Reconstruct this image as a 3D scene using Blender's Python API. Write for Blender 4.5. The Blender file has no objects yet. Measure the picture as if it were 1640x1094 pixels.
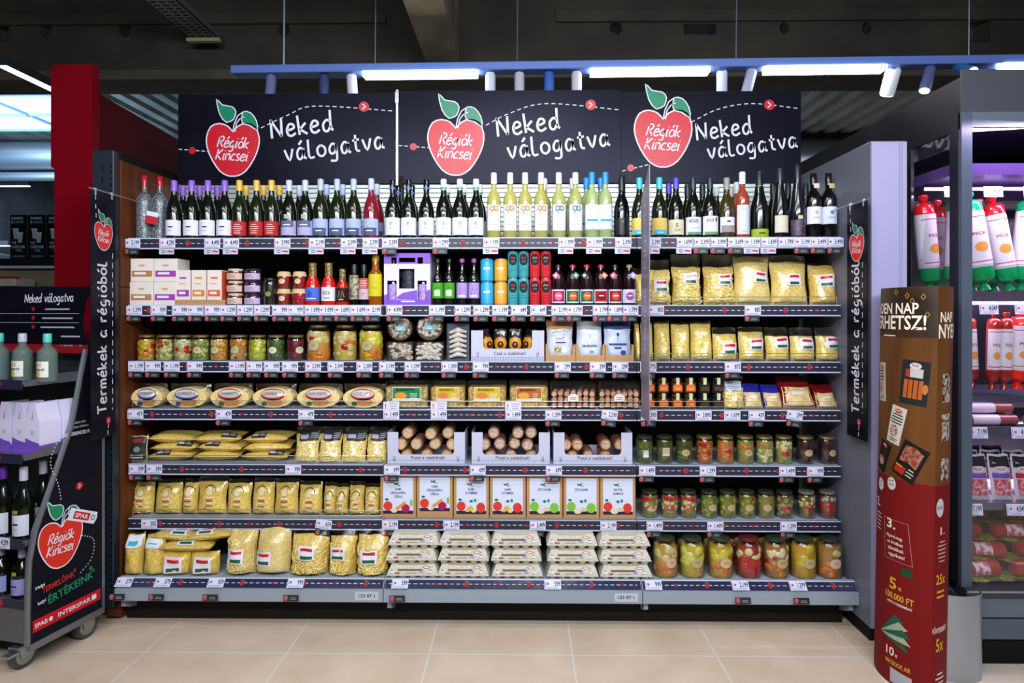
import bpy, math, random
from math import sin, cos, pi, radians, sqrt
from mathutils import Vector, Matrix

# ------------------------------------------------------------------ camera, world, lights, exposure
SC = bpy.context.scene
COL = SC.collection
F = 1017.0; CAMZ = 1.5; YAW = radians(0.75)
cd = bpy.data.cameras.new('camera'); cam = bpy.data.objects.new('camera', cd); COL.objects.link(cam)
cd.sensor_width = 36; cd.lens = 36 * F / 1640; cd.shift_y = -47 / 1640; cd.clip_start = 0.05
cam.location = (0, 0, CAMZ); cam.rotation_euler = (radians(90), 0, YAW)
SC.camera = cam
W = bpy.data.worlds.new('hall_light'); SC.world = W; W.use_nodes = True
W.node_tree.nodes['Background'].inputs[0].default_value = (0.55, 0.68, 1.0, 1)
W.node_tree.nodes['Background'].inputs[1].default_value = 0.13
SC.view_settings.view_transform = 'Standard'; SC.view_settings.look = 'None'
SC.view_settings.exposure = 0.0; SC.view_settings.gamma = 1.0; SC.view_settings.use_curve_mapping = False
SC.cycles.use_denoising = True
SC.cycles.transparent_max_bounces = 24
SC.cycles.max_bounces = 7; SC.cycles.glossy_bounces = 3; SC.cycles.transmission_bounces = 4
SC.cycles.sample_clamp_indirect = 4.0

def area(name, loc, target, sx, sy, power, color=(1, 1, 1)):
    l = bpy.data.lights.new(name, 'AREA'); l.shape = 'RECTANGLE'; l.size = sx; l.size_y = sy
    l.energy = power; l.color = color
    o = bpy.data.objects.new(name, l); COL.objects.link(o); o.location = loc
    d = Vector(target) - Vector(loc); o.rotation_euler = d.to_track_quat('-Z', 'Y').to_euler()
    return o
area('aisle_lamp', (-0.2, 1.15, 2.95), (-0.1, 3.0, 1.05), 3.6, 0.12, 40, (0.88, 0.92, 1.0))
area('aisle_lamp', (0.3, -0.6, 2.9), (0.1, 3.0, 0.6), 4.2, 0.25, 175, (0.88, 0.92, 1.0))
area('track_spot', (0.05, 1.9, 3.0), (0.2, 3.0, 0.2), 0.9, 0.1, 16, (0.95, 0.96, 1.0))
area('skylight', (-6.6, 7.4, 3.3), (-6.0, 10.5, 3.6), 2.5, 1.0, 260, (0.45, 0.7, 1.0))
area('hall_bounce_fill', (1.0, 8.5, 2.2), (1.0, 8.6, 4.0), 9, 1.5, 70, (0.9, 0.93, 1.0))  # added upward fill, stands in for light bounced onto the roof deck
area('fridge_tube', (2.55, 2.765, 2.30), (2.5, 3.0, 1.3), 1.3, 0.03, 9, (0.80, 0.62, 1.0))
area('fridge_tube', (2.6, 2.86, 2.093), (2.6, 3.1, 1.3), 1.3, 0.02, 16, (0.80, 0.62, 1.0))
for zz in (1.0, 1.55, 0.72):
    area('fridge_tube', (2.6, 2.98, zz), (2.6, 3.2, zz - 0.4), 1.3, 0.03, 8.0, (0.80, 0.62, 1.0))

def ray(px, py=500):
    xr = (px - 820) / F; c, s = cos(YAW), sin(YAW)
    return (xr * c - s) / (xr * s + c), ((500 - py) / F) / (xr * s + c)
def X(px, Y): return ray(px)[0] * Y
def Z(py, Y, px=820): return CAMZ + ray(px, py)[1] * Y
def proj(x, y, z):
    c, s = cos(YAW), sin(YAW)
    d = -x * s + y * c
    return 820 + F * (x * c + y * s) / d, 500 - F * (z - CAMZ) / d

# ------------------------------------------------------------------ materials
def lin(h):
    h = h.lstrip('#'); o = []
    for i in (0, 2, 4):
        c = int(h[i:i + 2], 16) / 255
        o.append(c / 12.92 if c <= 0.04045 else ((c + 0.055) / 1.055) ** 2.4)
    return (*o, 1)
MATS = {}
def _new(key):
    m = bpy.data.materials.new(key.replace(':', '_').replace('#', '')); m.use_nodes = True
    nt = m.node_tree; nt.nodes.clear(); out = nt.nodes.new('ShaderNodeOutputMaterial'); return m, nt, out
def _bsdf(nt, out, col, rough, metal=0.0):
    b = nt.nodes.new('ShaderNodeBsdfPrincipled'); b.inputs['Base Color'].default_value = col
    b.inputs['Roughness'].default_value = rough; b.inputs['Metallic'].default_value = metal
    nt.links.new(b.outputs[0], out.inputs[0]); return b
def _noise(nt, scale, detail=3, vec=None, rough=0.5):
    n = nt.nodes.new('ShaderNodeTexNoise'); n.inputs['Scale'].default_value = scale
    n.inputs['Detail'].default_value = detail; n.inputs['Roughness'].default_value = rough
    t = nt.nodes.new('ShaderNodeTexCoord'); mp = nt.nodes.new('ShaderNodeMapping')
    nt.links.new(t.outputs['Object'], mp.inputs[0]); nt.links.new(mp.outputs[0], n.inputs['Vector'])
    if vec: mp.inputs['Scale'].default_value = vec
    return n
def _ramp(nt, src, stops):
    r = nt.nodes.new('ShaderNodeValToRGB'); el = r.color_ramp.elements
    el[0].position, el[0].color = stops[0][0], lin(stops[0][1])
    el[1].position, el[1].color = stops[-1][0], lin(stops[-1][1])
    for p, c in stops[1:-1]:
        e = el.new(p); e.color = lin(c)
    nt.links.new(src, r.inputs[0]); return r
def _bump(nt, src, b, strength, dist=0.002):
    bp = nt.nodes.new('ShaderNodeBump'); bp.inputs['Strength'].default_value = strength
    bp.inputs['Distance'].default_value = dist
    nt.links.new(src, bp.inputs['Height']); nt.links.new(bp.outputs[0], b.inputs['Normal'])
ROUGH = {'c': 0.65, 'p': 0.38, 'g': 0.12, 'k': 0.5}
def gm(key):
    if key in MATS: return MATS[key]
    m, nt, out = _new(key); p = key.split(':')
    k = p[0]
    if k in ROUGH:
        b = _bsdf(nt, out, lin(p[1]), ROUGH[k])
        if k == 'c': b.inputs['Specular IOR Level'].default_value = 0.2
        n = _noise(nt, 45, 2); r = nt.nodes.new('ShaderNodeMapRange')
        r.inputs['To Min'].default_value = ROUGH[k] - 0.05; r.inputs['To Max'].default_value = ROUGH[k] + 0.08
        nt.links.new(n.outputs[0], r.inputs[0]); nt.links.new(r.outputs[0], b.inputs['Roughness'])
    elif k == 'm':                                   # metal / painted metal
        b = _bsdf(nt, out, lin(p[1]), float(p[2]) if len(p) > 2 else 0.35, 0.85)
        n = _noise(nt, 8, 4, (1, 1, 30)); _bump(nt, n.outputs[0], b, 0.05)
    elif k == 'e':
        e = nt.nodes.new('ShaderNodeEmission'); e.inputs[0].default_value = lin(p[1]); e.inputs[1].default_value = float(p[2])
        nt.links.new(e.outputs[0], out.inputs[0])
    elif k in ('film', 'glass', 'pane'):
        tr = nt.nodes.new('ShaderNodeBsdfTransparent'); gl = nt.nodes.new('ShaderNodeBsdfGlossy')
        gl.inputs['Roughness'].default_value = {'film': 0.16, 'glass': 0.06, 'pane': 0.03}[k]
        fr = nt.nodes.new('ShaderNodeLayerWeight'); fr.inputs[0].default_value = 0.35
        mr = nt.nodes.new('ShaderNodeMapRange')
        mr.inputs['To Min'].default_value = {'film': 0.09, 'glass': 0.06, 'pane': 0.03}[k]
        mr.inputs['To Max'].default_value = {'film': 0.45, 'glass': 0.6, 'pane': 0.35}[k]
        nt.links.new(fr.outputs['Facing'], mr.inputs[0])
        mx = nt.nodes.new('ShaderNodeMixShader'); nt.links.new(mr.outputs[0], mx.inputs[0])
        nt.links.new(tr.outputs[0], mx.inputs[1]); nt.links.new(gl.outputs[0], mx.inputs[2]); nt.links.new(mx.outputs[0], out.inputs[0])
        if len(p) > 1: tr.inputs[0].default_value = lin(p[1])
        if k == 'film':
            n = _noise(nt, 38, 4, (1, 1, 0.6)); bp = nt.nodes.new('ShaderNodeBump'); bp.inputs['Strength'].default_value = 1.0
            bp.inputs['Distance'].default_value = 0.006
            nt.links.new(n.outputs[0], bp.inputs['Height']); nt.links.new(bp.outputs[0], gl.inputs['Normal'])
    elif k == 't':                                   # translucent liquid / thin coloured glass
        b = nt.nodes.new('ShaderNodeBsdfPrincipled'); b.inputs['Base Color'].default_value = lin(p[1])
        b.inputs['Roughness'].default_value = 0.08
        tr = nt.nodes.new('ShaderNodeBsdfTransparent'); tr.inputs[0].default_value = lin(p[1])
        mx = nt.nodes.new('ShaderNodeMixShader'); mx.inputs[0].default_value = float(p[2]) if len(p) > 2 else 0.6
        nt.links.new(tr.outputs[0], mx.inputs[1]); nt.links.new(b.outputs[0], mx.inputs[2]); nt.links.new(mx.outputs[0], out.inputs[0])
    elif k == 'noodle':                              # noodle:light:dark
        b = _bsdf(nt, out, lin(p[1]), 0.5); n = _noise(nt, 90, 4, (1, 1, 1)); r = _ramp(nt, n.outputs[0], [(0.3, p[2]), (0.62, p[1])])
        nt.links.new(r.outputs[0], b.inputs['Base Color']); _bump(nt, n.outputs[0], b, 0.7, 0.003)
    elif k == 'mix':                                 # mottled mix of two colours: mix:a:b:scale
        b = _bsdf(nt, out, lin(p[1]), 0.4); n = _noise(nt, float(p[3]), 3); r = _ramp(nt, n.outputs[0], [(0.4, p[1]), (0.6, p[2])])
        nt.links.new(r.outputs[0], b.inputs['Base Color']); _bump(nt, n.outputs[0], b, 0.4, 0.003)
    elif k == 'kraft':
        b = _bsdf(nt, out, lin('#b58a57'), 0.75); n = _noise(nt, 60, 5, (1, 1, 6)); r = _ramp(nt, n.outputs[0], [(0.3, '#a87c4a'), (0.7, '#bf9662')])
        nt.links.new(r.outputs[0], b.inputs['Base Color'])
    elif k == 'pulp':
        b = _bsdf(nt, out, lin('#c9c5b4'), 0.9); n = _noise(nt, 130, 4); r = _ramp(nt, n.outputs[0], [(0.3, '#b5b1a0'), (0.7, '#d4d0c2')])
        nt.links.new(r.outputs[0], b.inputs['Base Color']); _bump(nt, n.outputs[0], b, 0.3)
    elif k == 'wood':
        b = _bsdf(nt, out, lin('#5a2d14'), 0.5); b.inputs['Specular IOR Level'].default_value = 0.2; n = _noise(nt, 3.5, 5, (1, 6, 0.5)); r = _ramp(nt, n.outputs[0], [(0.3, '#45200d'), (0.7, '#6b3819')])
        nt.links.new(r.outputs[0], b.inputs['Base Color'])
    elif k == 'board':                               # oak look printed on the promotion column
        b = _bsdf(nt, out, lin('#6a4420'), 0.5); b.inputs['Specular IOR Level'].default_value = 0.15; n = _noise(nt, 6, 5, (1, 1, 0.15)); r = _ramp(nt, n.outputs[0], [(0.3, '#4c2d13'), (0.7, '#764a24')])
        nt.links.new(r.outputs[0], b.inputs['Base Color'])
    elif k == 'slate':                               # printed black board
        b = _bsdf(nt, out, lin('#101017'), 0.33); n = _noise(nt, 5, 5); r = _ramp(nt, n.outputs[0], [(0.3, '#0c0c15'), (0.7, '#141420')]); b.inputs['Specular IOR Level'].default_value = 0.13; b.inputs['Specular Tint'].default_value = (0.72, 0.74, 1, 1)
        nt.links.new(r.outputs[0], b.inputs['Base Color'])
    elif k == 'concrete':
        b = _bsdf(nt, out, lin(p[1]), 0.85); n = _noise(nt, 2.2, 6)
        c2 = '#%02x%02x%02x' % tuple(int(int(p[1][i:i + 2], 16) * 0.72) for i in (1, 3, 5))
        r = _ramp(nt, n.outputs[0], [(0.35, c2), (0.65, p[1])]); nt.links.new(r.outputs[0], b.inputs['Base Color'])
    elif k == 'tile':                                # tile:colour:grout
        b = _bsdf(nt, out, lin(p[1]), 0.3)
        t = nt.nodes.new('ShaderNodeTexCoord'); mp = nt.nodes.new('ShaderNodeMapping')
        mp.inputs['Location'].default_value = (0.400, -0.268 + 0.0, 0)
        nt.links.new(t.outputs['Object'], mp.inputs[0])
        br = nt.nodes.new('ShaderNodeTexBrick'); br.offset = 0; br.squash = 1
        br.inputs['Scale'].default_value = 1; br.inputs['Brick Width'].default_value = 0.628; br.inputs['Row Height'].default_value = 0.628
        br.inputs['Mortar Size'].default_value = 0.0035; br.inputs['Mortar Smooth'].default_value = 0.2; br.inputs['Bias'].default_value = 0
        nt.links.new(mp.outputs[0], br.inputs['Vector'])
        n = _noise(nt, 5, 6); r = _ramp(nt, n.outputs[0], [(0.3, p[2]), (0.7, p[1])])
        nt.links.new(r.outputs[0], br.inputs['Color1']); nt.links.new(r.outputs[0], br.inputs['Color2'])
        br.inputs['Mortar'].default_value = lin(p[3]); nt.links.new(br.outputs['Color'], b.inputs['Base Color'])
        rr = nt.nodes.new('ShaderNodeMapRange'); rr.inputs['To Min'].default_value = 0.22; rr.inputs['To Max'].default_value = 0.42
        nt.links.new(n.outputs[0], rr.inputs[0]); nt.links.new(rr.outputs[0], b.inputs['Roughness'])
    elif k == 'lace':                                # crackled pewter bottle
        b = _bsdf(nt, out, lin('#7d858c'), 0.4, 0.2)
        v = nt.nodes.new('ShaderNodeTexVoronoi'); v.inputs['Scale'].default_value = 130; v.feature = 'DISTANCE_TO_EDGE'
        t = nt.nodes.new('ShaderNodeTexCoord'); nt.links.new(t.outputs['Object'], v.inputs['Vector'])
        r = _ramp(nt, v.outputs[0], [(0.04, '#98a2a8'), (0.14, '#1c2024')]); nt.links.new(r.outputs[0], b.inputs['Base Color'])
    MATS[key] = m
    return m
WHITE = 'c:#dadbe8'; BLACK = 'c:#101014'; INK = 'c:#24242c'

# ------------------------------------------------------------------ mesh builder
class MB:
    def __init__(s): s.v = []; s.f = []; s.m = []; s.s = []; s.mats = []
    def mi(s, mat):
        if mat not in s.mats: s.mats.append(mat)
        return s.mats.index(mat)
    def add(s, vs, fs, mat, smooth=False):
        o = len(s.v); s.v += [tuple(v) for v in vs]; i = s.mi(mat)
        for f in fs: s.f.append(tuple(a + o for a in f)); s.m.append(i); s.s.append(smooth)
    def box(s, x0, x1, y0, y1, z0, z1, mat):
        v = [(x, y, z) for z in (z0, z1) for y in (y0, y1) for x in (x0, x1)]
        s.add(v, [(0, 2, 3, 1), (4, 5, 7, 6), (0, 1, 5, 4), (2, 6, 7, 3), (0, 4, 6, 2), (1, 3, 7, 5)], mat)
        return s
    def bbox(s, x0, x1, y0, y1, z0, z1, mat, b=0.004):   # box with chamfered edges
        xs = [(x0, b), (x1, -b)]; v = []; idx = {}
        for ix, (xx, dx) in enumerate([(x0, b), (x1, -b)]):
            for iy, (yy, dy) in enumerate([(y0, b), (y1, -b)]):
                for iz, (zz, dz) in enumerate([(z0, b), (z1, -b)]):
                    for a in range(3):
                        p = (xx + (0 if a == 0 else dx), yy + (0 if a == 1 else dy), zz + (0 if a == 2 else dz))
                        idx[(ix, iy, iz, a)] = len(v); v.append(p)
        fs = []
        q = [(0, 0), (1, 0), (1, 1), (0, 1)]
        for i in (0, 1):
            f = [idx[(i, a, c, 0)] for a, c in q]; fs.append(f if i else f[::-1])
            f = [idx[(a, i, c, 1)] for a, c in q]; fs.append(f[::-1] if i else f)
            f = [idx[(a, c, i, 2)] for a, c in q]; fs.append(f if i else f[::-1])
        for i in (0, 1):
            for j in (0, 1):
                fs.append([idx[(i, j, 0, 0)], idx[(i, j, 1, 0)], idx[(i, j, 1, 1)], idx[(i, j, 0, 1)]])
                fs.append([idx[(i, 0, j, 0)], idx[(i, 1, j, 0)], idx[(i, 1, j, 2)], idx[(i, 0, j, 2)]])
                fs.append([idx[(0, i, j, 1)], idx[(1, i, j, 1)], idx[(1, i, j, 2)], idx[(0, i, j, 2)]])
                for k in (0, 1): fs.append([idx[(i, j, k, a)] for a in range(3)])
        s.add(v, fs, mat); return s
    def lathe(s, prof, mat, n=20, c=(0, 0, 0), smooth=True, sq=0.0):
        vs = []
        for r, z in prof:
            for i in range(n):
                a = 2 * pi * i / n; k = 1.0
                if sq: k = 1 / ((abs(cos(a)) ** (2 + sq) + abs(sin(a)) ** (2 + sq)) ** (1 / (2 + sq)))
                vs.append((c[0] + r * k * cos(a), c[1] + r * k * sin(a), c[2] + z))
        fs = [(j * n + i, j * n + (i + 1) % n, (j + 1) * n + (i + 1) % n, (j + 1) * n + i) for j in range(len(prof) - 1) for i in range(n)]
        if prof[0][0] > 1e-5: fs.append(tuple(range(n))[::-1])
        if prof[-1][0] > 1e-5: fs.append(tuple(range((len(prof) - 1) * n, len(prof) * n)))
        s.add(vs, fs, mat, smooth); return s
    def tube(s, pts, r, mat, n=8, cap=True):
        pts = [Vector(p) for p in pts]; vs = []
        for i, p in enumerate(pts):
            t = (pts[min(i + 1, len(pts) - 1)] - pts[max(i - 1, 0)]).normalized()
            up = Vector((0, 0, 1)) if abs(t.z) < 0.9 else Vector((1, 0, 0))
            a = t.cross(up).normalized(); b = a.cross(t)
            rr = r[i] if isinstance(r, (list, tuple)) else r
            for k in range(n): vs.append(p + a * cos(2 * pi * k / n) * rr + b * sin(2 * pi * k / n) * rr)
        fs = [(j * n + i, j * n + (i + 1) % n, (j + 1) * n + (i + 1) % n, (j + 1) * n + i) for j in range(len(pts) - 1) for i in range(n)]
        if cap: fs += [tuple(range(n))[::-1], tuple(range((len(pts) - 1) * n, len(pts) * n))]
        s.add(vs, fs, mat, True); return s
    def ball(s, c, r, mat, nu=9, nv=6, jit=0, rnd=random, rot=None):
        if not isinstance(r, tuple): r = (r, r, r)
        vs = []
        for j in range(nv + 1):
            for i in range(nu):
                th = pi * j / nv; ph = 2 * pi * i / nu; k = 1 + (rnd.uniform(-jit, jit) if jit else 0)
                p = Vector((r[0] * k * sin(th) * cos(ph), r[1] * k * sin(th) * sin(ph), r[2] * k * cos(th)))
                if rot: p = rot @ p
                vs.append((c[0] + p.x, c[1] + p.y, c[2] + p.z))
        fs = [(j * nu + i, (j + 1) * nu + i, (j + 1) * nu + (i + 1) % nu, j * nu + (i + 1) % nu) for j in range(nv) for i in range(nu)]
        s.add(vs, fs, mat, True); return s
    def prism(s, pts, y0, y1, mat, mp=None):       # outline in (x,z), extruded along y
        n = len(pts); vs = [(x, y0, z) for x, z in pts] + [(x, y1, z) for x, z in pts]
        if mp: vs = [mp(*v) for v in vs]
        s.add(vs, [tuple(range(n)), tuple(range(n, 2 * n))[::-1]] + [(i, n + i, n + (i + 1) % n, (i + 1) % n) for i in range(n)], mat); return s
    def grid(s, fn, nu, nv, mat, smooth=True, flip=False):
        vs = [fn(i / nu, j / nv) for j in range(nv + 1) for i in range(nu + 1)]
        fs = []
        for j in range(nv):
            for i in range(nu):
                a = j * (nu + 1) + i; f = (a, a + 1, a + nu + 2, a + nu + 1); fs.append(f[::-1] if flip else f)
        s.add(vs, fs, mat, smooth); return s
    def mesh(s, name='mesh'):
        me = bpy.data.meshes.new(name); me.from_pydata(s.v, [], s.f)
        for k in s.mats: me.materials.append(gm(k))
        me.polygons.foreach_set('material_index', s.m); me.polygons.foreach_set('use_smooth', s.s); me.update()
        if any(s.s): me.set_sharp_from_angle(angle=radians(38))
        return me

# ------------------------------------------------------------------ flat print mapped on surfaces
TXT = {}
def text_mesh(st, bold=False):
    if st in TXT: return TXT[st]
    c = bpy.data.curves.new('t', 'FONT'); c.body = st; c.resolution_u = 2; c.size = 1
    c.offset = 0.018
    o = bpy.data.objects.new('t', c); COL.objects.link(o)
    dg = bpy.context.evaluated_depsgraph_get(); dg.update(); e = o.evaluated_get(dg); me = e.to_mesh()
    vs = [(v.co.x, v.co.y) for v in me.vertices]; fs = [tuple(p.vertices) for p in me.polygons]
    e.to_mesh_clear(); bpy.data.objects.remove(o); bpy.data.curves.remove(c)
    x0 = min(v[0] for v in vs); x1 = max(v[0] for v in vs)
    TXT[st] = ([(x - x0, y) for x, y in vs], fs, x1 - x0); return TXT[st]

HW = {
 'N': (1.1, [[(0, 0), (.06, 1.6)], [(.06, 1.55), (.45, .8), (.85, .05)], [(.85, .05), (.98, 1.6)]]),
 'e': (.85, [[(.1, .5), (.4, .55), (.68, .68), (.6, .95), (.3, 1.0), (.06, .6), (.1, .15), (.4, 0), (.78, .2)]]),
 'k': (.8, [[(0, 1.65), (.03, 0)], [(.65, .95), (.1, .45)], [(.1, .45), (.72, 0)]]),
 'd': (.95, [[(.66, .8), (.4, .95), (.06, .6), (.1, .1), (.4, 0), (.68, .4)], [(.78, 1.75), (.7, .4), (.86, 0)]]),
 'v': (.85, [[(0, 1), (.36, 0), (.75, 1.02)]]),
 'a': (.9, [[(.65, .85), (.35, 1), (.06, .6), (.1, .1), (.35, 0), (.62, .4), (.68, .95)], [(.67, .8), (.66, .15), (.88, 0)]]),
 'l': (.55, [[(.06, 1.65), (.02, .1), (.5, .03)]]),
 'o': (.9, [[(.4, 1), (.08, .75), (.08, .25), (.4, 0), (.74, .25), (.74, .75), (.4, 1)]]),
 'g': (.9, [[(.65, .85), (.35, 1), (.06, .6), (.1, .2), (.35, .1), (.62, .4), (.68, .95)], [(.68, .95), (.68, -.1), (.55, -.55), (.05, -.5)]]),
 't': (.7, [[(.3, 1.5), (.27, .2), (.6, .02)], [(0, 1), (.62, 1.06)]]),
 'R': (1.0, [[(.08, 1.6), (0, 0)], [(-.05, 1.4), (.5, 1.65), (.82, 1.3), (.5, .85), (.06, .75)], [(.3, .8), (.9, 0)]]),
 'i': (.4, [[(.12, 1), (.1, .1), (.3, .05)], [(.16, 1.35), (.2, 1.42)]]),
 'K': (1.0, [[(.08, 1.6), (0, 0)], [(.8, 1.6), (.08, .7)], [(.08, .7), (.85, 0)]]),
 'n': (.85, [[(.02, 1), (.05, 0)], [(.05, .65), (.4, 1), (.66, .7), (.68, 0)]]),
 'c': (.75, [[(.65, .85), (.35, 1), (.05, .55), (.15, .08), (.65, .1)]]),
 's': (.7, [[(.58, .9), (.25, 1), (.1, .7), (.5, .4), (.5, .08), (.05, .05)]]),
 'T': (1.0, [[(0, 1.5), (1.0, 1.6)], [(.5, 1.55), (.45, 0)]]),
 'r': (.65, [[(.05, 1), (.06, 0)], [(.06, .6), (.3, .95), (.6, .95)]]),
 'm': (1.15, [[(.02, 1), (.05, 0)], [(.05, .65), (.3, 1), (.5, .8), (.5, 0)], [(.5, .7), (.78, 1), (.98, .8), (1, 0)]]),
 'b': (.85, [[(.04, 1.65), (.05, 0)], [(.05, .6), (.4, .95), (.72, .6), (.6, .08), (.05, .05)]]),
 ' ': (.6, [])}
ACC = {'á': 'a', 'é': 'e', 'ó': 'o', 'í': 'i'}
def catmull(p, k=3):
    if len(p) < 3: return p
    o = []
    for i in range(len(p) - 1):
        a, b, c, d = p[max(i - 1, 0)], p[i], p[i + 1], p[min(i + 2, len(p) - 1)]
        for j in range(k):
            t = j / k
            o.append(tuple(0.5 * ((2 * b[q]) + (c[q] - a[q]) * t + (2 * a[q] - 5 * b[q] + 4 * c[q] - d[q]) * t * t + (3 * b[q] - a[q] - 3 * c[q] + d[q]) * t ** 3) for q in (0, 1)))
    o.append(p[-1]); return o

class Art:                       # list of small polygons in metres on a sheet (u right, v up), w = height over the sheet
    def __init__(s): s.p = []; s.lay = 1; s.T = []
    def poly(s, pts, mat, lay=None): s.p.append((pts, None, mat, lay if lay is not None else s.lay)); return s
    def rect(s, u, v, w, h, mat, lay=None, n=None):
        n = n or max(1, int(w / 0.008)) if n is None else n
        for i in range(n): s.poly([(u + w * i / n, v), (u + w * (i + 1) / n, v), (u + w * (i + 1) / n, v + h), (u + w * i / n, v + h)], mat, lay)
        return s
    def ell(s, u, v, a, b, mat, lay=None, n=10, n0=0):
        for i in range(n):
            x0 = -cos(pi * i / n); x1 = -cos(pi * (i + 1) / n); h0 = sqrt(max(0, 1 - x0 * x0)); h1 = sqrt(max(0, 1 - x1 * x1))
            q = [(u + a * x0, v - b * h0), (u + a * x1, v - b * h1), (u + a * x1, v + b * h1), (u + a * x0, v + b * h0)]
            if i == 0: q = q[:3]
            if i == n - 1: q = [q[0], q[1], q[3]]
            s.poly(q, mat, lay)
        return s
    def stroke(s, pts, w, mat, lay=None, closed=False):
        n = len(pts)
        if n < 2: return s
        L = []; R = []
        for i in range(n):
            a = pts[(i - 1) % n] if (closed or i) else pts[i]; b = pts[(i + 1) % n] if (closed or i < n - 1) else pts[i]
            dx, dy = b[0] - a[0], b[1] - a[1]; d = math.hypot(dx, dy) or 1
            L.append((pts[i][0] - dy / d * w / 2, pts[i][1] + dx / d * w / 2)); R.append((pts[i][0] + dy / d * w / 2, pts[i][1] - dx / d * w / 2))
        for i in range(n if closed else n - 1):
            j = (i + 1) % n; s.poly([R[i], R[j], L[j], L[i]], mat, lay)
        return s
    def dash(s, pts, w, mat, on, off, lay=None):
        pos = 0; seg = []
        for i in range(len(pts) - 1):
            a, b = pts[i], pts[i + 1]; d = math.hypot(b[0] - a[0], b[1] - a[1]); t = 0
            while t < d:
                if pos % (on + off) < on:
                    e = min(d, t + on - pos % (on + off)); q = lambda t: (a[0] + (b[0] - a[0]) * t / d, a[1] + (b[1] - a[1]) * t / d)
                    s.stroke([q(t), q(e)], w, mat, lay)
                else: e = min(d, t + (on + off) - pos % (on + off))
                pos += e - t + 1e-6; t = e + 1e-6
        return s
    def text(s, st, u, v, h, mat, al='c', width=None, lay=None, rot=0, sx=1.0, shear=0):
        vs, fs, w = text_mesh(st); k = h / 0.72; kx = k * sx
        if width: kx = width / w
        off = {'c': -w / 2, 'l': 0, 'r': -w}[al]; c, q = cos(rot), sin(rot)
        P = []
        for x, y in vs:
            a = (x + off) * kx + shear * y * k; b = y * k
            P.append((u + a * c - b * q, v + a * q + b * c))
        s.p.append((P, fs, mat, lay if lay is not None else s.lay + 1)); return s
    def hand(s, st, u, v, xh, mat, lw=0.2, lay=None, rot=0, shear=0.0, al='l', sx=1.0, sp=0.22):
        tot = sum(HW[ACC.get(c, c)][0] + sp for c in st) * xh * sx; x = {'l': 0, 'c': -tot / 2, 'r': -tot}[al]; c0, q0 = cos(rot), sin(rot)
        for ch in st:
            w, ss = HW[ACC.get(ch, ch)]; ss = list(ss)
            if ch in ACC: ss = (ss[:1] if ch == 'í' else ss) + [[(.3, 1.3), (.6, 1.65)]]
            for t in ss:
                pts = [(x + (a + shear * b) * xh * sx, b * xh) for a, b in catmull(t)]
                s.stroke([(u + a * c0 - b * q0, v + a * q0 + b * c0) for a, b in pts], lw * xh, mat, lay if lay is not None else s.lay + 1)
            x += (w + sp) * xh * sx
        return s
    def apple(s, u, v, k, lay=1, words=True, red='p:#c80a20', sx=1.0, white=WHITE):      # k = width of the fruit
        half = [(0, .34), (.1, .45), (.26, .5), (.42, .44), (.5, .25), (.49, .05), (.4, -.18), (.25, -.4), (.1, -.49), (0, -.5)]
        o = half + [(-a, b) for a, b in half[::-1][1:-1]]; o = catmull(o + [o[0]], 2)[:-1]
        T = lambda P: [(u + a * k * sx, v + b * k) for a, b in P]
        n = len(o); s.poly(T(o), red, lay); s.stroke(T(o), k * .025, white, lay + 1, True)
        lf = catmull([(.02, .58), (-.12, .52), (-.25, .68), (-.31, .97), (-.2, .85), (-.02, .82), (.06, .72), (.02, .58)], 2)[:-1]
        s.poly(T(lf), 'p:#00805a', lay + 1); s.stroke(T(lf), k * .02, white, lay + 2, True)
        lf = catmull([(.17, .6), (.2, .72), (.34, .7), (.45, .55), (.47, .37), (.32, .46), (.19, .5), (.17, .6)], 2)[:-1]
        s.poly(T(lf), 'p:#00805a', lay + 1); s.stroke(T(lf), k * .02, white, lay + 2, True)
        s.stroke(T([(.0, .34), (.03, .5), (.1, .65), (.2, .72)]), k * .02, white, lay + 2)
        s.stroke(T([(.04, .34), (.07, .5), (.13, .58), (.22, .63)]), k * .02, white, lay + 2)
        if words:
            s.hand('Régiók', u + .0 * k * sx, v + .04 * k, k * .125, white, .2, lay + 2, rot=-.06, shear=.22, al='c', sx=sx * .92, sp=.06)
            s.hand('Kincsei', u - .02 * k * sx, v - .2 * k, k * .125, white, .2, lay + 2, rot=-.06, shear=.22, al='c', sx=sx * .92, sp=.06)
        return s
    def disc(s, u, v, r, lay=1): 
        s.ell(u, v, r, r, 'p:#c01428', lay, 8); s.stroke([(u - r * .3, v + r * .5), (u + r * .3, v), (u - r * .3, v - r * .5)], r * .25, WHITE, lay + 1); return s
    def flag(s, u, v, w, h, lay=1, cols=('p:#c41e22', 'p:#1d5a35')):
        s.rect(u - w / 2, v - h / 2, w, h, WHITE, lay); s.rect(u - w * .34, v + h * .16, w * .72, h * .22, cols[0], lay + 1); s.rect(u - w * .34, v - h * .42, w * .72, h * .24, cols[1], lay + 1); return s
    def lines(s, u, v, w, h, n, mat=INK, lay=2, fill=.35):
        rn = random.Random(int(u * 1e4 + v * 1e4 + n))
        for i in range(n): s.rect(u + w * .5 * (1 - (q := rn.uniform(.6, 1))), v + h - (i + .7) * h / n, w * q, h / n * fill, mat, lay)
        return s
    def put(s, mb, fn, step=0.0004, sub=0):
        for pts, fs, mat, lay in s.p:
            if sub and not fs and len(pts) == 4:
                a, b, c, d = pts; L = lambda p, q, t: (p[0] + (q[0] - p[0]) * t, p[1] + (q[1] - p[1]) * t)
                mb.grid(lambda u, v: fn(*L(L(a, b, u), L(d, c, u), v), lay * step), sub, sub, mat, False); continue
            V = [fn(a, b, lay * step) for a, b in pts]
            mb.add(V, fs if fs else [tuple(range(len(V)))], mat)
        return mb
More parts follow.
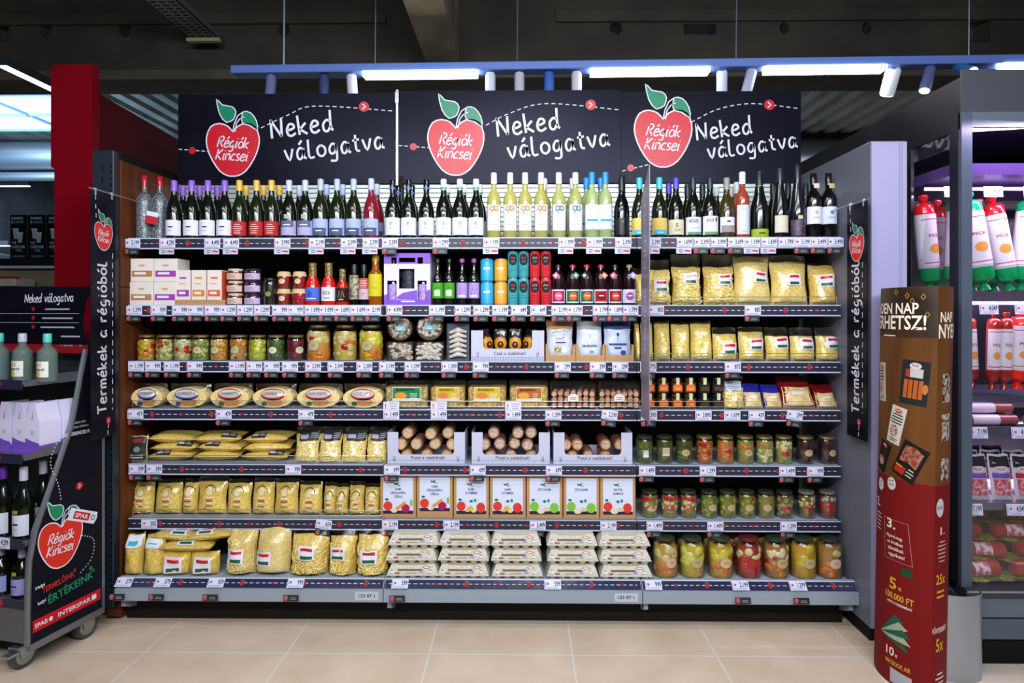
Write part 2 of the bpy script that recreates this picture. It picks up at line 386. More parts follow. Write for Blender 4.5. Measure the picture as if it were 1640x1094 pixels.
def on_front(x, y, z): return lambda a, b, w: (x + a, y - w, z + b)
def on_cyl(R, z, cx=0, cy=0): return lambda a, b, w: (cx + (R + w) * sin(a / R), cy - (R + w) * cos(a / R), z + b)
def cyl_sheet(mb, R, z0, z1, ang, mat, n=16, cx=0, cy=0, mid=0):
    mb.grid(lambda u, v: (cx + R * sin(mid + (u - .5) * 2 * ang), cy - R * cos(mid + (u - .5) * 2 * ang), z0 + (z1 - z0) * v), n, 1, mat); return mb

# ------------------------------------------------------------------ objects
def link(o, parent=None):
    COL.objects.link(o)
    if parent: o.parent = parent
    return o
def tag(o, label=None, cat=None, group=None, kind=None):
    if label: o['label'] = label
    if cat: o['category'] = cat
    if group: o['group'] = group
    if kind: o['kind'] = kind
    return o
def empty(name, loc, label, cat, rot=(0, 0, 0), group=None, scale=(1, 1, 1)):
    o = bpy.data.objects.new(name, None); o.empty_display_size = 0.05; link(o); o.location = loc; o.rotation_euler = rot; o.scale = scale
    return tag(o, label, cat, group)
def part(name, mb, parent, loc=(0, 0, 0), rot=(0, 0, 0), label=None):
    me = mb.mesh(name) if isinstance(mb, MB) else mb
    o = bpy.data.objects.new(name, me); link(o, parent); o.location = loc; o.rotation_euler = rot
    if label: o['label'] = label
    return o
def solo(name, mb, label, cat, loc=(0, 0, 0), rot=(0, 0, 0), group=None):
    return tag(part(name, mb, None, loc, rot), label, cat, group)
def struct(name, mb): return tag(part(name, mb, None), kind='structure')
# a tree is [(part name, mesh, [sub trees])]; every placed thing gets objects of its own that share mesh data
def tree(*parts): return [(n, (m.mesh(n) if isinstance(m, MB) else m), tree(*sub)) for n, m, sub in [(p + ([],))[:3] for p in parts]]
def place(name, tr, label, cat, loc, rot=(0, 0, 0), group=None, scale=(1, 1, 1)):
    if len(tr) == 1 and not tr[0][2]:
        o = bpy.data.objects.new(name, tr[0][1]); link(o); o.location = loc; o.rotation_euler = rot; o.scale = scale
        return tag(o, label, cat, group)
    r = empty(name, loc, label, cat, rot, group, scale)
    def rec(t, p):
        for n, me, sub in t:
            o = bpy.data.objects.new(n, me); link(o, p); rec(sub, o)
    rec(tr, r); return r
ORD = ['leftmost', 'second', 'third', 'fourth', 'fifth', 'sixth', 'seventh', 'eighth', 'ninth', 'tenth', 'eleventh', 'twelfth', 'thirteenth']
def nth(i, n, what='from the left'):
    if i == 0: return 'the leftmost'
    if i == n - 1: return 'the rightmost'
    return ORD[i] + ' ' + what
# ================================================================== setting
m = MB(); m.box(-9, 1.9, -1.5, 16, -0.05, 0, 'tile:#e0cab2:#d2b9a0:#dfdad4'); struct('floor', m)
m = MB(); m.box(1.9, 6, -1.5, 16, -0.05, 0.0, 'tile:#d8ccb8:#cec0aa:#b8ac9a'); struct('floor', m)
# corrugated roof deck, ribs running in depth
ZC = 4.15; pr = []
x = -9.0
while x < 9: pr += [(x, ZC), (x + .13, ZC), (x + .16, ZC + .06), (x + .22, ZC + .06), (x + .25, ZC)]; x += .25
m = MB(); n = len(pr); m.add([(a, 4.0, z) for a, z in pr] + [(a, 16, z) for a, z in pr], [(i, i + 1, n + i + 1, n + i) for i in range(n - 1)], 'concrete:#5a5c58')
m.box(-9, 9, -1.5, 4.0, ZC, ZC + .1, 'concrete:#24231f')
struct('ceiling', m)
m = MB(); m.box(-9, 9, 16, 16.1, 0, 4.4, 'concrete:#3c3a34'); struct('wall_back', m)
m = MB(); m.box(-9.1, -9, -1.5, 16, 0, 4.4, 'concrete:#55585c'); struct('wall_left', m)
m = MB(); m.box(6, 6.1, -1.5, 16, 0, 4.4, 'concrete:#2e2d2c'); struct('wall_right', m)
m = MB(); m.box(-9, 6, -1.6, -1.5, 0, 4.4, 'concrete:#3c3c42'); struct('wall_front', m)

# deep precast beam with holes through its web
def beam():
    Y0, Y1 = 4.75, 4.93; z0, z1 = 3.30, 4.15; mt = 'concrete:#37332b'
    m = MB(); holes = []
    for px, w, h in ((73, .09, .11), (200, .09, .11), (455, .08, .1), (986, .09, .1), (1256, .07, .09), (1388, .07, .09)): holes.append((X(px, Y0), Z(48 if px < 800 else 45, Y0, px), w, h, True))
    for px, w, h in ((2, .12, .2), (1121, .24, .085), (1568, .17, .2)): holes.append((X(px, Y0), Z(47, Y0, px), w, h, False))
    holes.sort(); x = -9.0; zc = lambda: None
    for hx, hz, w, h, rnd in holes:
        a, b = hx - w / 2, hx + w / 2; m.box(x, a, Y0, Y1, z0, z1, mt)
        m.box(a, b, Y0, Y1, z0, hz - h / 2, mt); m.box(a, b, Y0, Y1, hz + h / 2, z1, mt)
        if rnd:                                     # fill the corners to leave an octagonal opening
            for sx in (-1, 1):
                for sz in (-1, 1):
                    c = (hx + sx * w / 2, hz + sz * h / 2); p = [c, (c[0] - sx * w * .3, c[1]), (c[0], c[1] - sz * h * .3)]
                    if sx * sz > 0: p = p[::-1]
                    m.prism(p, Y0, Y1, mt)
        x = b
    m.box(x, 9, Y0, Y1, z0, z1, mt)
    m.box(-9, 9, Y0 - .07, Y1 + .07, z0 - .07, z0, 'concrete:#4a453a')           # bottom flange
    for a, b in ((-9, X(640, Y0) - .1), (X(890, Y0), 9)): m.box(a, b, Y0 - .03, Y0, z0 + .36, z0 + .44, 'concrete:#3d382e')
    struct('trim_1', m)
beam()
m = MB()                                            # roof girder coming towards the camera over the beam
a, b = X(655, 4.7), X(712, 4.7)
m.box(X(683, 4.68), X(735, 4.68), 1.6, 4.679, 3.34, 3.8, 'concrete:#8d8369'); 
struct('trim_2', m)
m = MB(); m.box(X(683, 4.68), X(735, 4.68), 5.0, 16, 3.34, 3.8, 'concrete:#8d8369'); struct('trim_3', m)
# perforated cable tray top left
t = empty('cable_tray', (X(329, 4.6), 4.0, 3.49), 'grey perforated cable tray under the dark beam, upper left', 'cable tray')
m = MB(); m.box(-.10, .10, -1.2, .62, 0, .006, 'm:#8c8f90:0.5'); m.box(-.10, -.094, -1.2, .62, 0, .05, 'm:#8c8f90:0.5'); m.box(.094, .10, -1.2, .62, 0, .05, 'm:#8c8f90:0.5')
for i in range(40):
    for j in (-1, 0, 1): m.box(j * .06 - .02, j * .06 + .02, -1.18 + i * .045, -1.165 + i * .045, -.002, 0, 'c:#15151a')
part('tray_channel', m, t); m = MB(); m.box(-.12, .12, .56, .60, -.03, -.005, 'c:#8c8a6c'); part('bracket', m, t)

# ventilation ducts and far store things behind the boards
m = MB(); zz = 3.0
m.tube([(-9, 9.5, 3.86), (5.8, 9.5, 3.86)], .21, 'm:#9aa2aa:0.4', 20); solo('ventilation_duct', m, 'thick silver ventilation duct running across the far hall at left', 'duct')
m = MB(); m.tube([(-9, 9.5, 3.55), (5.8, 9.5, 3.55)], .07, 'm:#a8b0b8:0.4', 16); solo('ventilation_duct', m, 'thin silver pipe below the thick ventilation duct in the far hall', 'duct')
m = MB(); m.box(1.9, 5.8, 13.0, 13.3, 3.35, 3.5, 'c:#7a6238'); solo('ceiling_beam', m, 'narrow tan beam far behind at the right under the roof', 'beam')
# skylight opening (glowing pane) far left
t = empty('skylight', (-6.8, 8.05, ZC - .03), 'bright skylight in the ribbed roof at far left', 'skylight')
m = MB(); m.box(-1.2, 1.45, -.5, .95, 0, .02, 'e:#c4e2ff:2.2'); part('pane', m, t)
m = MB()
for y in (-.5, 0.25, .95): m.box(-1.2, 1.45, y - .02, y + .02, -.03, 0, 'c:#6f86a4')
for x in (-1.2, 0.3, 1.45): m.box(x - .02, x + .02, -.5, .95, -.03, 0, 'c:#6f86a4')
part('frame', m, t)
def linear_lamp(p0, p1, label, e=9, w=.06):
    p0, p1 = Vector(p0), Vector(p1); c = (p0 + p1) / 2; d = p1 - p0; L = d.length
    t = empty('linear_lamp', c, label, 'lamp', d.to_track_quat('X', 'Z').to_euler())
    m = MB(); m.box(-L / 2, L / 2, -w / 2, w / 2, .01, .07, 'p:#2b2c30'); part('housing', m, t)
    m = MB(); m.box(-L / 2, L / 2, -w / 2 + .005, w / 2 - .005, 0, .0099, 'e:#f4f8ff:%g' % e); part('diffuser', m, t)
linear_lamp((-3.42, 4.15, 3.12), (-3.42, 5.6, 3.12), 'long white lamp running in depth at the upper left edge', 5)
linear_lamp((-8.9, 10, 3.5), (X(47, 10), 10, 3.5), 'far white lamp tube below the pipes, left of the red pillar', 5)
linear_lamp((-8.0, 8.3, 2.37), (X(15, 8.3), 8.3, 2.37), 'far white lamp tube left of the black cup posters', 4, .05)
linear_lamp((-8.5, 9.2, 2.42), (X(48, 7.6), 7.6, 2.08), 'low warm lamp tube crossing behind the black cup posters', 3, .05)
# red pillar, red wall in depth
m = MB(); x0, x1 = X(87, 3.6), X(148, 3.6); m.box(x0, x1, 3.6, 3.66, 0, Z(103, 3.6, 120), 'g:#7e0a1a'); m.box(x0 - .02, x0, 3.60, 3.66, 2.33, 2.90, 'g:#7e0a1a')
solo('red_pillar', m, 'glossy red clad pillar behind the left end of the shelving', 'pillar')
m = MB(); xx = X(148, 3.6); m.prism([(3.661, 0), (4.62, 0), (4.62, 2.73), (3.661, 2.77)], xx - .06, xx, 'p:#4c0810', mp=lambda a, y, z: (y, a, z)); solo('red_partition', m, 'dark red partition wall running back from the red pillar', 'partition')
m = MB(); m.box(-2.35, -2.052, 3.12, 3.35, 0, .26, 'p:#7e0c16'); solo('red_kick_box', m, 'low red box on the floor between wheeled stand and shelving', 'box')

# far left store: black boxes with cups, on a shelf
m = MB(); m.box(-7.6, -4.3, 6.6, 6.9, Z(458, 6.6, 40) , Z(428, 6.6, 40), 'c:#9a8f74'); FARB = m
m = MB(); m.box(-5.62, -4.5, 6.5, 6.9, Z(428, 6.5, 40) + .001, Z(414, 6.5, 60) - .001, 'p:#1b1e26'); m.box(-5.62, -4.5, 6.47, 6.50, Z(430, 6.5, 40), Z(426, 6.5, 40), 'p:#c8d2ea'); solo('black_shelf', m, 'black shelf top carrying the three black cup posters', 'shelf')
def cup_box():
    Yb = 6.55; w = .19; h = (415 - 344) / F * Yb
    m = MB(); m.bbox(-w / 2 * .97, w / 2 * .97, 0, .2, 0, h, 'p:#11141b', .003)
    a = Art(); a.text('SHARING', -.075, h - .05, .026, 'c:#c9d6e4', 'l', .12); a.text('IS', -.075, h - .09, .026, 'c:#c9d6e4', 'l', .02); a.text('CARING', -.05, h - .09, .026, 'c:#4fb0e8', 'l', .105)
    for dx, dz in ((-.03, .205), (.015, .165)): a.poly([(dx - .02, dz), (dx + .02, dz), (dx + .03, dz + .1), (dx - .03, dz + .1)], 'c:#a9bdd6', 1 if dz > .2 else 2); a.rect(dx - .032, dz + .095, .064, .012, 'c:#dfe9f4', 3)
    a.text('+2', -.07, .15, .03, WHITE, 'l', .045); a.text('CUPS FOR', -.072, .108, .028, WHITE, 'l', .14); a.text('FREE', 0, .072, .026, 'c:#4fb0e8', 'c', .06); a.lines(-.075, .01, .15, .022, 2, 'c:#8fb4d4')
    a.put(m, on_front(0, 0, 0), .001); return tree(('box', m))
cb = cup_box()
for i, px in enumerate((30, 60, 90)):
    place('cup_carton', cb, 'black cup carton beyond the stand, %s' % ('leftmost of three', 'middle of three', 'half hidden by the red pillar')[i], 'carton', (X(px, 6.55), 6.55, Z(414, 6.55, px)), group='black cup cartons in the far aisle')
m = MB(); m.bbox(X(-6, 6.2), X(25, 6.2), 6.2, 6.45, Z(458, 6.2, 10), Z(445, 6.2, 10), 'p:#c8c2b4', .004); m.box(X(-6, 6.2), X(30, 6.2), 6.19, 6.21, Z(446, 6.2, 10), Z(443, 6.2, 10), 'p:#b01820'); solo('far_counter', m, 'red edged pale counter top at the far left', 'counter')
m = MB(); m.box(X(-6, 6.3), X(86, 6.3), 6.28, 6.6, 0, Z(459, 6.3, 10), 'c:#33373d'); ft = empty('far_shelf', (0, 0, 0), 'far shelf unit with beige board left of the red pillar', 'shelf'); part('body', m, ft); part('board', FARB, ft)

# ------------------------------------------------------------------ rail with track lights
def rail():
    p0 = (X(375, 4.02), 4.02, 3.03); p1 = (X(1660, 3.80), 3.80, 2.985)
    d = Vector(p1) - Vector(p0); L = d.length; t = empty('light_rail', p0, 'long suspended light rail above the header boards', 'light rail', d.to_track_quat('X', 'Z').to_euler())
    fx = lambda px: ((X(px, 3.9) - p0[0]) / (p1[0] - p0[0])) * L
    m = MB(); m.bbox(0, L, -.05, .05, -.025, .025, 'p:#5f7cc4', .004); part('profile', m, t)
    for a, b in ((579, 764), (946, 1133), (1221, 1404), (1583, 1655)):
        m = MB(); m.box(fx(a), fx(b), -.055, .03, -.052, -.0255, 'e:#ffffff:14'); part('light_bar', m, t)
    for px in (444, 596, 828, 1177, 1536):
        m = MB(); m.tube([(fx(px), 0, .025), (fx(px), 0, 1.1)], .008 if px == 444 else .004, 'm:#9aa0b4:0.4', 6); part('hanger', m, t)
    R = d.to_track_quat('X', 'Z')
    specs = [(424, 0, 10, '#6c74a0', 'dim spot'), (512, 0, 0, '#3c4570', 'dark blue spot with glowing mouth'), (557, 4, 0, '#cfd2e4', 'white spot'), (785, 0, 3, '#cfd8ec', 'white spot lit from the left'), (832, 0, 0, '#b9b6c8', 'grey lilac spot'), (880, 0, 0, '#3e62b0', 'blue tinted spot'), (924, 0, 0, '#c4c4d4', 'pale spot'), (1155, 8, -25, '#cfdcf2', 'white spot turned to the camera'), (1202, -14, 0, '#a9aec8', 'grey spot leaning left'), (1422, 6, -38, '#f2f4fa', 'large white spot turned to the camera'), (1478, -20, 10, '#5a6496', 'dark blue spot leaning left'), (1518, 0, 60, '#3a78b8', 'blue spot seen end on')]
    for px, ry, rx, colr, lab in specs:
        P = R @ Vector((fx(px), 0, -.03)) + Vector(p0)
        rk = 1.35 if 'large' in lab else 1
        s = empty('track_spot', P, f'{lab} on the light rail', 'spotlight', (radians(-rx), radians(-ry), 0))
        r = .032 * rk; m = MB(); m.lathe([(r * .6, -.16), (r, -.155), (r, -.012), (r * .8, 0)], 'p:' + colr, 16); part('barrel', m, s)
        m = MB(); m.tube([(0, 0, .0), (0, 0, -.012)], .012, 'p:#2b2f45'); part('joint', m, s)
        m = MB(); m.lathe([(.0, -.162), (r * .85, -.162), (r * .85, -.158)], 'e:#ffffff:6', 12); part('lens', m, s)
rail()

# ================================================================== the wall shelving
XL, X1, X2, XR = -1.93, X(615, 3.1), X(1020, 3.1), X(1347, 3.1)
ROWZ = [1.863, 1.5335, 1.2577, 1.023, .753, .485]
BACK = 3.56
def gondola_back():
    t = empty('shelf_back_wall', (0, 0, 0), 'dark back panels behind all three shelf bays', 'back panel')
    for a, b in ((XL, X1), (X1, X2), (X2, XR)):
        m = MB(); m.box(a + .002, b - .002, BACK, BACK + .02, .0, 1.87, 'c:#2a2622'); part('back_panel', m, t)
        m = MB(); z = 1.875
        while z < 2.25: m.box(a + .002, b - .002, BACK, BACK + .012, z, z + .022, 'm:#b7c0bc:0.5'); z += .027
        part('slat_panel', m, t, label='pale grey slatted panel')
    for a in (X1, X2):
        m = MB(); m.box(a - .015, a + .015, BACK - .03, BACK - .001, 0, 2.26, 'c:#101012')
        for k in range(30): m.box(a - .004, a + .004, BACK - .031, BACK - .03, .2 + k * .065, .23 + k * .065, 'c:#000000')
        part('slotted_post', m, t)
    m = MB(); m.box(XL, XR, BACK - .01, BACK + .02, 2.255, 2.29, 'c:#101014'); part('top_rail', m, t)
gondola_back()
m = MB(); m.box(XL, XR, 3.09, 3.5, 0, .10, 'c:#17120f'); solo('plinth', m, 'dark recessed plinth under the bottom deck', 'plinth')
t = empty('shelving_end_wall', (-1.99, 3.3, 0), 'left end frame with dark slotted post and brown wood inside', 'end wall')
m = MB(); m.bbox(-.056, .045, -.29, -.24, .09, 2.275, 'p:#1b2530', .003)
for z in (2.04, 1.99, 2.12, 2.17): m.box(-.012, -.004, -.2905, -.29, z, z + .03, 'c:#050608')
for k in range(70): m.box(.030, .038, -.2905, -.29, .12 + k * .03, .135 + k * .03, 'c:#06070a')
part('post', m, t)
m = MB(); m.prism([(-.239, .02), (.28, .02), (.28, 2.24), (-.239, 2.24)], -.02, .052, 'wood', mp=lambda a, y, z: (y, a, z)); m.box(.052, .054, -.239, .28, 1.62, 1.626, 'c:#1a0d06'); part('wood_panel', m, t, label='brown wood panel')
m = MB(); m.box(-.03, .056, -.239, .28, 2.24, 2.275, 'c:#0b0b0d'); part('cap_rail', m, t)
# right end: white panel, inner shade and purple fridge light put into its colours
t = empty('shelving_end_wall', (1.655, 3.2, 0), 'tall white end wall right of the shelving, its side coloured darker as in shade', 'end wall')
m = MB(); m.bbox(-.08, .081, -.327, .45, .075, 2.27, 'p:#6c6e7c', .004); part('panel', m, t); m = MB(); m.box(-.078, .079, -.3285, -.3271, .08, 2.265, 'p:#a09cc2'); part('front_face', m, t, label='white front face coloured lilac as if lit by the fridge')
m = MB()
for x in (.045, .055): m.box(x, x + .004, -.3295, -.3285, .08, 2.26, 'c:#8e8ca4')
part('edge_strip', m, t)
m = MB(); m.box(-.06, .06, -.28, .40, 0, .075, 'c:#14141c'); part('foot', m, t)

# header boards
def header(a, b, label, appx, k, txt, z0, z1, dl, disk):
    Yh = 3.535; c = (a + b) / 2; t = empty('header_board', (c, Yh, z0), label, 'sign')
    m = MB(); m.box(a - c + .001, b - c - .001, 0, .012, 0, z1 - z0, 'slate')
    A = Art(); u = lambda px: X(px, Yh) - c; v = lambda py, px=800: Z(py, Yh, px) - z0
    A.apple(u(appx[0]), v(appx[1], appx[0]), k, 1)
    for s, px, py, xh in txt: A.hand(s, u(px), v(py, px), xh, WHITE, .2, 2, rot=radians(7.5), sx=.98)
    (x0, y0), (x1, y1), (x2, y2), (x3, y3) = dl
    P = catmull([(u(p), v(q, p)) for p, q in dl], 8); A.dash(P, .005, WHITE, .022, .017, 1)
    A.disc(u(disk[0][0]), v(disk[0][1], disk[0][0]), .029, 3)
    A.ell(u(disk[1][0]), v(disk[1][1], disk[1][0]), .02, .02, 'p:#c01428', 2, 8)
    d = disk[1][0]; dy = disk[1][1]; A.dash([(max(u(d - 26), a - c + .005), v(dy + disk[2], d)), (u(d + 28), v(dy - disk[2], d))], .005, WHITE, .02, .012, 1)
    A.put(m, on_front(0, 0, 0), .0006); part('board', m, t)
HA, HB, HC_, HD = X(285, 3.535), X(637, 3.535), X(995, 3.535), X(1283, 3.535)
header(HA, HB, 'left black header board with red apple, above the purple capped bottles', (373, 240), .295, [('Neked', 436, 222, .066), ('válogatva', 458, 258, .062)], 2.22, 2.722, [(418, 205), (462, 184), (505, 170), (632, 178)], ((583, 171), (308, 241), -2))
header(HB, HC_, 'middle black header board with red apple, above the white label bottles', (730, 236), .31, [('Neked', 798, 219, .066), ('válogatva', 815, 254, .063)], 2.22, 2.735, [(778, 201), (815, 182), (875, 166), (992, 176)], ((946, 168), (662, 235), -2))
header(HC_, HD, 'right black header board with pale red apple, above the dark bottles', (1062, 222), .315, [('Neked', 1117, 225, .058), ('válogatva', 1135, 254, .055)], 2.22, 2.725, [(1107, 196), (1150, 175), (1205, 166), (1280, 174)], ((1232, 168), (1010, 269), 5))
m = MB(); xx = HB; m.box(xx - .006, xx + .006, 3.515, 3.5335, 2.10, 2.735, 'm:#c8ccd4:0.3'); m.box(xx - .01, xx + .01, 3.51, 3.515, 2.66, 2.72, 'm:#e0e4ea:0.25'); m.box(xx - .01, xx + .01, 3.51, 3.515, 2.06, 2.16, 'm:#e0e4ea:0.25'); solo('joint_strip', m, 'thin metal strip between the left and middle header boards', 'strip')

# ------------------------------------------------------------------ shelves with edge strips and price tags
def tagmesh(price, w=.078, h=.044):
    m = MB(); m.box(-w / 2, w / 2, -.002, 0, -h / 2, h / 2, 'g:#d4d6ee')
    A = Art(); A.ell(-w * .30, .003, .0055, .006, 'c:#b84862', 1, 6); A.text(price, w * .45, -h * .16, h * .50, 'c:#1c1e2c', 'r', .0088 * len(price) - (.005 if '.' in price else 0), 2); A.lines(-w * .42, -h * .45, w * .8, h * .2, 2, 'c:#8288a8', 1, .4); A.rect(-w * .46, -h * .3, .003, h * .6, 'c:#7a80a0', 1, 1)
    A.put(m, on_front(0, -.002, 0)); return m.mesh('price_tag')
TAGS = {}
def infomesh(red=True):
    m = MB(); m.box(-.036, .036, -.002, 0, -.028, 0, 'p:#23282e')
    A = Art(); A.apple(-.024, -.016, .017, 1, False, 'c:#d23840', white='c:#e8b4b4'); A.lines(-.008, -.022, .036, .013, 2, 'c:#9aa4a4', 1, .3)
    A.put(m, on_front(0, -.002, 0), .0003); return m.mesh('info_card')
def infopale():
    m = MB(); m.box(-.037, .037, -.002, 0, -.028, 0, 'p:#b9bdd2'); A = Art(); A.lines(-.03, -.024, .03, .02, 2, 'c:#5a4a6a', 1, .35); A.poly([(-.004, -.016), (.03, -.02), (.034, -.012), (.012, -.009)], 'c:#c83848', 1); A.put(m, on_front(0, -.002, 0)); return m.mesh('info_card')
INFO = infomesh(); INFOP = infopale()
def strip_art(w, seed):
    A = Art(); A.dash([(-w / 2 + .02, 0), (w / 2 - .02, 0)], .0035, 'c:#b9bccc', .017, .012, 1); rn = random.Random(seed); x = -w / 2 + .08 + rn.random() * .08; k = seed % 2
    while x < w / 2 - .03:
        if k % 2: A.apple(x, -.003, .021, 2, False, 'c:#a82430', white='c:#a82430')
        else: A.ell(x, 0, .0065, .0075, 'c:#981c30', 2, 8)
        x += .147; k += 1
    return A
WORD_ROW = ['top shelf', 'second shelf', 'third shelf', 'fourth shelf', 'fifth shelf', 'sixth shelf', 'bottom deck']
def price_row(sh, lst, Yf, zf, cx, tilt=0):
    for it in lst:
        px, price = it[0], it[1]; opt = it[2] if len(it) > 2 else 'i'
        if price not in TAGS: TAGS[price] = tagmesh(price)
        ry = radians(8) if 'r' in opt else 0; x = X(px, Yf) - cx
        part('price_tag', TAGS[price], sh, (x, Yf - 3.3 - .0045, zf + (.0 if 'r' not in opt else .002)), (tilt, ry, 0))
        if 'n' not in opt: part('info_card', INFOP if 'p' in opt else INFO, sh, (x - .004, Yf - 3.3 - .004 - (.0 if not tilt else .047), zf - (.026 if not tilt else .034)), (tilt * .2, ry, 0), label=None)
        if '!' in opt:
            m = MB(); m.box(-.039, .039, -.002, 0, 0, .042, 'g:#d6d2ee'); A = Art(); A.text('!', -.027, .008, .024, 'c:#a01c40', 'c'); A.lines(-.012, .004, .044, .034, 3, 'c:#7a80a8', 1, .25); A.put(m, on_front(0, -.002, 0)); part('notice_card', m, sh, (x, Yf - 3.3 - .0045, zf + .023))
def shelf(row, bay, tags, guard=False):
    a, b = ((XL, X1), (X1, X2), (X2, XR))[bay]; c = (a + b) / 2; w = b - a - .004; z = ROWZ[row]
    t = empty('shelf', (c, 3.3, z), '%s of the %s bay with black dashed edge strip%s' % (WORD_ROW[row].replace('shelf', 'shelf from top') if row else 'top shelf', ('left', 'middle', 'right')[bay], ' and wire guard' if guard else ''), 'shelf', group='shelves of the wall unit')
    m = MB(); m.box(-w / 2, w / 2, -.188, .255, -.022, -.0005, 'p:#9aa4b0'); m.box(-w / 2, w / 2, -.19, -.18, -.05, -.0222, 'c:#3a3c42')
    for sx in (-1, 1): m.prism([(-.17, -.0222), (.25, -.0222), (.25, -.07), (-.12, -.04)], sx * (w / 2 - .004) - .002, sx * (w / 2 - .004) + .002, 'c:#15161a', mp=lambda a, y, z: (y, a, z))
    part('board', m, t)
    m = MB(); m.box(-w / 2, w / 2, -.1995, -.1905, -.052, .002, 'p:#242338'); m.box(-w / 2, w / 2, -.2015, -.1995, -.003, .002, 'p:#b4bcd4'); m.box(-w / 2, w / 2, -.2015, -.1995, -.053, -.047, 'p:#b4bcd4')
    strip_art(w, row * 3 + bay).put(m, on_front(0, -.1995, -.025)); part('edge_strip', m, t)
    price_row(t, tags, 3.0995, -.025, c)
    if guard:
        g = MB(); pane = MB()
        for zz in (.014, .04): g.tube([(-w / 2 + .01, -.186, zz), (w / 2 - .01, -.186, zz)], .0016, 'm:#b8b4a8:0.3', 6)
        for k in range(5): xk = -w / 2 + .012 + (w - .024) * k / 4; g.tube([(xk, -.186, .0), (xk, -.186, .042)], .0016, 'm:#b8b4a8:0.3', 6)
        part('wire_guard', g, t)
    return t
T = {}
T[0, 0] = [(213, '5.199'), (269, '4.290', 'p'), (341, '4.490', 'p'), (371, '4.490', 'p'), (453, '3.990', 'p'), (508, '2.199', 'p'), (559, '2.399', 'p'), (594, '2.399', 'p')]
T[0, 1] = [(625, '2.399'), (706, '1.299'), (787, '1.199', 'p'), (907, '1.999', 'p'), (952, '1.999', 'p'), (998, '2.390', 'p')]
T[0, 2] = [(1045, '2.390', 'p'), (1096, '1.699', 'p'), (1123, '2.399'), (1150, '3.999'), (1178, '3.699'), (1204, '1.199', 'p'), (1231, '1.699', 'p'), (1258, '1.799', 'n'), (1284, '5.199'), (1310, '3.499'), (1337, '3.499')]
T[1, 0] = [(216, '1.399'), (255, '999'), (289, '999'), (314, '999'), (341, '999'), (366, '1.299'), (393, '1.299'), (420, '1.299'), (449, '999'), (474, '999'), (501, '1.099'), (523, '1.099'), (548, '1.699'), (574, '1.699'), (598, '2.199')]
T[1, 1] = [(632, '4.999'), (700, '1.199'), (741, '1.299'), (771, '1.299'), (801, '1.199'), (831, '649'), (862, '649'), (896, '2.199'), (920, '1.799'), (962, '1.799'), (985, '1.899'), (1009, '1.799')]
T[1, 2] = [(1050, '805', 'n'), (1205, '885')]
T[2, 0] = [(219, '1.199'), (246, '999'), (276, '1.199'), (313, '999'), (380, '1.199'), (408, '999'), (436, '999'), (465, '999'), (502, '2.399'), (538, '2.399'), (584, '2.399')]
T[2, 1] = [(620, '2.199'), (661, '1.399'), (720, '1.399'), (770, '799'), (901, '299'), (957, '299'), (993, '299')]
T[2, 2] = [(1038, '775'), (1173, '875')]
T[3, 0] = [(218, '479'), (359, '479'), (491, '479')]
T[3, 1] = [(627, '1.499', '!n'), (703, '1.499', '!n'), (822, '1.499', '!n'), (886, '1.399'), (976, '2.290', 'r')]
T[3, 2] = [(1039, '1.390'), (1126, '2.890', 'n'), (1172, '1.699', 'n'), (1211, '439'), (1272, '299', 'r')]
T[4, 0] = [(220, '599'), (248, '599'), (470, '999', 'n')]
T[4, 1] = [(628, '699'), (765, '699'), (887, '699')]
T[4, 2] = [(1036, '1.499'), (1133, '1.299'), (1260, '1.499'), (1305, '999')]
T[5, 0] = [(240, '505', 'n'), (519, '659', 'r')]
T[5, 1] = [(625, '2.199'), (723, '2.199'), (861, '2.499'), (974, '2.199')]
T[5, 2] = [(1048, '1.499'), (1145, '1.499'), (1262, '1.299')]
SHELF = {}
for r in range(6):
    for b in range(3): SHELF[r, b] = shelf(r, b, T[r, b], guard=(r, b) in ((1, 2), (2, 2), (3, 0), (3, 1), (3, 2), (4, 0), (5, 0)))
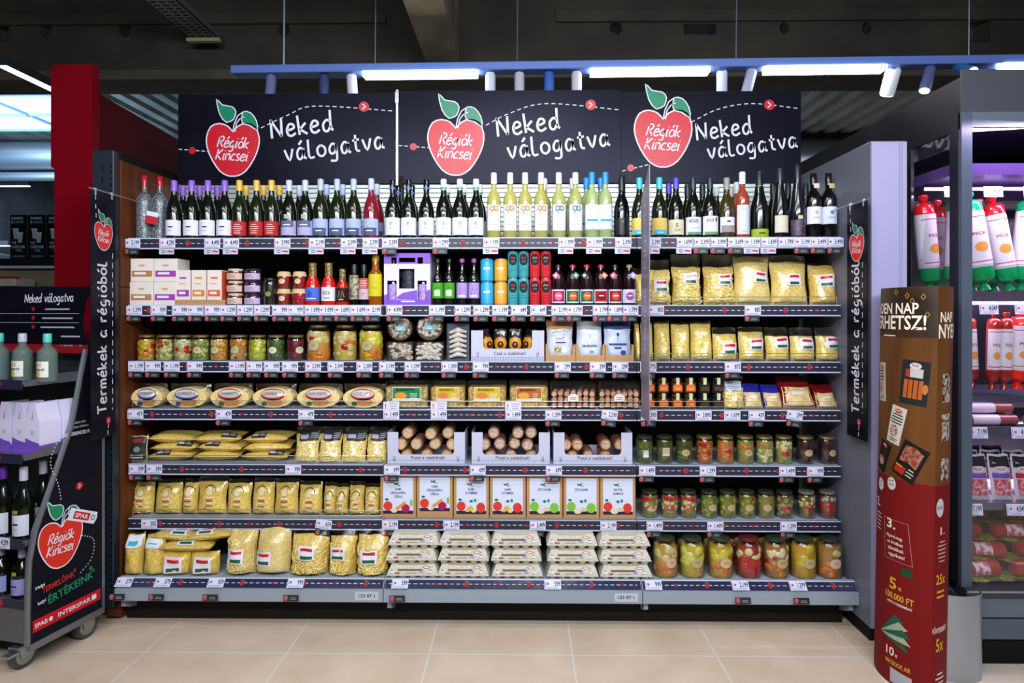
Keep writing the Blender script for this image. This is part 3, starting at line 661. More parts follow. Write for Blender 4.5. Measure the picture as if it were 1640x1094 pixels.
# bottom deck, deeper than the shelves
DZ = .229
TD = {0: [(200, '579'), (262, '579'), (347, '959'), (474, '999')], 1: [(641, '599'), (885, '599', 'n')], 2: [(1046, '999', 'n'), (1185, '2.199'), (1277, '1.299')]}
for b in range(3):
    a, c2 = ((X(184, 2.97), X(614, 2.97)), (X(614, 2.97), X(1029, 2.97)), (X(1029, 2.97), X(1376, 2.97)))[b]; c = (a + c2) / 2; w = c2 - a - .004
    t = empty('bottom_deck', (c, 3.3, DZ), '%s bay of the deep grey bottom deck' % ('left', 'middle', 'right')[b], 'shelf', group='shelves of the wall unit')
    x0 = max(-w / 2, XL - c + .02) if b == 0 else -w / 2; x1 = min(w / 2, XR - c) if b == 2 else w / 2
    m = MB(); m.box(x0, x1, -.275, .255, -.025, -.0005, 'p:#9aa4b0'); part('board', m, t)
    m = MB(); zt = -.008
    m.prism([(-.322, zt - .026), (-.29, .008), (-.276, .008), (-.276, -.09), (-.335, -.088), (-.335, -.03)], -w / 2, w / 2, 'p:#8e9aa6', mp=lambda a, y, z: (y, a, z)); part('front_lip', m, t)
    tl = math.atan2(.032, .034); m = MB(); m.box(-w / 2 + .003, w / 2 - .003, -.0025, 0, -.022, .022, 'g:#2c2c48'); m.box(-w / 2, w / 2, -.004, 0, .019, .024, 'p:#b4bcd4'); strip_art(w, b + 20).put(m, on_front(0, -.0025, 0)); part('edge_strip', m, t, (0, -.3075, -.013), (-tl, 0, 0))
    price_row(t, TD[b], 2.989, -.009, c, -tl)
    m = MB(); m.prism([(-.30, -.0905), (-.02, -.0905), (-.02, -.22), (-.05, -.22), (-.26, -.15), (-.30, -.13)], -w / 2 + .01, -w / 2 + .03, 'p:#8e9aa6', mp=lambda a, y, z: (y, a, z))
    part('bracket', m, t); m = MB()
    if b == 2: m.prism([(-.30, -.0905), (-.02, -.0905), (-.02, -.22), (-.05, -.22), (-.26, -.15), (-.30, -.13)], w / 2 - .03, w / 2 - .01, 'p:#8e9aa6', mp=lambda a, y, z: (y, a, z))
    if b == 2: part('bracket', m, t)
    if b < 2:
        m = MB(); A = Art(); m.box(-.055, .055, -.001, 0, -.02, .02, 'g:#b4bcc8'); A.text('123 07 1', 0, -.006, .014, INK, 'c', .075); A.put(m, on_front(0, -.001, 0)); part('number_plate', m, t, (w / 2 - .075, -.3352, -.058))

# ------------------------------------------------------------------ hanging banners
def side_banner(px0, px1, xw, word, label, face):
    # face = +1 print seen from the right (left banner), -1 seen from the left
    Ya = 2.79 if face > 0 else 2.835; Yb = Ya + .172; zt, zb = (2.045, .925) if face > 0 else (1.995, .925)
    t = empty('hanging_banner', (xw, Ya, zb), label, 'banner'); h = zt - zb
    m = MB(); m.box(-.0015, .0015, 0, .172, 0, h, 'slate')
    A = Art(); k = .125; A.apple(.086, h - .20 if face > 0 else h - .20, k, 1, True, 'p:#d8261a', sx=1.0)
    st = 'Termékek a régióból'; xh = .038; L = sum(HW[ACC.get(c, c)][0] + .22 for c in st) * xh
    B = Art(); B.hand(st, 0, 0, xh, WHITE, .24, 2, sx=.70 / L)
    for pts, fs, mat, lay in B.p: A.p.append(([(.105 - v, u + .115) for u, v in pts], fs, mat, lay))
    ud = .15 if face > 0 else .135
    A.dash([(ud, h - .27), (ud, .12)], .004, WHITE, .025, .02, 1); A.dash([(.03, h - .02), (.035, h - .12)], .004, WHITE, .02, .02, 1)
    A.disc(ud - .03, .075, .016, 1); A.dash([(ud - .03, .06), (ud - .035, .0)], .004, WHITE, .02, .01, 1)
    if face > 0: fn = lambda a, b, w: (.0015 + w, a, b)
    else: fn = lambda a, b, w: (-.0015 - w, .172 - a, b)
    A.put(m, fn); part('sheet', m, t)
    rod = MB(); rod.tube([(0, -.01, h + .006), (0, 3.24 - Ya, h + .006)], .003, 'm:#c8ccd2:0.3', 8); part('rod', rod, t)
    for y in (.03, .145): c = MB(); c.tube([(0, y - .006, h + .006), (0, y + .006, h + .006)], .0075, 'm:#d8dce2:0.3', 10); c.box(-.0035, .0035, y - .004, y + .004, h - .02, h + .004, 'm:#d8dce2:0.3'); part('clip', c, t)
    return t
side_banner(143, 183, -1.905, '', 'black hanging banner with apple at the left end of the shelving', 1)
side_banner(1355, 1391, 1.538, '', 'black hanging banner with apple on the pale right panel', -1)
def mid_flag():
    xw = X(1034, 2.95); Ya, Yb = 2.86, 3.05; t = empty('divider_flag', (xw, Ya, 1.0), 'narrow grey divider flag between middle and right bays', 'banner')
    ztop = Z(262, Ya, 1040) - 1.0; m = MB(); m.prism([(0, 0), (.19, .0), (.19, ztop - .13), (0, ztop)], -.0015, .0015, 'p:#8a8090', mp=lambda a, y, z: (y, a, z))
    A = Art()
    for i, (st, zz) in enumerate((('RÉGIÓK', .36), ('KINCSEI', .74))):
        vs, fs, wd = text_mesh(st); kk = .30 / wd
        for s in (1,): A.p.append(([(.12 - y * .06 / .72 , zz - .04 + x * kk) for x, y in vs], fs, 'p:#b8afbc', 1))
    A.put(m, lambda a, b, w: (-.0015 - w, .19 - a, b)); A.put(m, lambda a, b, w: (.0015 + w, a, b)); part('sheet', m, t)
    r = MB(); r.tube([(0, 0, ztop), (0, .19, ztop - .13), (0, .42, ztop - .26)], .003, 'm:#6a6c74:0.4', 8); part('rod', r, t)
mid_flag()
# ================================================================== goods
FY = 3.125
def bottle(H, R, shape, glass, cap, caph=.06, labels=(), band=None, capr=.0158, deco=None):
    P = {'burg': [(.9, 0), (1, .015), (1, .42), (.96, .50), (.80, .60), (.55, .68), ('n', .76), ('n', 1)],
         'bord': [(.9, 0), (1, .015), (1, .58), (.95, .64), (.65, .70), ('n', .75), ('n', 1)],
         'beer': [(.9, 0), (1, .02), (1, .50), (.93, .58), (.6, .68), ('n', .76), ('n', 1)],
         'sauce': [(.9, 0), (1, .02), (1, .45), (.8, .58), ('n', .70), ('n', 1)],
         'champ': [(.9, 0), (1, .015), (1, .40), (.93, .5), (.6, .66), ('n', .82), ('n', 1)],
         'flute': [(.9, 0), (1, .015), (1, .36), (.9, .48), (.55, .70), ('n', .85), ('n', 1)],
         'juice': [(.88, 0), (1, .02), (1, .66), (.9, .76), (.5, .84), ('n', .9), ('n', 1)]}[shape]
    nr = capr - .0016
    prof = [(0.0, 0.001)] + [((R * r if r != 'n' else nr), H * z * .995) for r, z in P]
    m = MB(); m.lathe(prof, glass, 20); parts = []
    c = MB(); c.lathe([(nr, H - caph), (capr, H - caph + .001), (capr * .97, H - .004), (capr * .85, H)], cap, 16)
    if band: c.lathe([(capr + .0003, H - caph + .004), (capr + .0003, H - caph + .014)], band, 16)
    parts.append(('capsule', c))
    for L in labels:
        z0, z1, mat, ang = L[0], L[1], L[2], L[3]; fn = L[4] if len(L) > 4 else None
        lm = MB(); cyl_sheet(lm, R + .0007, z0, z1, ang, mat)
        if fn: A = Art(); fn(A, z1 - z0); A.put(lm, on_cyl(R + .0007, z0))
        parts.append(('label', lm))
    return tree(('bottle_glass', m), *parts)
DG = 'g:#0d120c'; GG = 'g:#181e0b'
def L_white(A, h): A.lines(-.018, h * .45, .036, h * .18, 1, INK, 1, .5); A.lines(-.014, h * .28, .028, h * .1, 1, 'c:#8a8a98', 1, .4)
def L_red(A, h): A.lines(-.024, h * .1, .048, h * .75, 5, 'c:#e8c8c0', 1, .3)
def L_blue(A, h): A.rect(-.037, h * .55, .074, h * .45, 'c:#5c6284', 1); A.lines(-.02, h * .6, .04, h * .2, 1, WHITE, 2, .4)
def L_lb(A, h): A.rect(-.037, 0, .074, h * .45, 'c:#4f5a7c', 1); A.stroke([(-.037, h * .42), (-.01, h * .5), (.02, h * .4), (.037, h * .44)], .004, 'c:#2e3a5c', 2); A.lines(-.02, h * .2, .04, h * .14, 1, WHITE, 2, .5)
def L_round(A, h): A.ell(0, h * .65, .0075, .0085, 'c:#4a5666', 1, 8); A.ell(0, h * .65, .0055, .0065, WHITE, 2, 8); A.rect(-.001, h * .6, .003, .01, 'c:#4a5666', 3, 1); A.lines(-.014, h * .3, .028, h * .14, 2, 'c:#9a9aa8', 1, .4)
def L_spec(colr):
    def f(A, h):
        for dx in (-.008, .012): A.ell(dx, h * .85, .0125, .014, colr, 1, 8); A.ell(dx, h * .85, .0065, .008, 'c:#ece6dc', 2, 8)
        A.poly([(-.016, h * .84), (-.008, h * .62), (.002, h * .76)], colr, 1); A.lines(-.018, h * .2, .036, h * .06, 1, 'c:#a8a8b8', 1, .5)
    return f
def L_azure(A, h): A.lines(-.03, h * .3, .06, h * .1, 1, 'c:#3898d8', 1, .8); A.ell(0, h * .65, .01, .012, 'c:#c8dcf0', 1, 8)
def L_beach(A, h): A.rect(-.037, 0, .074, h * .3, 'c:#4ab4d8', 1); A.stroke([(-.035, h * .4), (-.01, h * .48), (.03, h * .4)], .005, 'c:#e07830', 2); A.lines(-.02, h * .08, .04, h * .12, 1, WHITE, 2, .4)
def L_cream(A, h): A.text('S', -.004, h * .5, .02, INK, 'c'); A.lines(-.024, h * .2, .048, h * .2, 2, 'c:#8a8270', 1, .4)
def L_bosze(A, h): A.text('BÖSZE', -.006, h * .68, .016, INK, 'c', .044); A.rect(-.037, 0, .074, h * .16, 'c:#6a9a70', 1); A.lines(-.02, h * .3, .04, h * .14, 1, 'c:#b8b0d0', 1, .5)
def L_cho(A, h): A.text('BÖSZE', -.008, h * .70, .013, INK, 'c', .034); A.rect(.018, h * .7, .01, .02, INK, 1, 2); A.rect(-.037, 0, .074, h * .16, 'c:#6a9a70', 1)
def L_mauve(A, h): A.rect(-.037, 0, .074, h * .45, 'c:#9a8a90', 1); A.lines(-.01, h * .6, .02, h * .2, 1, INK, 2, .5)
def L_tall(A, h): A.lines(-.01, h * .78, .02, h * .1, 1, 'c:#7a8ac0', 1, .6); A.lines(-.02, h * .08, .04, h * .04, 1, 'c:#8a9ab8', 1, .6)
def L_emb(A, h): A.ell(0, h * .66, .009, .010, 'c:#3a88a8', 1, 8); A.lines(-.02, h * .3, .04, h * .14, 2, INK, 1, .25)
def L_emb2(A, h): A.ell(0, h * .66, .008, .009, 'c:#c8a898', 1, 8); A.lines(-.02, h * .3, .04, h * .14, 2, 'c:#6a6a7a', 1, .25)
def L_lime(A, h): A.lines(-.025, h * .35, .05, h * .25, 1, INK, 1, .6); A.lines(-.03, h * .08, .06, h * .1, 1, INK, 1, .4)
R1 = .0385
WB = {
 'purple': bottle(.297, R1, 'burg', DG, 'p:#8a5ad0', .056, [(.018, .095, WHITE, 1.35, L_white)]),
 'yellow': bottle(.297, .0365, 'burg', GG, 'p:#d8b040', .054, [(.018, .088, 'c:#b42a2e', 1.35, L_red)]),
 'medal': bottle(.297, R1, 'burg', DG, 'p:#b8c4dc', .056, [(.018, .092, 'c:#a8a4d0', 1.35, L_blue), (.100, .122, 'c:#a8a890', .28)]),
 'lblue': bottle(.302, R1, 'burg', GG, 'p:#a8b8dc', .058, [(.018, .10, 'c:#a2b0d8', 1.35, L_lb)]),
 'rose': bottle(.304, R1, 'burg', 'g:#7a1a28', 'p:#b0bcdc', .058, [(.018, .10, 'c:#a2b0d8', 1.35, L_lb)]),
 'band': bottle(.297, R1, 'burg', DG, 'g:#101218', .052, [(.018, .105, WHITE, 1.35, L_round), (.108, .122, 'c:#5a5c2c', .25)], band='p:#2a6ab8'),
 'green': bottle(.300, R1, 'burg', DG, 'p:#dfe4e8', .056, [(.018, .105, WHITE, 1.35, L_round), (.108, .122, 'c:#5a5c2c', .25)], band='p:#3a9a80'),
 'specs': bottle(.330, .0345, 'bord', 't:#c8c470:0.6', 'p:#d8d8e6', .058, [(.04, .168, WHITE, 1.15, L_spec('c:#b07828'))]),
 'specb': bottle(.330, .0345, 'bord', 't:#c8cc84:0.55', 'p:#dcd4dc', .058, [(.04, .168, WHITE, 1.15, L_spec('c:#1a6a88'))]),
 'azure': bottle(.332, .0345, 'bord', 't:#bccc90:0.6', 'p:#2088d0', .060, [(.045, .168, 'c:#d4deee', 1.3, L_azure)]),
 'black': bottle(.308, R1, 'burg', 'g:#0b0b10', 'p:#17171c', .07, [(.018, .10, 'p:#16161d', 1.2), (.078, .088, 'c:#8a7a48', .12)]),
 'beach': bottle(.305, R1, 'burg', GG, 'p:#38b4c8', .058, [(.018, .10, 'c:#dcc46a', 1.35, L_beach)]),
 'violet': bottle(.303, R1, 'burg', DG, 'p:#4a3ab4', .056, [(.018, .092, 'c:#d4ccb0', 1.35, L_cream)]),
 'bosze': bottle(.304, R1, 'burg', DG, 'p:#1b2c40', .056, [(.018, .105, WHITE, 1.35, L_bosze)]),
 'bosze2': bottle(.304, R1, 'burg', DG, 'p:#1d2430', .056, [(.018, .11, WHITE, 1.3, L_cho)]),
 'mauve': bottle(.303, .0375, 'burg', 'g:#3a3416', 'p:#8a8c88', .06, [(.03, .105, WHITE, 1.2, L_mauve)]),
 'orange': bottle(.300, .034, 'bord', 't:#b05a2a:0.85', 'p:#dde0e8', .06, []),
 'tall': bottle(.332, .034, 'bord', 't:#a04a30:0.85', 'p:#e4e8f2', .062, [(.02, .165, 'c:#ccd0e6', 1.1, L_tall)]),
 'lime': bottle(.335, .043, 'champ', 'g:#0a120d', 'p:#10181c', .085, [(.004, .046, 'c:#9ab02a', 1.35, L_lime)], capr=.019, band='c:#9ab02a'),
 'lime_n': None,
 'ecru': bottle(.350, .0385, 'flute', 'g:#0c0d12', 'p:#16282f', .07, [(.028, .112, 'c:#cfccb8', 1.0)], capr=.0165),
 'decor': bottle(.365, .0385, 'flute', 'g:#141420', 'p:#16161f', .07, [(.012, .09, 'mix:#5c4a60:#2a2436:120', 1.3), (.094, .112, 'c:#c8bc98', .3)], capr=.0165),
 'plain': bottle(.325, .0375, 'bord', 'g:#0b0b0d', 'g:#121216', .06, [(.07, .155, WHITE, 1.3, L_emb2), (.245, .268, 'c:#d0ccb8', .35)], capr=.0165),
 'plain2': bottle(.325, .0375, 'bord', 'g:#0b0b0d', 'g:#121216', .06, [(.07, .155, 'c:#c8cee0', 1.3, L_emb), (.245, .268, 'c:#b8a878', .35)], capr=.0165),
 'dark': bottle(.30, .037, 'burg', DG, 'p:#14202c', .056, []),
 'lacey': bottle(.325, .0385, 'bord', 'lace', 'g:#a81828', .062, [], capr=.0135),
 'small': bottle(.285, .034, 'burg', GG, 'p:#c8ccd0', .05, []),
}
DESC = {'purple': ('purple capped dark wine bottle with white label', 'purple capped wine bottles'), 'yellow': ('yellow capped wine bottle with red label', 'yellow capped red label wine bottles'),
 'medal': ('silver capped bottle with lilac label', 'medal wine bottles'), 'lblue': ('pale capped bottle with light blue label', 'lake label wine bottles'),
 'rose': ('pale capped bottle of dark rose wine', 'rose wine bottles'), 'band': ('black capped bottle with blue neck band', 'blue banded wine bottles'),
 'green': ('white capped dark bottle with green neck band', 'green banded wine bottles'), 'specs': ('clear white wine bottle with orange emblem', 'orange emblem wine bottles'), 'specb': ('clear white wine bottle with blue emblem', 'blue emblem wine bottles'),
 'azure': ('clear bottle with bright blue cap', 'bright blue capped wine bottles'), 'beach': ('bottle with yellow and cyan label', 'yellow and cyan label bottles'), 'violet': ('violet capped dark bottle', 'violet capped bottles'), 'bosze': ('dark bottle with white label and green base line', 'white and green label bottles')}
W1 = [('purple', [279, 307, 333, 360], [293, 320, 348, 371]), ('yellow', [383.5, 411, 435], [394, 422, 447.5]), ('medal', [463, 489], [479.5]), ('lblue', [513.5, 540, 566.5], [523, 549]), ('rose', [594.6], [603.4]), ('band', [629, 654.5, 683], [638, 660]), ('green', [710.5, 736.5, 762.5], [716, 742.5, 768]), ('specs', [791, 817, 841, 866.5], [872]), ('specb', [895, 921.5], [917]), ('azure', [948, 969.5], [939, 962])]
def row1():
    z = ROWZ[0]
    for kind, fr, bk in W1:
        d, g = DESC[kind]
        for i, px in enumerate(fr):
            R = .0385 if kind not in ('specs', 'specb', 'azure') else .035; y = FY + R + .002
            lab = d + (', front row, ' + nth(i, len(fr)) + ' such bottle' if len(fr) > 1 else ', front row')
            place('wine_bottle', WB[kind], lab, 'wine bottle', (X(px, y), y, z), (0, 0, random.Random(px).uniform(-.08, .08)), g)
        for i, px in enumerate(bk):
            y = 3.30; w0 = X(px, y)
            lab = d + ', back row, ' + (nth(i, len(bk)) if len(bk) > 1 else 'the only one')
            place('wine_bottle', WB[kind], lab, 'wine bottle', (w0, y + (.09 if (kind, i) == ('purple', 3) else 0), z), (0, 0, .1), g)
    one = [('black', 995.6, 0, 'all black wine bottle between blue capped bottles and the divider flag', None), ('beach', 1024, 0, 'yellow and cyan label bottle partly behind the grey divider flag', None), ('beach', 1056, 0, 'yellow and cyan label bottle with cyan cap, right of the divider flag', None), ('violet', 1082.5, 0, 'violet capped dark bottle with cream label', None), ('violet', 1071, 3.30, 'violet capped bottle standing behind the cream label bottle', None),
      ('bosze', 1110, 0, 'dark bottle with large black lettering on white label, left of two', None), ('bosze2', 1137, 0, 'dark bottle with small black square on white label, right of two', None), ('dark', 1101, 3.31, 'dark bottle in the back, behind the left lettered white label', None), ('dark', 1125, 3.31, 'dark bottle in the back, between the two lettered white labels', None), ('small', 1147, 3.30, 'white capped small bottle in the back beside the grey capped bottle', None),
      ('mauve', 1163.7, 0, 'grey capped amber bottle with white and mauve label', None), ('small', 1171.5, 3.33, 'white capped small bottle behind the mauve label bottle', None), ('orange', 1180, 3.26, 'orange rose bottle without label, behind the tall label bottle', None), ('tall', 1188.7, 0, 'rose bottle with tall pale lilac label and white cap', None), ('lime', 1216, 0, 'dark sparkling wine bottle with lime green base label', None),
      ('dark', 1238, 3.30, 'dark bottle behind, left of the cream label bottle', None), ('ecru', 1249, 0, 'slender dark bottle with plain cream label', None), ('dark', 1262, 3.30, 'dark bottle behind, right of the cream label bottle', None), ('decor', 1277, 0, 'tallest slender dark bottle with purple patterned sleeve', None), ('dark', 1290, 3.30, 'dark bottle behind, right of the purple patterned bottle', None), ('plain', 1302.7, 0, 'dark bottle with white label and neck medal, next to last at right', None), ('plain2', 1327, 0, 'rightmost dark bottle on the top shelf, blue emblem on its label', None),
      ('lacey', 231.5, 3.18, 'silver crackle bottle with red neck, leftmost on the top shelf', None), ('lacey', 256, 3.2, 'silver crackle bottle with red neck beside the purple capped bottles', None)]
    for kind, px, yy, lab, _ in one:
        y = yy or (FY + .042 if kind != 'lime' else FY + .048)
        place('wine_bottle' if kind not in ('lime',) else 'sparkling_wine_bottle', WB[kind], lab, 'wine bottle', (X(px, y), y, z + .0002))
    t = place('paper_tag', tree(('card', (lambda m: (m.box(-.03, .03, -.0006, 0, -.03, .03, WHITE), m.box(-.03, .03, -.0012, -.0006, -.03, .008, 'p:#b82838'), m)[-1])(MB()))), 'red and white paper tag hanging from the silver crackle bottles', 'tag', (X(242, 3.12), 3.125, z + .105), (0, radians(12), 0))
row1()

# ---- jars
def jar(R, H, lid, liquid, chunks, label=None, seed=0, sq=0, cloth=None, rings=False):
    rn = random.Random(seed); lh = .011
    g = MB(); g.lathe([(0, .0005), (R * .92, .0005), (R, .006), (R, H * .80), (R * .93, H * .88), (R * (.82 if R < .05 else .71), H - lh)], 'glass', 22, sq=sq)
    c = MB(); Ri = R * .87; c.lathe([(0, .003), (Ri * .93, .003), (Ri, .008), (Ri, H * .74), (Ri * .93, H * .82), (0, H * .82)], liquid, 20, sq=sq)
    for col, cr, n in chunks:
        zs = None
        if ':' in col and col.split('@')[0] != col: col, zs = col.split('@'); zs = [float(v) for v in zs.split(',')]
        for i in range(int(n * 1.7) if n > 4 else n):
            a = rn.uniform(-1.5, 1.5) if n > 2 else rn.uniform(-.5, .5); z = rn.uniform(cr + .004, H * .78 - cr) if not zs else rn.uniform(zs[0], zs[1]) * H
            rr = R - .0024 - cr * .6; c.ball((rr * sin(a), -rr * cos(a), z), (cr, cr * .6, cr * rn.uniform(.8, 1.1)), col, 9, 6, 0, rn, Matrix.Rotation(a, 3, 'Z'))
    l = MB(); rl = R * (.86 if R < .05 else .74); l.lathe([(rl, H - lh), (rl * 1.01, H - lh + .001), (rl * 1.01, H - .002), (rl * .96, H), (0, H - .0005)], lid, 20)
    ps = [('glass', g), ('contents', c), ('lid', l)]
    if cloth:
        k = MB(); k.lathe([(R * 1.08, H - lh - .012), (R * 1.0, H - lh - .004), (rl * 1.04, H - .001), (rl * .8, H + .002), (0, H + .002)], cloth, 20); ps.append(('cloth_cover', k))
    if label:
        k = MB(); A = Art(); kind = label[0]
        if kind == 'o': A.ell(label[1] * 1, H * .42, R * .46, R * .38, label[2], 1, 12); A.lines(label[1] - R * .26, H * .42 - .004, R * .52, .014, 3, 'c:#6a5a40', 2, .3)
        if kind == 'r': A.rect(-R * label[1], H * label[3], R * 2 * label[1], H * label[4], label[2], 1); A.lines(-R * .5, H * (label[3] + .1), R, H * label[4] * .6, 3, 'c:#6a5a50', 2, .3)
        A.put(k, on_cyl(R + .0006, 0)); ps.append(('label', k))
    return tree(*ps)
G_LID = 'm:#b8a468:0.3'; DK_LID = 'p:#25301e'; CRM = 'c:#b09c70'
RED = 'g:#a01614'; ORG = 'g:#bc6a22'; CRE = 'g:#c4b880'; YEL = 'g:#c0a428'; GRN = 'g:#6a7a28'; LIM = 'g:#a8b030'
def S(c, z=None): return c + ('@%g,%g' % z if z else '')
SMALLJ = [
 ('p:#b88a28', [(YEL, .012, 10), (S(RED, (.35, .6)), .013, 3), (ORG, .010, 8)], None, 'mixed yellow and orange pickles'),
 ('p:#9aa050', [(CRE, .011, 12), (S(RED, (.4, .6)), .014, 3), (GRN, .009, 6), (S(RED, (.7, .8)), .008, 5)], None, 'pale and red pickles'),
 ('p:#a0a060', [(CRE, .012, 12), (S(RED, (.3, .55)), .015, 5), (S('g:#b8c8a0', (.65, .78)), .010, 6)], None, 'white onions over red peppers'),
 ('p:#7a8a38', [(GRN, .010, 12), (S(RED, (.5, .6)), .009, 2), (CRE, .010, 6)], ('o', .0, 'c:#b8b890'), 'green pickles with round label'),
 ('p:#b08030', [(S(CRE, (.6, .78)), .011, 8), (ORG, .010, 10), (YEL, .010, 6)], ('o', -.006, 'c:#b8b890'), 'orange salad with round label'),
 ('p:#a87838', [(S(ORG, (.6, .78)), .009, 10), (RED, .008, 4), (CRE, .010, 8)], ('o', -.004, 'c:#b0ac80'), 'red topped pickles with round label'),
 ('p:#98a020', [(LIM, .013, 12), (S('g:#c8c860', (.4, .7)), .014, 5)], None, 'bright yellow green pickles'),
 ('p:#3a5018', [('g:#3f5a1c', .009, 16)], ('o', -.004, 'c:#c8ccb0'), 'dark green relish with oval label'),
 ('p:#5a0a20', [], ('o', .034, 'c:#c0b898'), 'dark red beetroot jelly')]
def row3_left():
    z = ROWZ[2]; cx = [235, 265, 294, 322, 352, 383, 413, 443, 474]
    for i, (liq, ch, lab, d) in enumerate(SMALLJ):
        R = .0445; y = FY + R + .002; t = jar(R, .128, G_LID, liq, ch, lab, i + 3)
        place('pickle_jar', t, 'small glass jar of ' + d, 'jar', (X(cx[i], y), y, z), group='small pickle jars on the third shelf')
    big = [('p:#c08a38', [(S(CRE, (.55, .75)), .02, 7), (S(ORG, (.05, .3)), .018, 9), (S(RED, (.6, .66)), .009, 4), (S('g:#b8bc60', (.6, .75)), .018, 3)], 'big jar of mixed pickles with red pepper strip'), ('p:#c0a850', [(S(CRE, (.6, .75)), .018, 4), (S(RED, (.35, .45)), .028, 1), (S(ORG, (.5, .6)), .013, 5), (CRE, .016, 8)], 'big jar of mixed pickles with red round pepper'), ('p:#c8a030', [(S('g:#c8c848', (.5, .78)), .022, 8), (S(ORG, (.05, .3)), .018, 8), (YEL, .015, 5)], 'big jar of pale yellow peppers')]
    for i, (liq, ch, d) in enumerate(big):
        R = .0625; y = FY + R + .002; t = jar(R, .178, G_LID, liq, ch, ('o', -.01, 'c:#a8a078') if i != 1 else None, i + 40)
        px = (511, 553.5, 595)[i]; place('pickle_jar', t, d + ', third shelf', 'jar', (X(px, y), y, z), group='big pickle jars on the third shelf')
row3_left()
def jar_rows_right():
    z = ROWZ[4]; cx = [1032, 1064, 1095, 1128, 1161, 1193, 1224, 1255, 1289, 1324]
    dat = [('p:#4a5418', [('g:#586420', .009, 14)], ('r', .3, WHITE, .25, .25), 'green cucumbers with white corner label'), ('p:#424c16', [('g:#4c5a1c', .009, 14)], ('r', .4, 'c:#c8b8a0', .3, .3), 'green cucumbers with square label'), ('p:#3e4818', [('g:#46541c', .009, 12)], ('o', 0, CRM), 'dark green pickles with oval cream label'), ('p:#8a5a20', [(S(RED, (.38, .42)), .025, 1), (ORG, .012, 9), (S(RED, (.65, .75)), .012, 5)], None, 'orange and red paprika'), ('p:#a06a28', [(S(RED, (.42, .48)), .024, 1), (ORG, .012, 12)], None, 'orange salad with red pepper'), ('p:#7a7a28', [(S(ORG, (.5, .7)), .012, 6), (GRN, .011, 8)], ('o', .004, CRM), 'olive and orange pickles, oval label'), ('p:#7a8a48', [(S(CRE, (.1, .6)), .013, 9), (S(ORG, (.6, .7)), .009, 5)], ('o', .008, 'c:#b0a078'), 'pale cabbage, brown oval label'), ('p:#8a8a40', [(S(CRE, (.55, .75)), .013, 7), (S(RED, (.35, .42)), .023, 1), (GRN, .011, 4)], None, 'white onions above red pepper'), ('p:#300812', [], ('o', .002, CRM), 'beetroot with centred cream label'), ('p:#300812', [], ('o', .012, CRM), 'beetroot with cream label turned right')]
    for i, (liq, ch, lab, d) in enumerate(dat):
        R = .0435; y = FY + R + .002; t = jar(R, .134, DK_LID if i < 3 else G_LID, liq, ch, lab, i + 60)
        place('pickle_jar', t, 'jar of ' + d + ', fifth shelf at right', 'jar', (X(cx[i], y), y, z), group='pickle jars on the fifth shelf')
    z = ROWZ[5]; cx = [1040, 1072, 1102, 1135, 1165, 1195.5, 1226, 1256, 1291, 1325]
    redp = [(S(RED, (.36, .42)), .024, 1), (S('g:#b01428', (.68, .76)), .011, 6), (S(CRE, (.3, .6)), .012, 6), (GRN, .010, 4)]
    dat = [('p:#6a7228', redp, None, 'red and pale pickles, leftmost jar'), ('p:#8a7a38', redp, None, 'red round pepper and cabbage, second jar'), ('p:#7a6a30', redp, None, 'red round pepper and cabbage, third jar'), ('p:#606818', [('g:#98a020', .010, 5), (GRN, .010, 9)], ('o', .008, CRM), 'olive green pickles, oval label right'), ('p:#686c18', [('g:#98a020', .011, 8)], ('o', .008, CRM), 'olive green pickles with bright green top'), ('p:#686818', [(S(RED, (.7, .76)), .008, 4), ('g:#8a9020', .010, 8)], ('o', 0, CRM), 'green pickles with red bits on top'), ('p:#7a7030', [(GRN, .010, 8)], ('o', -.006, CRM), 'plain olive pickles with left turned label'), ('p:#604a28', [(S(RED, (.38, .45)), .022, 2), (S('g:#808850', (.1, .7)), .012, 9)], None, 'dark red and green salad, third from right'), ('p:#60502c', [(S(RED, (.38, .45)), .022, 1), (S(CRE, (.4, .75)), .011, 7), (GRN, .011, 5)], None, 'red pepper and white pieces, second from right'), ('p:#703a20', [(S(RED, (.3, .5)), .019, 5), (S('g:#a8a8a0', (.65, .76)), .010, 6)], None, 'red peppers under white onion, rightmost')]
    for i, (liq, ch, lab, d) in enumerate(dat):
        R = .0435; y = FY + R + .002; t = jar(R, .130, DK_LID if i < 8 else 'p:#6a6a58', liq, ch, lab, i + 80)
        place('pickle_jar', t, 'sixth shelf jar of ' + d, 'jar', (X(cx[i], y), y, z), group='pickle jars on the sixth shelf')
    z = DZ; cx = [1065, 1108, 1153.5, 1198, 1242, 1285.5, 1328]
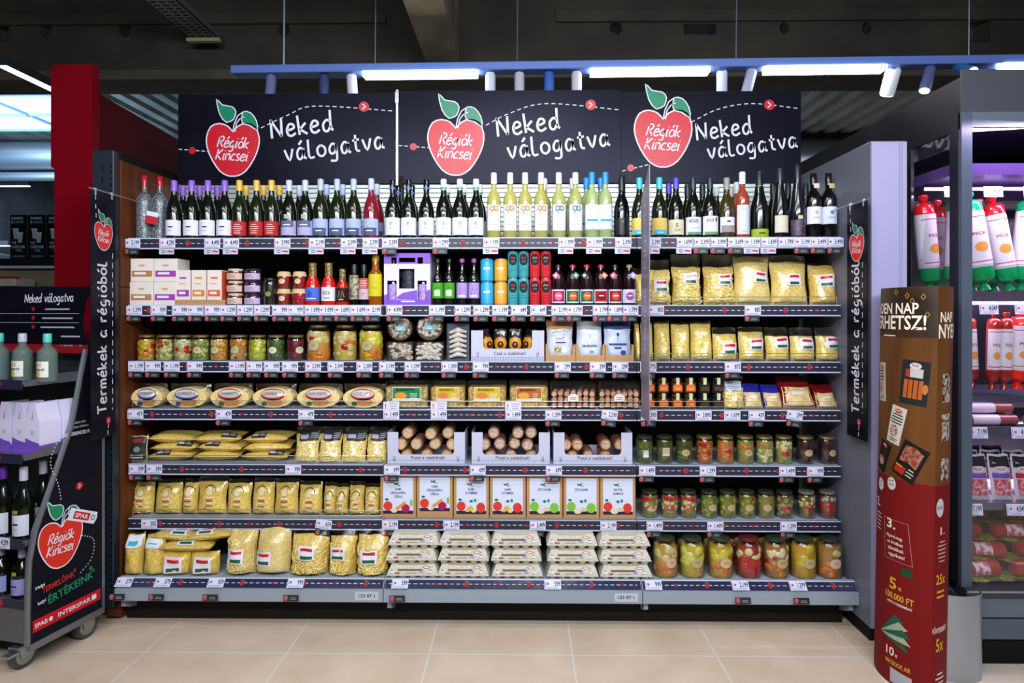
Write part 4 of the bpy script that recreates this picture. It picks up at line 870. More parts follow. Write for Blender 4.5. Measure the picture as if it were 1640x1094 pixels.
    dat = [('p:#b08a28', [(S(CRE, (.5, .75)), .022, 6), (S(ORG, (.1, .35)), .018, 7)], ('o', .02, 'c:#c8a888'), 'white peppers over orange'), ('p:#b0a028', [(S('g:#c8c858', (.3, .75)), .026, 7), (ORG, .010, 3)], ('o', .012, CRM), 'large pale green peppers'), ('p:#b89020', [(S('g:#c0b840', (.5, .75)), .026, 5), (S(ORG, (.1, .4)), .018, 6)], ('o', .01, 'c:#c8a888'), 'yellow peppers, pink tinted label'), ('p:#903018', [(S('g:#d0c090', (.5, .75)), .020, 6), (S('g:#a81418', (.15, .5)), .024, 6)], ('o', .0, 'c:#a02820'), 'red peppers with cream stuffing'), ('p:#986a28', [(S('g:#d0c8a0', (.5, .75)), .018, 7), (S(RED, (.4, .55)), .012, 5), (S(ORG, (.1, .4)), .018, 5)], ('o', .012, CRM), 'white onions and red strips'), ('p:#b88c18', [(S('g:#b8a828', (.3, .75)), .026, 6)], ('o', .01, CRM), 'golden yellow peppers'), ('p:#98702c', [(S('g:#4a3a18', (.5, .6)), .018, 3), (S(CRE, (.6, .7)), .018, 2), (S(ORG, (.1, .4)), .018, 6)], ('o', .004, 'c:#c8a890'), 'mixed brown and white pickles')]
    TR = []
    for i, (liq, ch, lab, d) in enumerate(dat):
        R = .061; y = 3.025 + R; t = jar(R, .185, DK_LID if i != 3 else 'p:#5a1818', liq, ch, lab, i + 100); TR.append(t)
        place('pickle_jar', t, 'large bottom deck jar of ' + d, 'jar', (X(cx[i], y), y, z), group='large pickle jars on the bottom deck')
    for i, px in enumerate([1063, 1102, 1143, 1182, 1222, 1262, 1305]):
        y = 3.235; place('pickle_jar', TR[(i * 3 + 1) % 7], 'large jar in the second row of the bottom deck, ' + nth(i, 7), 'jar', (X(px, y), y, z), group='large pickle jars, second row')
jar_rows_right()

# ---- second shelf, left: cartons, spreads, sauces
def carton(w, d, h, band, base, top=False, seed=0, sidecol=None):
    m = MB(); m.bbox(-w / 2, w / 2, 0, d, 0, h, 'c:#dcd4cc', .002); A = Art()
    if not base: A.rect(-w * .44, h * .22, w * .88, h * .26, band, 1); A.lines(-w * .38, h * .27, w * .6, h * .16, 1, WHITE, 2, .6); A.lines(-w * .2, h * .62, w * .4, h * .14, 1, 'c:#c89a70', 1, .6)
    else: A.rect(-w * .42, h * .17 + .012, w * .84, h * .19, band, 1); A.lines(-w * .36, h * .2 + .012, w * .6, h * .12, 1, WHITE, 2, .6); A.lines(-w * .3, h * .72, w * .6, h * .09, 1, band, 1, .6); A.lines(-w * .3, h * .58, w * .5, h * .05, 1, 'c:#a8a0a0', 1, .5)
    if sidecol: m.box(w / 2 - .001, w / 2 + .0012, .004, d - .004, .004, h - .004, sidecol)
    A.put(m, on_front(0, 0, 0)); return tree(('carton', m))
def row2_left():
    z = ROWZ[1]
    brown, purp, org, red = 'c:#b07a40', 'c:#a03aa8', 'c:#d88018', 'c:#d85a38'
    big = [(brown, 226, 0, 'white carton with brown band, lower one of the pair'), (purp, 264, 0, 'white carton with purple band, lower one of the pair'), (brown, 226, 1, 'white carton with brown band, upper one of the pair'), (purp, 264, 1, 'white carton with purple band, upper one of the pair')]
    for c, px, k, lab in big: place('food_carton', carton(.116, .12, .116, c, False), lab, 'carton', (X(px, FY) + (.004 if k else 0), FY, z + k * .1165), group='large white cartons at the left end')
    for i, (c, px) in enumerate(((purp, 293), (org, 318), (red, 343))):
        sc = tree(('carton', carton(.072, .10, .172, c, True, sidecol=(c if i == 2 else None))[0][1]))
        place('food_carton', sc, 'tall white carton with %s band in a tan tray' % ('purple', 'orange', 'red')[i], 'carton', (X(px, FY + .004), FY + .004, z + .003), group='tall cartons in a tan tray')
    m = MB(); a, b = X(280, FY), X(361, FY); m.box(a, b, FY - .001, FY + .11, 0, .0025, 'kraft'); m.box(a, b, FY - .001, FY + .002, 0, .028, 'kraft'); solo('display_tray', m, 'low tan cardboard tray under the three tall cartons', 'tray', (0, 0, z))
    m = MB(); m.bbox(-.035, .035, 0, .10, 0, .19, 'p:#6a1a5a', .003); solo('food_carton', m, 'dark purple carton standing behind the tall cartons', 'carton', (X(298, 3.35), 3.36, z))
    # spreads stacked three high
    for c, (px, lidc, body, lab) in enumerate(((377.5, 'p:#cfc4a0', 'g:#6a2018', 'red'), (406, 'p:#2a1838', 'g:#38183a', 'purple'))):
        R = .0415; y = FY + R + .002; k = jar(R, .0600, lidc, body.replace('g:', 'p:'), [], ('r', 1.2, 'c:#d0b0a8' if c == 0 else 'c:#bca8cc', .12, .50), 5)
        for i in range(3): place('spread_jar', k, 'low %s spread jar, %s of its stack of three' % (lab, ('bottom', 'middle', 'top')[i]), 'jar', (X(px, y), y, z + i * .0612), group='stacked low spread jars')
    y = FY + .034; place('spread_jar', jar(.033, .135, 'p:#14181a', 'p:#241016', [], ('o', 0, 'c:#7a8a3a'), 2), 'dark jar with olive round label right of the stacked purple spreads', 'jar', (X(433, y), y, z))
    cl = [jar(.033, .082, 'p:#d8c8a8', 'p:#8a1420', [(RED, .010, 8)], ('o', 0, 'c:#c8c49c'), 4, cloth='c:#ccae80'), jar(.0385, .082, 'p:#d8c8a8', 'p:#9a1018', [(RED, .011, 10)], None, 4, cloth='c:#d0a880')]
    for c, px in enumerate((455, 480)):
        for i in range(2):
            y = FY + .040; place('preserve_jar', cl[c if i == 0 else 0], 'cloth covered preserve jar, %s one of the %s stack' % (('lower', 'upper')[i], ('left', 'right')[c]), 'jar', (X(px, y), y, z + i * .0855), group='cloth covered preserve jars')
    def L1(A, h): A.ell(-.004, h * .5, .012, .016, 'c:#2a50b0', 2, 8); A.lines(-.03, h * .1, .06, h * .14, 1, WHITE, 1, .5)
    def L2(A, h): A.text('ROX', 0, h * .45, .018, 'c:#4a2a2a', 'c', .034); A.lines(-.02, h * .1, .04, h * .2, 2, 'c:#8a6a6a', 1, .4)
    def L3(A, h): A.stroke([(-.016, h * .3), (-.008, h * .8), (0, h * .3), (.008, h * .8), (.016, h * .35)], .004, 'c:#b89a50', 1); A.lines(-.02, h * .05, .04, h * .2, 1, 'c:#b89a50', 1, .5)
    sp = 'mix:#1a1610:#a08838:140'
    sa = [(501, bottle(.212, .036, 'sauce', 'g:#c01c14', sp, .085, [(.022, .088, 'c:#4a68c8', 1.3, L1)], capr=.019), 'hot sauce bottle with blue label and striped neck'), (526.5, bottle(.212, .036, 'sauce', 'g:#c41c14', sp, .095, [(.022, .09, WHITE, 1.25, L2)], capr=.019), 'hot sauce bottle with white label and striped neck'), (548.5, bottle(.182, .032, 'sauce', 'g:#b41a14', sp, .075, [(.018, .086, 'c:#1c1418', 1.3, L3)], capr=.016), 'shorter hot sauce bottle with black label'),
      (567.5, bottle(.205, .025, 'bord', 'g:#0e0e0c', 'p:#20282e', .045, [(.03, .15, 'mix:#2f4a46:#b8a888:60', 1.3)], capr=.014), 'narrow black bottle with dark green and tan label'), (583, bottle(.205, .025, 'bord', 'g:#0e0e0c', 'p:#14201e', .045, [(.03, .082, 'c:#c8aab8', 1.3, L_white), (.082, .135, 'c:#b05048', 1.3, L_red)], capr=.014), 'narrow black bottle with pink and red label'),
      (601.5, bottle(.25, .034, 'bord', 'g:#8a4a0c', 'p:#c08a10', .03, [(.045, .155, 'c:#c8c020', 1.3, L_emb2)], capr=.019), 'large amber oil bottle with yellow label')]
    for px, t, lab in sa: y = FY + .037; place('sauce_bottle', t, lab, 'bottle', (X(px, y), y, z + .0002), group='sauces and oils on the second shelf')
    # purple gift carton with windows
    w = X(689, FY) - X(615, FY); h = .258; t = empty('gift_carton', (X(652, FY), FY, z), 'purple and white gift carton with bottle windows', 'gift box')
    m = MB(); pw = 'c:#d0cce4'; pu = 'p:#7a4ac0'; W2 = w / 2
    def panel(x0, x1, z0, z1, mt): m.box(x0, x1, 0, .003, z0, z1, mt)
    wins = [(-.078, -.052, .205, .237), (.052, .078, .205, .237), (-.04, .04, .213, .235), (-.04, .036, .083, .180), (-.098, -.052, .028, .122), (.052, .096, .028, .122)]
    xs = sorted({-W2, W2} | {v for q in wins for v in q[:2]}); zs = sorted({0, h} | {v for q in wins for v in q[2:]})
    for i in range(len(xs) - 1):
        for j in range(len(zs) - 1):
            cx, cz = (xs[i] + xs[i + 1]) / 2, (zs[j] + zs[j + 1]) / 2
            if any(a < cx < b and c < cz < d for a, b, c, d in wins): continue
            panel(xs[i], xs[i + 1], zs[j], zs[j + 1], pu if cz > .2 or cz < .028 else pw)
    m.box(-W2, -W2 + .003, .003, .20, 0, h, pw); m.box(W2 - .003, W2, .003, .20, 0, h, pw); m.box(-W2, W2, .197, .2, 0, h, 'c:#3a2a50'); m.box(-W2, W2, .003, .2, 0, .003, pw)
    A = Art(); A.poly([(-.05, .03), (-.05, .042), (-.02, .062), (.05, .076), (.05, .028)], pu, 1); A.poly([(-W2, 0.028), (-.098, .028), (-.098, .055), (-W2, .05)], pu, 1); A.poly([(.096, .028), (W2, .028), (W2, .08), (.096, .07)], pu, 1); A.lines(-.03, .012, .07, .012, 1, WHITE, 2, .6); A.put(m, on_front(0, 0, 0)); part('carton', m, t)
    b = MB()
    for sx in (-.075, .075): b.lathe([(0, .003), (.03, .004), (.031, .1), (.016, .16), (.0125, .235)], 'g:#1a0e16', 14, (sx, .045, 0)); cyl_sheet(b, .0315, .02, .105, 1.2, 'mix:#b898dc:#9070c0:70', 10, sx, .045)
    part('bottles', b, t); g = MB(); g.lathe([(0, .004), (.036, .005), (.038, .18)], 'mix:#3a3e48:#14161c:90', 14, (0, .055, 0)); part('beer_glass', g, t)
row2_left()
def can(R, H, body, art=None):
    m = MB(); m.lathe([(0, .0008), (R * .8, .0008), (R, .009), (R, H - .011), (R * .84, H - .002)], body, 20); 
    if art: A = Art(); art(A, H); A.put(m, on_cyl(R, 0))
    l = MB(); l.lathe([(R * .85, H - .003), (R * .85, H), (R * .8, H), (R * .78, H - .003), (0, H - .003)], 'm:#c4c8cc:0.25', 20); return tree(('can_body', m), ('lid', l))
def row2_mid():
    z = ROWZ[1]
    def LB(A, h): A.stroke([(-.012, h * .55), (.0, h * .7), (.012, h * .66)], .004, INK, 1); A.rect(-.016, h * .15, .032, h * .4, 'c:#b8d0b0', 1); A.lines(-.012, h * .3, .024, h * .12, 1, WHITE, 2, .5)
    def LP(A, h): A.stroke([(-.014, h * .2), (-.004, h * .7), (.004, h * .3), (.014, h * .6)], .003, 'c:#6040a0', 1); A.rect(-.02, h * .1, .04, h * .1, WHITE, 1)
    bg = bottle(.232, .0272, 'beer', 'g:#0d0a08', 'p:#14141a', .02, [(.035, .112, 'c:#4a9a2c', 1.4, LB)], capr=.0132); bp = bottle(.232, .0272, 'beer', 'g:#0d0a08', 'p:#8a3a8a', .02, [(.035, .112, 'c:#a890d0', 1.4, LP)], capr=.0132)
    for i, px in enumerate((701, 719.5)): y = FY + .03; place('beer_bottle', bg, 'dark beer bottle with green label, %s of two' % ('left', 'right')[i], 'beer bottle', (X(px, y), y, z), group='green label beer bottles')
    for i, px in enumerate((740, 759)): y = FY + .03; place('beer_bottle', bp, 'dark beer bottle with lilac label, %s of two' % ('left', 'right')[i], 'beer bottle', (X(px, y), y, z), group='lilac label beer bottles')
    def w1(A, h): A.lines(-.018, h * .5, .034, h * .12, 1, WHITE, 1, .7)
    def w2(A, h): A.ell(0, h * .68, .022, .030, 'c:#1c2a2c', 1, 10); A.stroke([(-.012, h * .70), (-.006, h * .78), (0, h * .70), (.006, h * .78), (.012, h * .70)], .004, 'c:#c83048', 2); A.lines(-.012, h * .57, .024, h * .08, 2, 'c:#5a8a7a', 2, .4); A.lines(-.014, h * .25, .028, h * .16, 2, 'c:#2a6a78', 1, .3)
    def w3(A, h): A.ell(0, h * .68, .022, .030, 'c:#2a1c20', 1, 10); A.stroke([(-.012, h * .70), (-.006, h * .78), (0, h * .70), (.006, h * .78), (.012, h * .70)], .004, 'c:#c89098', 2); A.lines(-.012, h * .57, .024, h * .08, 2, 'c:#5a8a7a', 2, .4); A.lines(-.014, h * .25, .028, h * .16, 2, 'c:#8a1420', 1, .3)
    kinds = [('p:#28a0d0', w1, 780, .0325, .1155, 'cyan short can'), ('p:#dc9a28', w1, 802, .0325, .1155, 'orange short can'), ('p:#3a9aa0', w2, 821.5, .0262, .1345, 'teal tall can, left column'), ('p:#3a9aa0', w2, 838.5, .0262, .1345, 'teal tall can, right column'), ('p:#c82430', w3, 856.5, .0262, .1345, 'red tall can, left column'), ('p:#c82430', w3, 874, .0262, .1345, 'red tall can, right column')]
    for col, fn, px, R, H, lab in kinds:
        t = can(R, H, col, fn); y = FY + R + .003
        for k in (0, 1): place('beer_can', t, lab + (', lower one', ', upper one')[k], 'can', (X(px, y), y, z + k * (H + .0002)), group='stacked ' + lab.split(' can')[0] + ' cans')
    def lj(c1, c2):
        def f(A, h): A.rect(-.034, h * .1, .068, h * .8, c1, 1); A.ell(0, h * .5, .02, h * .3, c2, 2, 10); A.lines(-.014, h * .45, .028, h * .14, 1, WHITE, 3, .6)
        return f
    js = [(894, 'c:#a8284c', 'c:#d86888', 'c:#c86a80', 'p:#1a1014', 'crimson'), (917, 'c:#1f6a40', 'c:#d85a28', 'c:#4a8a50', 'p:#a82028', 'green and orange, left'), (939.5, 'c:#1f6a40', 'c:#d85a28', 'c:#3a4038', 'p:#a82028', 'green and orange, right'), (962, 'c:#b02028', 'c:#701018', 'c:#b86a50', 'p:#a82028', 'red'), (985, 'c:#902028', 'c:#c04838', 'c:#b86070', 'p:#14141a', 'dark red'), (1007.5, 'c:#c8c4d8', 'c:#a04a9a', 'c:#b8a0d0', 'p:#8a8048', 'white and purple')]
    for i, (px, c1, c2, tagc, cap, lab) in enumerate(js):
        y = FY + .034; t = bottle(.202, .0325, 'juice', 'g:#1c0810', cap, .016, [(.012, .078, WHITE, 1.35, lj(c1, c2))], capr=.015)
        pt = MB(); s = 1 if i % 2 else -1; A = Art(); q = [(-.0, .165), (.018, .148), (.004, .128), (-.018, .146)]; q = [(a * s * 1.1 + s * .012, b) for a, b in q]; pt.prism(q, -.0365, -.0355, tagc); A.ell(q[0][0] * .5 + q[2][0] * .5, .147, .007, .007, WHITE, 1, 8); A.put(pt, on_front(0, -.0365, 0)); t = t + tree(('paper_tag', pt))
        place('juice_bottle', t, 'dark juice bottle with neck tag and %s label' % lab, 'juice bottle', (X(px, y), y, z), group='juice bottles with paper tags')
row2_mid()

# ---- bags of dry pasta
def surf(w, h, d, seed, fill=.86, lean=0.0, upright=True):
    rn = random.Random(seed); ph = [rn.uniform(0, 6) for _ in range(6)]
    def half(u, v):                                   # u,v in 0..1
        a = 2 * u - 1; e = max(0.0, 1 - abs(a) ** 2.6) ** .5
        pv = min(1, v / .12) ** .6 if v < .12 else 1.0
        if v > fill * .8: pv *= max(.0, 1 - ((v - fill * .8) / (1 - fill * .8))) ** .8 * .92 + .03
        return d / 2 * e * (pv * (.9 + .1 * sin(5 * u + ph[0]) * sin(4 * v + ph[1])) + .05 * sin(11 * u + ph[2]) * sin(9 * v + ph[3]))
    def pos(u, v, side, off=0):
        t = half(u, v) + off; wv = w * (1 - .05 * sin(v * pi) + .03 * sin(7 * v + ph[4])); x = (u - .5) * wv
        if v > .93: x *= .97
        z = v * h + .01 * h * sin(9 * u + ph[5]) * (v > .5)
        return (x, d / 2 - side * t + lean * v * h, max(.0006, z))
    return pos
def bag(w, h, d, seed, light='#f0d878', dark='#d2a844', strands=0, sw=.004, sl=.05, sticker=None, fill=.84, top=True, filmtop=1.0, lean=.12, clear=True):
    rn = random.Random(seed * 7 + 1); nz = 'noodle:%s:%s' % (light, dark); pos = surf(w * .97, h * fill, d * .95, seed, .95, lean)
    c = MB(); c.grid(lambda u, v: pos(u, v, 1), 14, 12, nz); c.grid(lambda u, v: pos(u, v, -1), 14, 12, nz, flip=True)
    for i in range(strands):
        u, v = rn.uniform(.08, .92), rn.uniform(.05, .93); a = rn.uniform(0, pi * 2); L = sl * rn.uniform(.6, 1.2); k = rn.uniform(-2.5, 2.5); P = []; off = rn.uniform(.0005, .006)
        for j in range(6):
            P.append(pos(min(.97, max(.03, u)), min(.96, max(.02, v)), 1, off + .003 * sin(j))); u += cos(a) * L / 6 / w; v += sin(a) * L / 6 / h; a += k / 6
        L_ = []; 
        for j in range(6):
            p = Vector(P[j]); q = Vector(P[min(5, j + 1)]); o = Vector(P[max(0, j - 1)]); t = (q - o); n = Vector((-t.z, 0, t.x)); n = n.normalized() * sw / 2 if n.length > 1e-6 else Vector((sw / 2, 0, 0)); L_ += [p - n, p + Vector((0, -.0012, 0)), p + n]
        c.add(L_, [(3 * j, 3 * j + 3, 3 * j + 4, 3 * j + 1) for j in range(5)] + [(3 * j + 1, 3 * j + 4, 3 * j + 5, 3 * j + 2) for j in range(5)], 'p:' + light if i % 3 else 'p:#f0e0a0')
    fpos = surf(w, h, d, seed, fill * .96, lean); f = MB()
    f.grid(lambda u, v: fpos(u, v, 1, .0035 * (v < .9) + .0005), 14, 14, 'film'); f.grid(lambda u, v: fpos(u, v, -1, .0035 * (v < .9) + .0005), 14, 14, 'film', flip=True)
    ps = [('noodles', c), ('film', f)]
    if sticker:
        s = MB(); A = Art(); kind, su, sv, sw_, sh = sticker[:5]
        if kind == 'flag': A.flag(0, 0, sw_, sh, 1)
        elif kind == 'aqua': A.rect(-sw_ / 2, -sh / 2, sw_, sh, WHITE, 1); A.rect(-sw_ * .3, -sh * .3, sw_ * .6, sh * .35, 'c:#3aa8b8', 2)
        elif kind == 'black': A.rect(-sw_ / 2, -sh / 2, sw_, sh, 'p:#26262a', 1); A.rect(-sw_ * .45, -sh * .3, sw_ * .4, sh * .4, 'c:#a8a4b8', 2); A.lines(.0, -sh * .3, sw_ * .45, sh * .6, 3, 'c:#b8b8c0', 2, .35)
        elif kind == 'blackfull': A.rect(-sw_ / 2, -sh / 2, sw_, sh, 'p:#26262a', 1); A.lines(-sw_ * .3, sh * .2, sw_ * .6, sh * .2, 1, 'c:#8a2a30', 2, .8); A.ell(0, -sh * .02, sw_ * .2, sh * .12, 'c:#6a8a7a', 2, 8); A.lines(-sw_ * .4, -sh * .42, sw_ * .8, sh * .2, 2, 'c:#a8b8b0', 2, .5)
        elif kind == 'round':
            A.ell(0, sh * .20, sh * .13, sh * .13, 'c:#d4ccb0', 1, 10); A.rect(-sw_ * .22, -sh * .30, sw_ * .44, sh * .05, 'c:#e0dcd0', 1); A.rect(-sw_ * .3, -sh * .40, sw_ * .6, sh * .04, 'c:#8a6a3a', 1); A.rect(-sw_ * .3, -sh * .05, sw_ * .6, sh * .05, 'c:#e0dcd0', 1); A.rect(-sw_ * .3, -sh * .17, sw_ * .6, sh * .06, 'c:#b04030', 1)
            A.stroke([(sw_ * .5 * cos(a), sh * .25 + sh * .25 * sin(a)) for a in [pi * k / 8 for k in range(9)]], .003, 'c:#4a4038', 1); A.stroke([(-sw_ * .5 * cos(pi * k / 8), -sh * .56 + sh * .07 * sin(pi * k / 4)) for k in range(9)], .0025, 'c:#5a4838', 1)
        elif kind == 'white': A.rect(-sw_ / 2, -sh / 2, sw_, sh, 'c:#c4c8dc', 1); A.lines(-sw_ * .4, -sh * .35, sw_ * .8, sh * .7, 4, 'c:#7a7c90', 2, .35)
        def fn(a, b, wv):
            u = min(.98, max(.02, su + a / w)); v = min(.99, max(.01, sv + b / h)); return fpos(u, v, 1, .0045 + wv + (.0055 if strands > 100 else 0))
        # refine polygons so they follow the pillow
        A2 = Art()
        for pts, fs, mat, lay in A.p:
            if len(pts) == 4 and not fs:
                (a0, b0), (a1, b1), (a2, b2), (a3, b3) = pts; nn = 4
                for j in range(nn):
                    t0, t1 = j / nn, (j + 1) / nn; g = lambda t: (a0 + (a3 - a0) * t, b0 + (b3 - b0) * t); g2 = lambda t: (a1 + (a2 - a1) * t, b1 + (b2 - b1) * t)
                    A2.poly([g(t0), g2(t0), g2(t1), g(t1)], mat, lay)
            else: A2.p.append((pts, fs, mat, lay))
        A2.put(s, fn, .0006); ps.append(('sticker', s))
    return tree(*ps)
def bags(items, z, y, d, cat='pasta bag', name='pasta_bag', group=None):
    for k, (pa, pb, top, kw, lab, *o) in enumerate(items):
        dd = kw.pop('d', d); w = X(pb, y) - X(pa, y) - .004; h = Z(top, y, (pa + pb) / 2) - z
        t = bag(w, h, dd, int(pa), **kw); rz = o[0] if o else 0
        place(name, t, lab, cat, (X((pa + pb) / 2, y), y, z), (0, 0, rz), group)
fl = lambda u=.5, v=.5, w=.075, h=.055: ('flag', u, v, w, h)
Sx = dict(strands=170, sw=.0045, sl=.05)
bags([(1017, 1040, 428, dict(strands=60), 'yellow pasta bag behind the grey divider flag on the second shelf'), (1041, 1079, 414, dict(Sx, sticker=fl(.5, .42, .075, .06), fill=.78), 'wide noodle bag with flag sticker, leftmost right of the divider'), (1080, 1130, 405, dict(Sx, sticker=fl(.55, .52), fill=.75), 'wide noodle bag with flag sticker high on the bag, second'), (1131, 1184, 405, dict(Sx, sticker=fl(.6, .5), fill=.75), 'wide noodle bag with flag sticker at its right, third'), (1181, 1243, 404, dict(light='#f0dc90', dark='#dcbc62', sticker=fl(.65, .54), fill=.95), 'tall fine vermicelli bag with flag sticker, fullest on the shelf'), (1241, 1303, 406, dict(light='#f0da88', dark='#d8b658', sticker=fl(.55, .50), fill=.86), 'fine vermicelli bag with wrinkled empty top'), (1304, 1350, 420, dict(light='#ecd070', dark='#cfa444', sticker=fl(.5, .58, .08, .06), fill=.95), 'fine noodle bag at the right end of the second shelf')], ROWZ[1], 3.15, .13, group='pasta bags on the second shelf')
Sq = dict(light='#f2dc80', dark='#dab650', fill=.95)
bags([(1018, 1028, 515, dict(Sq), 'small yellow bag left of the divider flag, third shelf'), (1028, 1050, 514, dict(Sq), 'yellow small pasta bag behind the divider flag'), (1050, 1078, 514, dict(Sq, strands=60, sw=.003, sl=.01), 'upright small pasta bag right of the divider, no sticker'), (1078, 1110, 517, dict(Sq, strands=60, sw=.003, sl=.01), 'upright small pasta bag without sticker, middle one'), (1109, 1146, 515, dict(Sq, strands=60, sw=.003, sl=.01), 'upright small pasta bag without sticker, leaning left'),
  (1145, 1187, 525, dict(Sq, fill=.8, sticker=fl(.6, .38)), 'low pasta bag with flag sticker, first of five'), (1187, 1231, 524, dict(Sq, fill=.85, sticker=fl(.6, .50)), 'low pasta bag with flag sticker, second of five'), (1231, 1271, 525, dict(Sq, fill=.74, sticker=fl(.6, .55)), 'low pasta bag with flag sticker, third of five'), (1271, 1312, 525, dict(Sq, fill=.74, sticker=fl(.6, .52)), 'low pasta bag with flag sticker, fourth of five'), (1313, 1351, 525, dict(Sq, fill=.74, sticker=fl(.65, .55)), 'low pasta bag with flag sticker, last at right')], ROWZ[2], 3.14, .10, group='pasta bags on the third shelf')
Rd = lambda: ('round', .5, .5, .06, .11)
Pl = dict(light='#f0d66e', dark='#d6ae46', fill=.88, sticker=Rd())
bags([(205, 240, 770, dict(Pl, strands=70, sl=.015), 'sixth shelf pasta bag at the brown panel'), (241, 286, 772, dict(Pl), 'sixth shelf pasta bag with dark printed top, second'), (286, 311, 771, dict(Pl), 'narrow sixth shelf pasta bag, third'), (309, 358, 768, dict(Pl), 'broad leaning sixth shelf pasta bag, fourth'), (357, 398, 772, dict(Pl), 'sixth shelf pasta bag leaning right, fifth'), (398, 435, 770, dict(Pl), 'sixth shelf pasta bag with round badge, sixth'), (434, 474, 771, dict(Pl), 'sixth shelf pasta bag above the tilted price tag, seventh'), (473, 513, 775, dict(Pl), 'wide sixth shelf pasta bag, eighth'), (514, 536, 777, dict(Pl, sticker=('round', .5, .45, .04, .1)), 'slim sixth shelf pasta bag, ninth'), (534, 555, 779, dict(Pl, strands=60, sl=.012, sticker=('round', .5, .45, .035, .1)), 'slim pointed sixth shelf pasta bag, tenth'), (555, 581, 776, dict(Pl, strands=60, sl=.012, sticker=('round', .5, .45, .045, .1)), 'sixth shelf pasta bag, next to last'), (580, 608, 779, dict(Pl, strands=60, sl=.012, sticker=('round', .5, .45, .045, .1)), 'sixth shelf pasta bag beside the juice cartons')], ROWZ[5], 3.14, .085, group='pasta bags on the sixth shelf')
Bt = dict(light='#ecd068', dark='#d0a53e')
bags([(190, 221, 860, dict(Bt, d=.10, fill=.95, sticker=('aqua', .55, .82, .07, .05)), 'bottom deck pasta bag with aqua sticker, leftmost'), (222, 255, 860, dict(Bt, d=.10, fill=.95, sticker=('aqua', .5, .78, .07, .04)), 'bottom deck pasta bag with aqua sticker, second'), (352, 402, 852, dict(Bt, light='#f2de8a', sticker=fl(.45, .45, .08, .065), fill=.95, strands=150, sw=.0022, sl=.09), 'bottom deck vermicelli bag with flag sticker, left one'), (400, 458, 850, dict(Bt, light='#f2e098', dark='#dec06a', sticker=fl(.3, .38, .08, .065), fill=.96), 'tall bottom deck fine pasta bag with flag sticker'), (456, 521, 852, dict(Bt, **Sx, sticker=fl(.5, .52, .085, .06), fill=.82), 'bottom deck wide noodle bag, left one of three'), (519, 566, 852, dict(Bt, **Sx, sticker=fl(.4, .50, .08, .055), fill=.78), 'bottom deck wide noodle bag, middle one of three'), (564, 619, 852, dict(Bt, **Sx, sticker=fl(.45, .44, .085, .06), fill=.8), 'bottom deck wide noodle bag beside the egg cartons')], DZ, 3.01, .16, group='pasta bags on the bottom deck')
def lying(w, dep, t, seed, sticker, **kw):            # a bag lying on its back with the front edge towards the camera
    return bag(w, dep, t, seed, sticker=sticker, lean=0, fill=.97, **kw)
def lay_place(name, tr, lab, x, y, z, rz=0, ry=0, rx=-1.5708 + .12, group=None, t=.05):
    o = place(name, tr, lab, 'pasta bag', (x, y, z), (rx, ry, rz), group); return o
def stacks():
    # five pasta bags lying in a heap on the bottom deck
    g = 'heap of lying pasta bags on the bottom deck'; y = 3.02; b1 = bag(.145, .11, .10, 5, sticker=fl(.5, .5, .085, .07), fill=.97, lean=.05, light='#ecd068', dark='#d0a53e')
    for px, lab in ((275, 'short pasta bag with flag sticker in front, left under the heap'), (322, 'short pasta bag with flag sticker in front, right under the heap')): place('pasta_bag', b1, lab, 'pasta bag', (X(px, y), y, DZ), (0, 0, .05), g)
    b2 = bag(.26, .16, .046, 9, sticker=fl(.5, .2, .08, .05), fill=.97, lean=0, light='#ecd068', dark='#d0a53e')
    for px, dz, ry, lab in ((303, .108, -.01, 'lying pasta bag in the heap, bottom layer'), (288, .150, .05, 'lying pasta bag in the heap, upper left'), (330, .153, -.09, 'lying pasta bag in the heap, upper right')):
        place('pasta_bag', b2, lab, 'pasta bag', (X(px, 3.08), 3.03 + (0 if dz < .15 else .02), DZ + dz + .048), (radians(-86), ry, 0), g)
    # fifth shelf: flat bags stacked, then leaning bags
    z = ROWZ[4]; g = 'flat pasta bags stacked on the fifth shelf'
    fbs = [bag(.235, .15, .044, 11 + q, sticker=(('black', .35 + .2 * q, .12, .075, .03) if q != 1 else None), fill=.98, lean=0, light='#eed270', dark='#d6ac46') for q in range(3)]
    for c, px in enumerate((273, 347, 424)):
        for k in range(3):
            w0 = ('left', 'middle', 'right')[c]; place('pasta_bag', fbs[(c + 2 * k) % 3], 'flat lying pasta bag, %s of the %s stack' % (('bottom', 'middle', 'top')[k], w0), 'pasta bag', (X(px + (k % 2) * 4, 3.15), 3.135 + k * .006, z + .047 + k * .0425), (radians(-85), random.Random(px + k).uniform(-.04, .04), random.Random(px * 3 + k).uniform(-.08, .08)), g)
    sl = bag(.09, .135, .04, 12, sticker=('blackfull', .5, .5, .09, .115), fill=.95, lean=.1, light='#eed270', dark='#d6ac46')
    place('pasta_bag', sl, 'pasta bag with large black label at the left end of the fifth shelf', 'pasta bag', (X(219, 3.13), 3.125, z), (0, 0, 0))
    for i, (a, b) in enumerate(((466, 507), (505, 543), (542, 584), (583, 618))):
        yy = 3.125; w = X(b, yy) - X(a, yy) - .003; t = bag(w, .165, .075, 30 + i, sticker=('black', .62, .78, w * .8, .045), fill=.8, lean=.32, light='#f2de8a', dark='#d6b054', strands=110, sw=.0035, sl=.03)
        place('pasta_bag', t, 'leaning pasta bag with black label, %s of four on the fifth shelf' % nth(i, 4), 'pasta bag', (X((a + b) / 2, yy), yy, z), group='leaning pasta bags with black labels')
stacks()

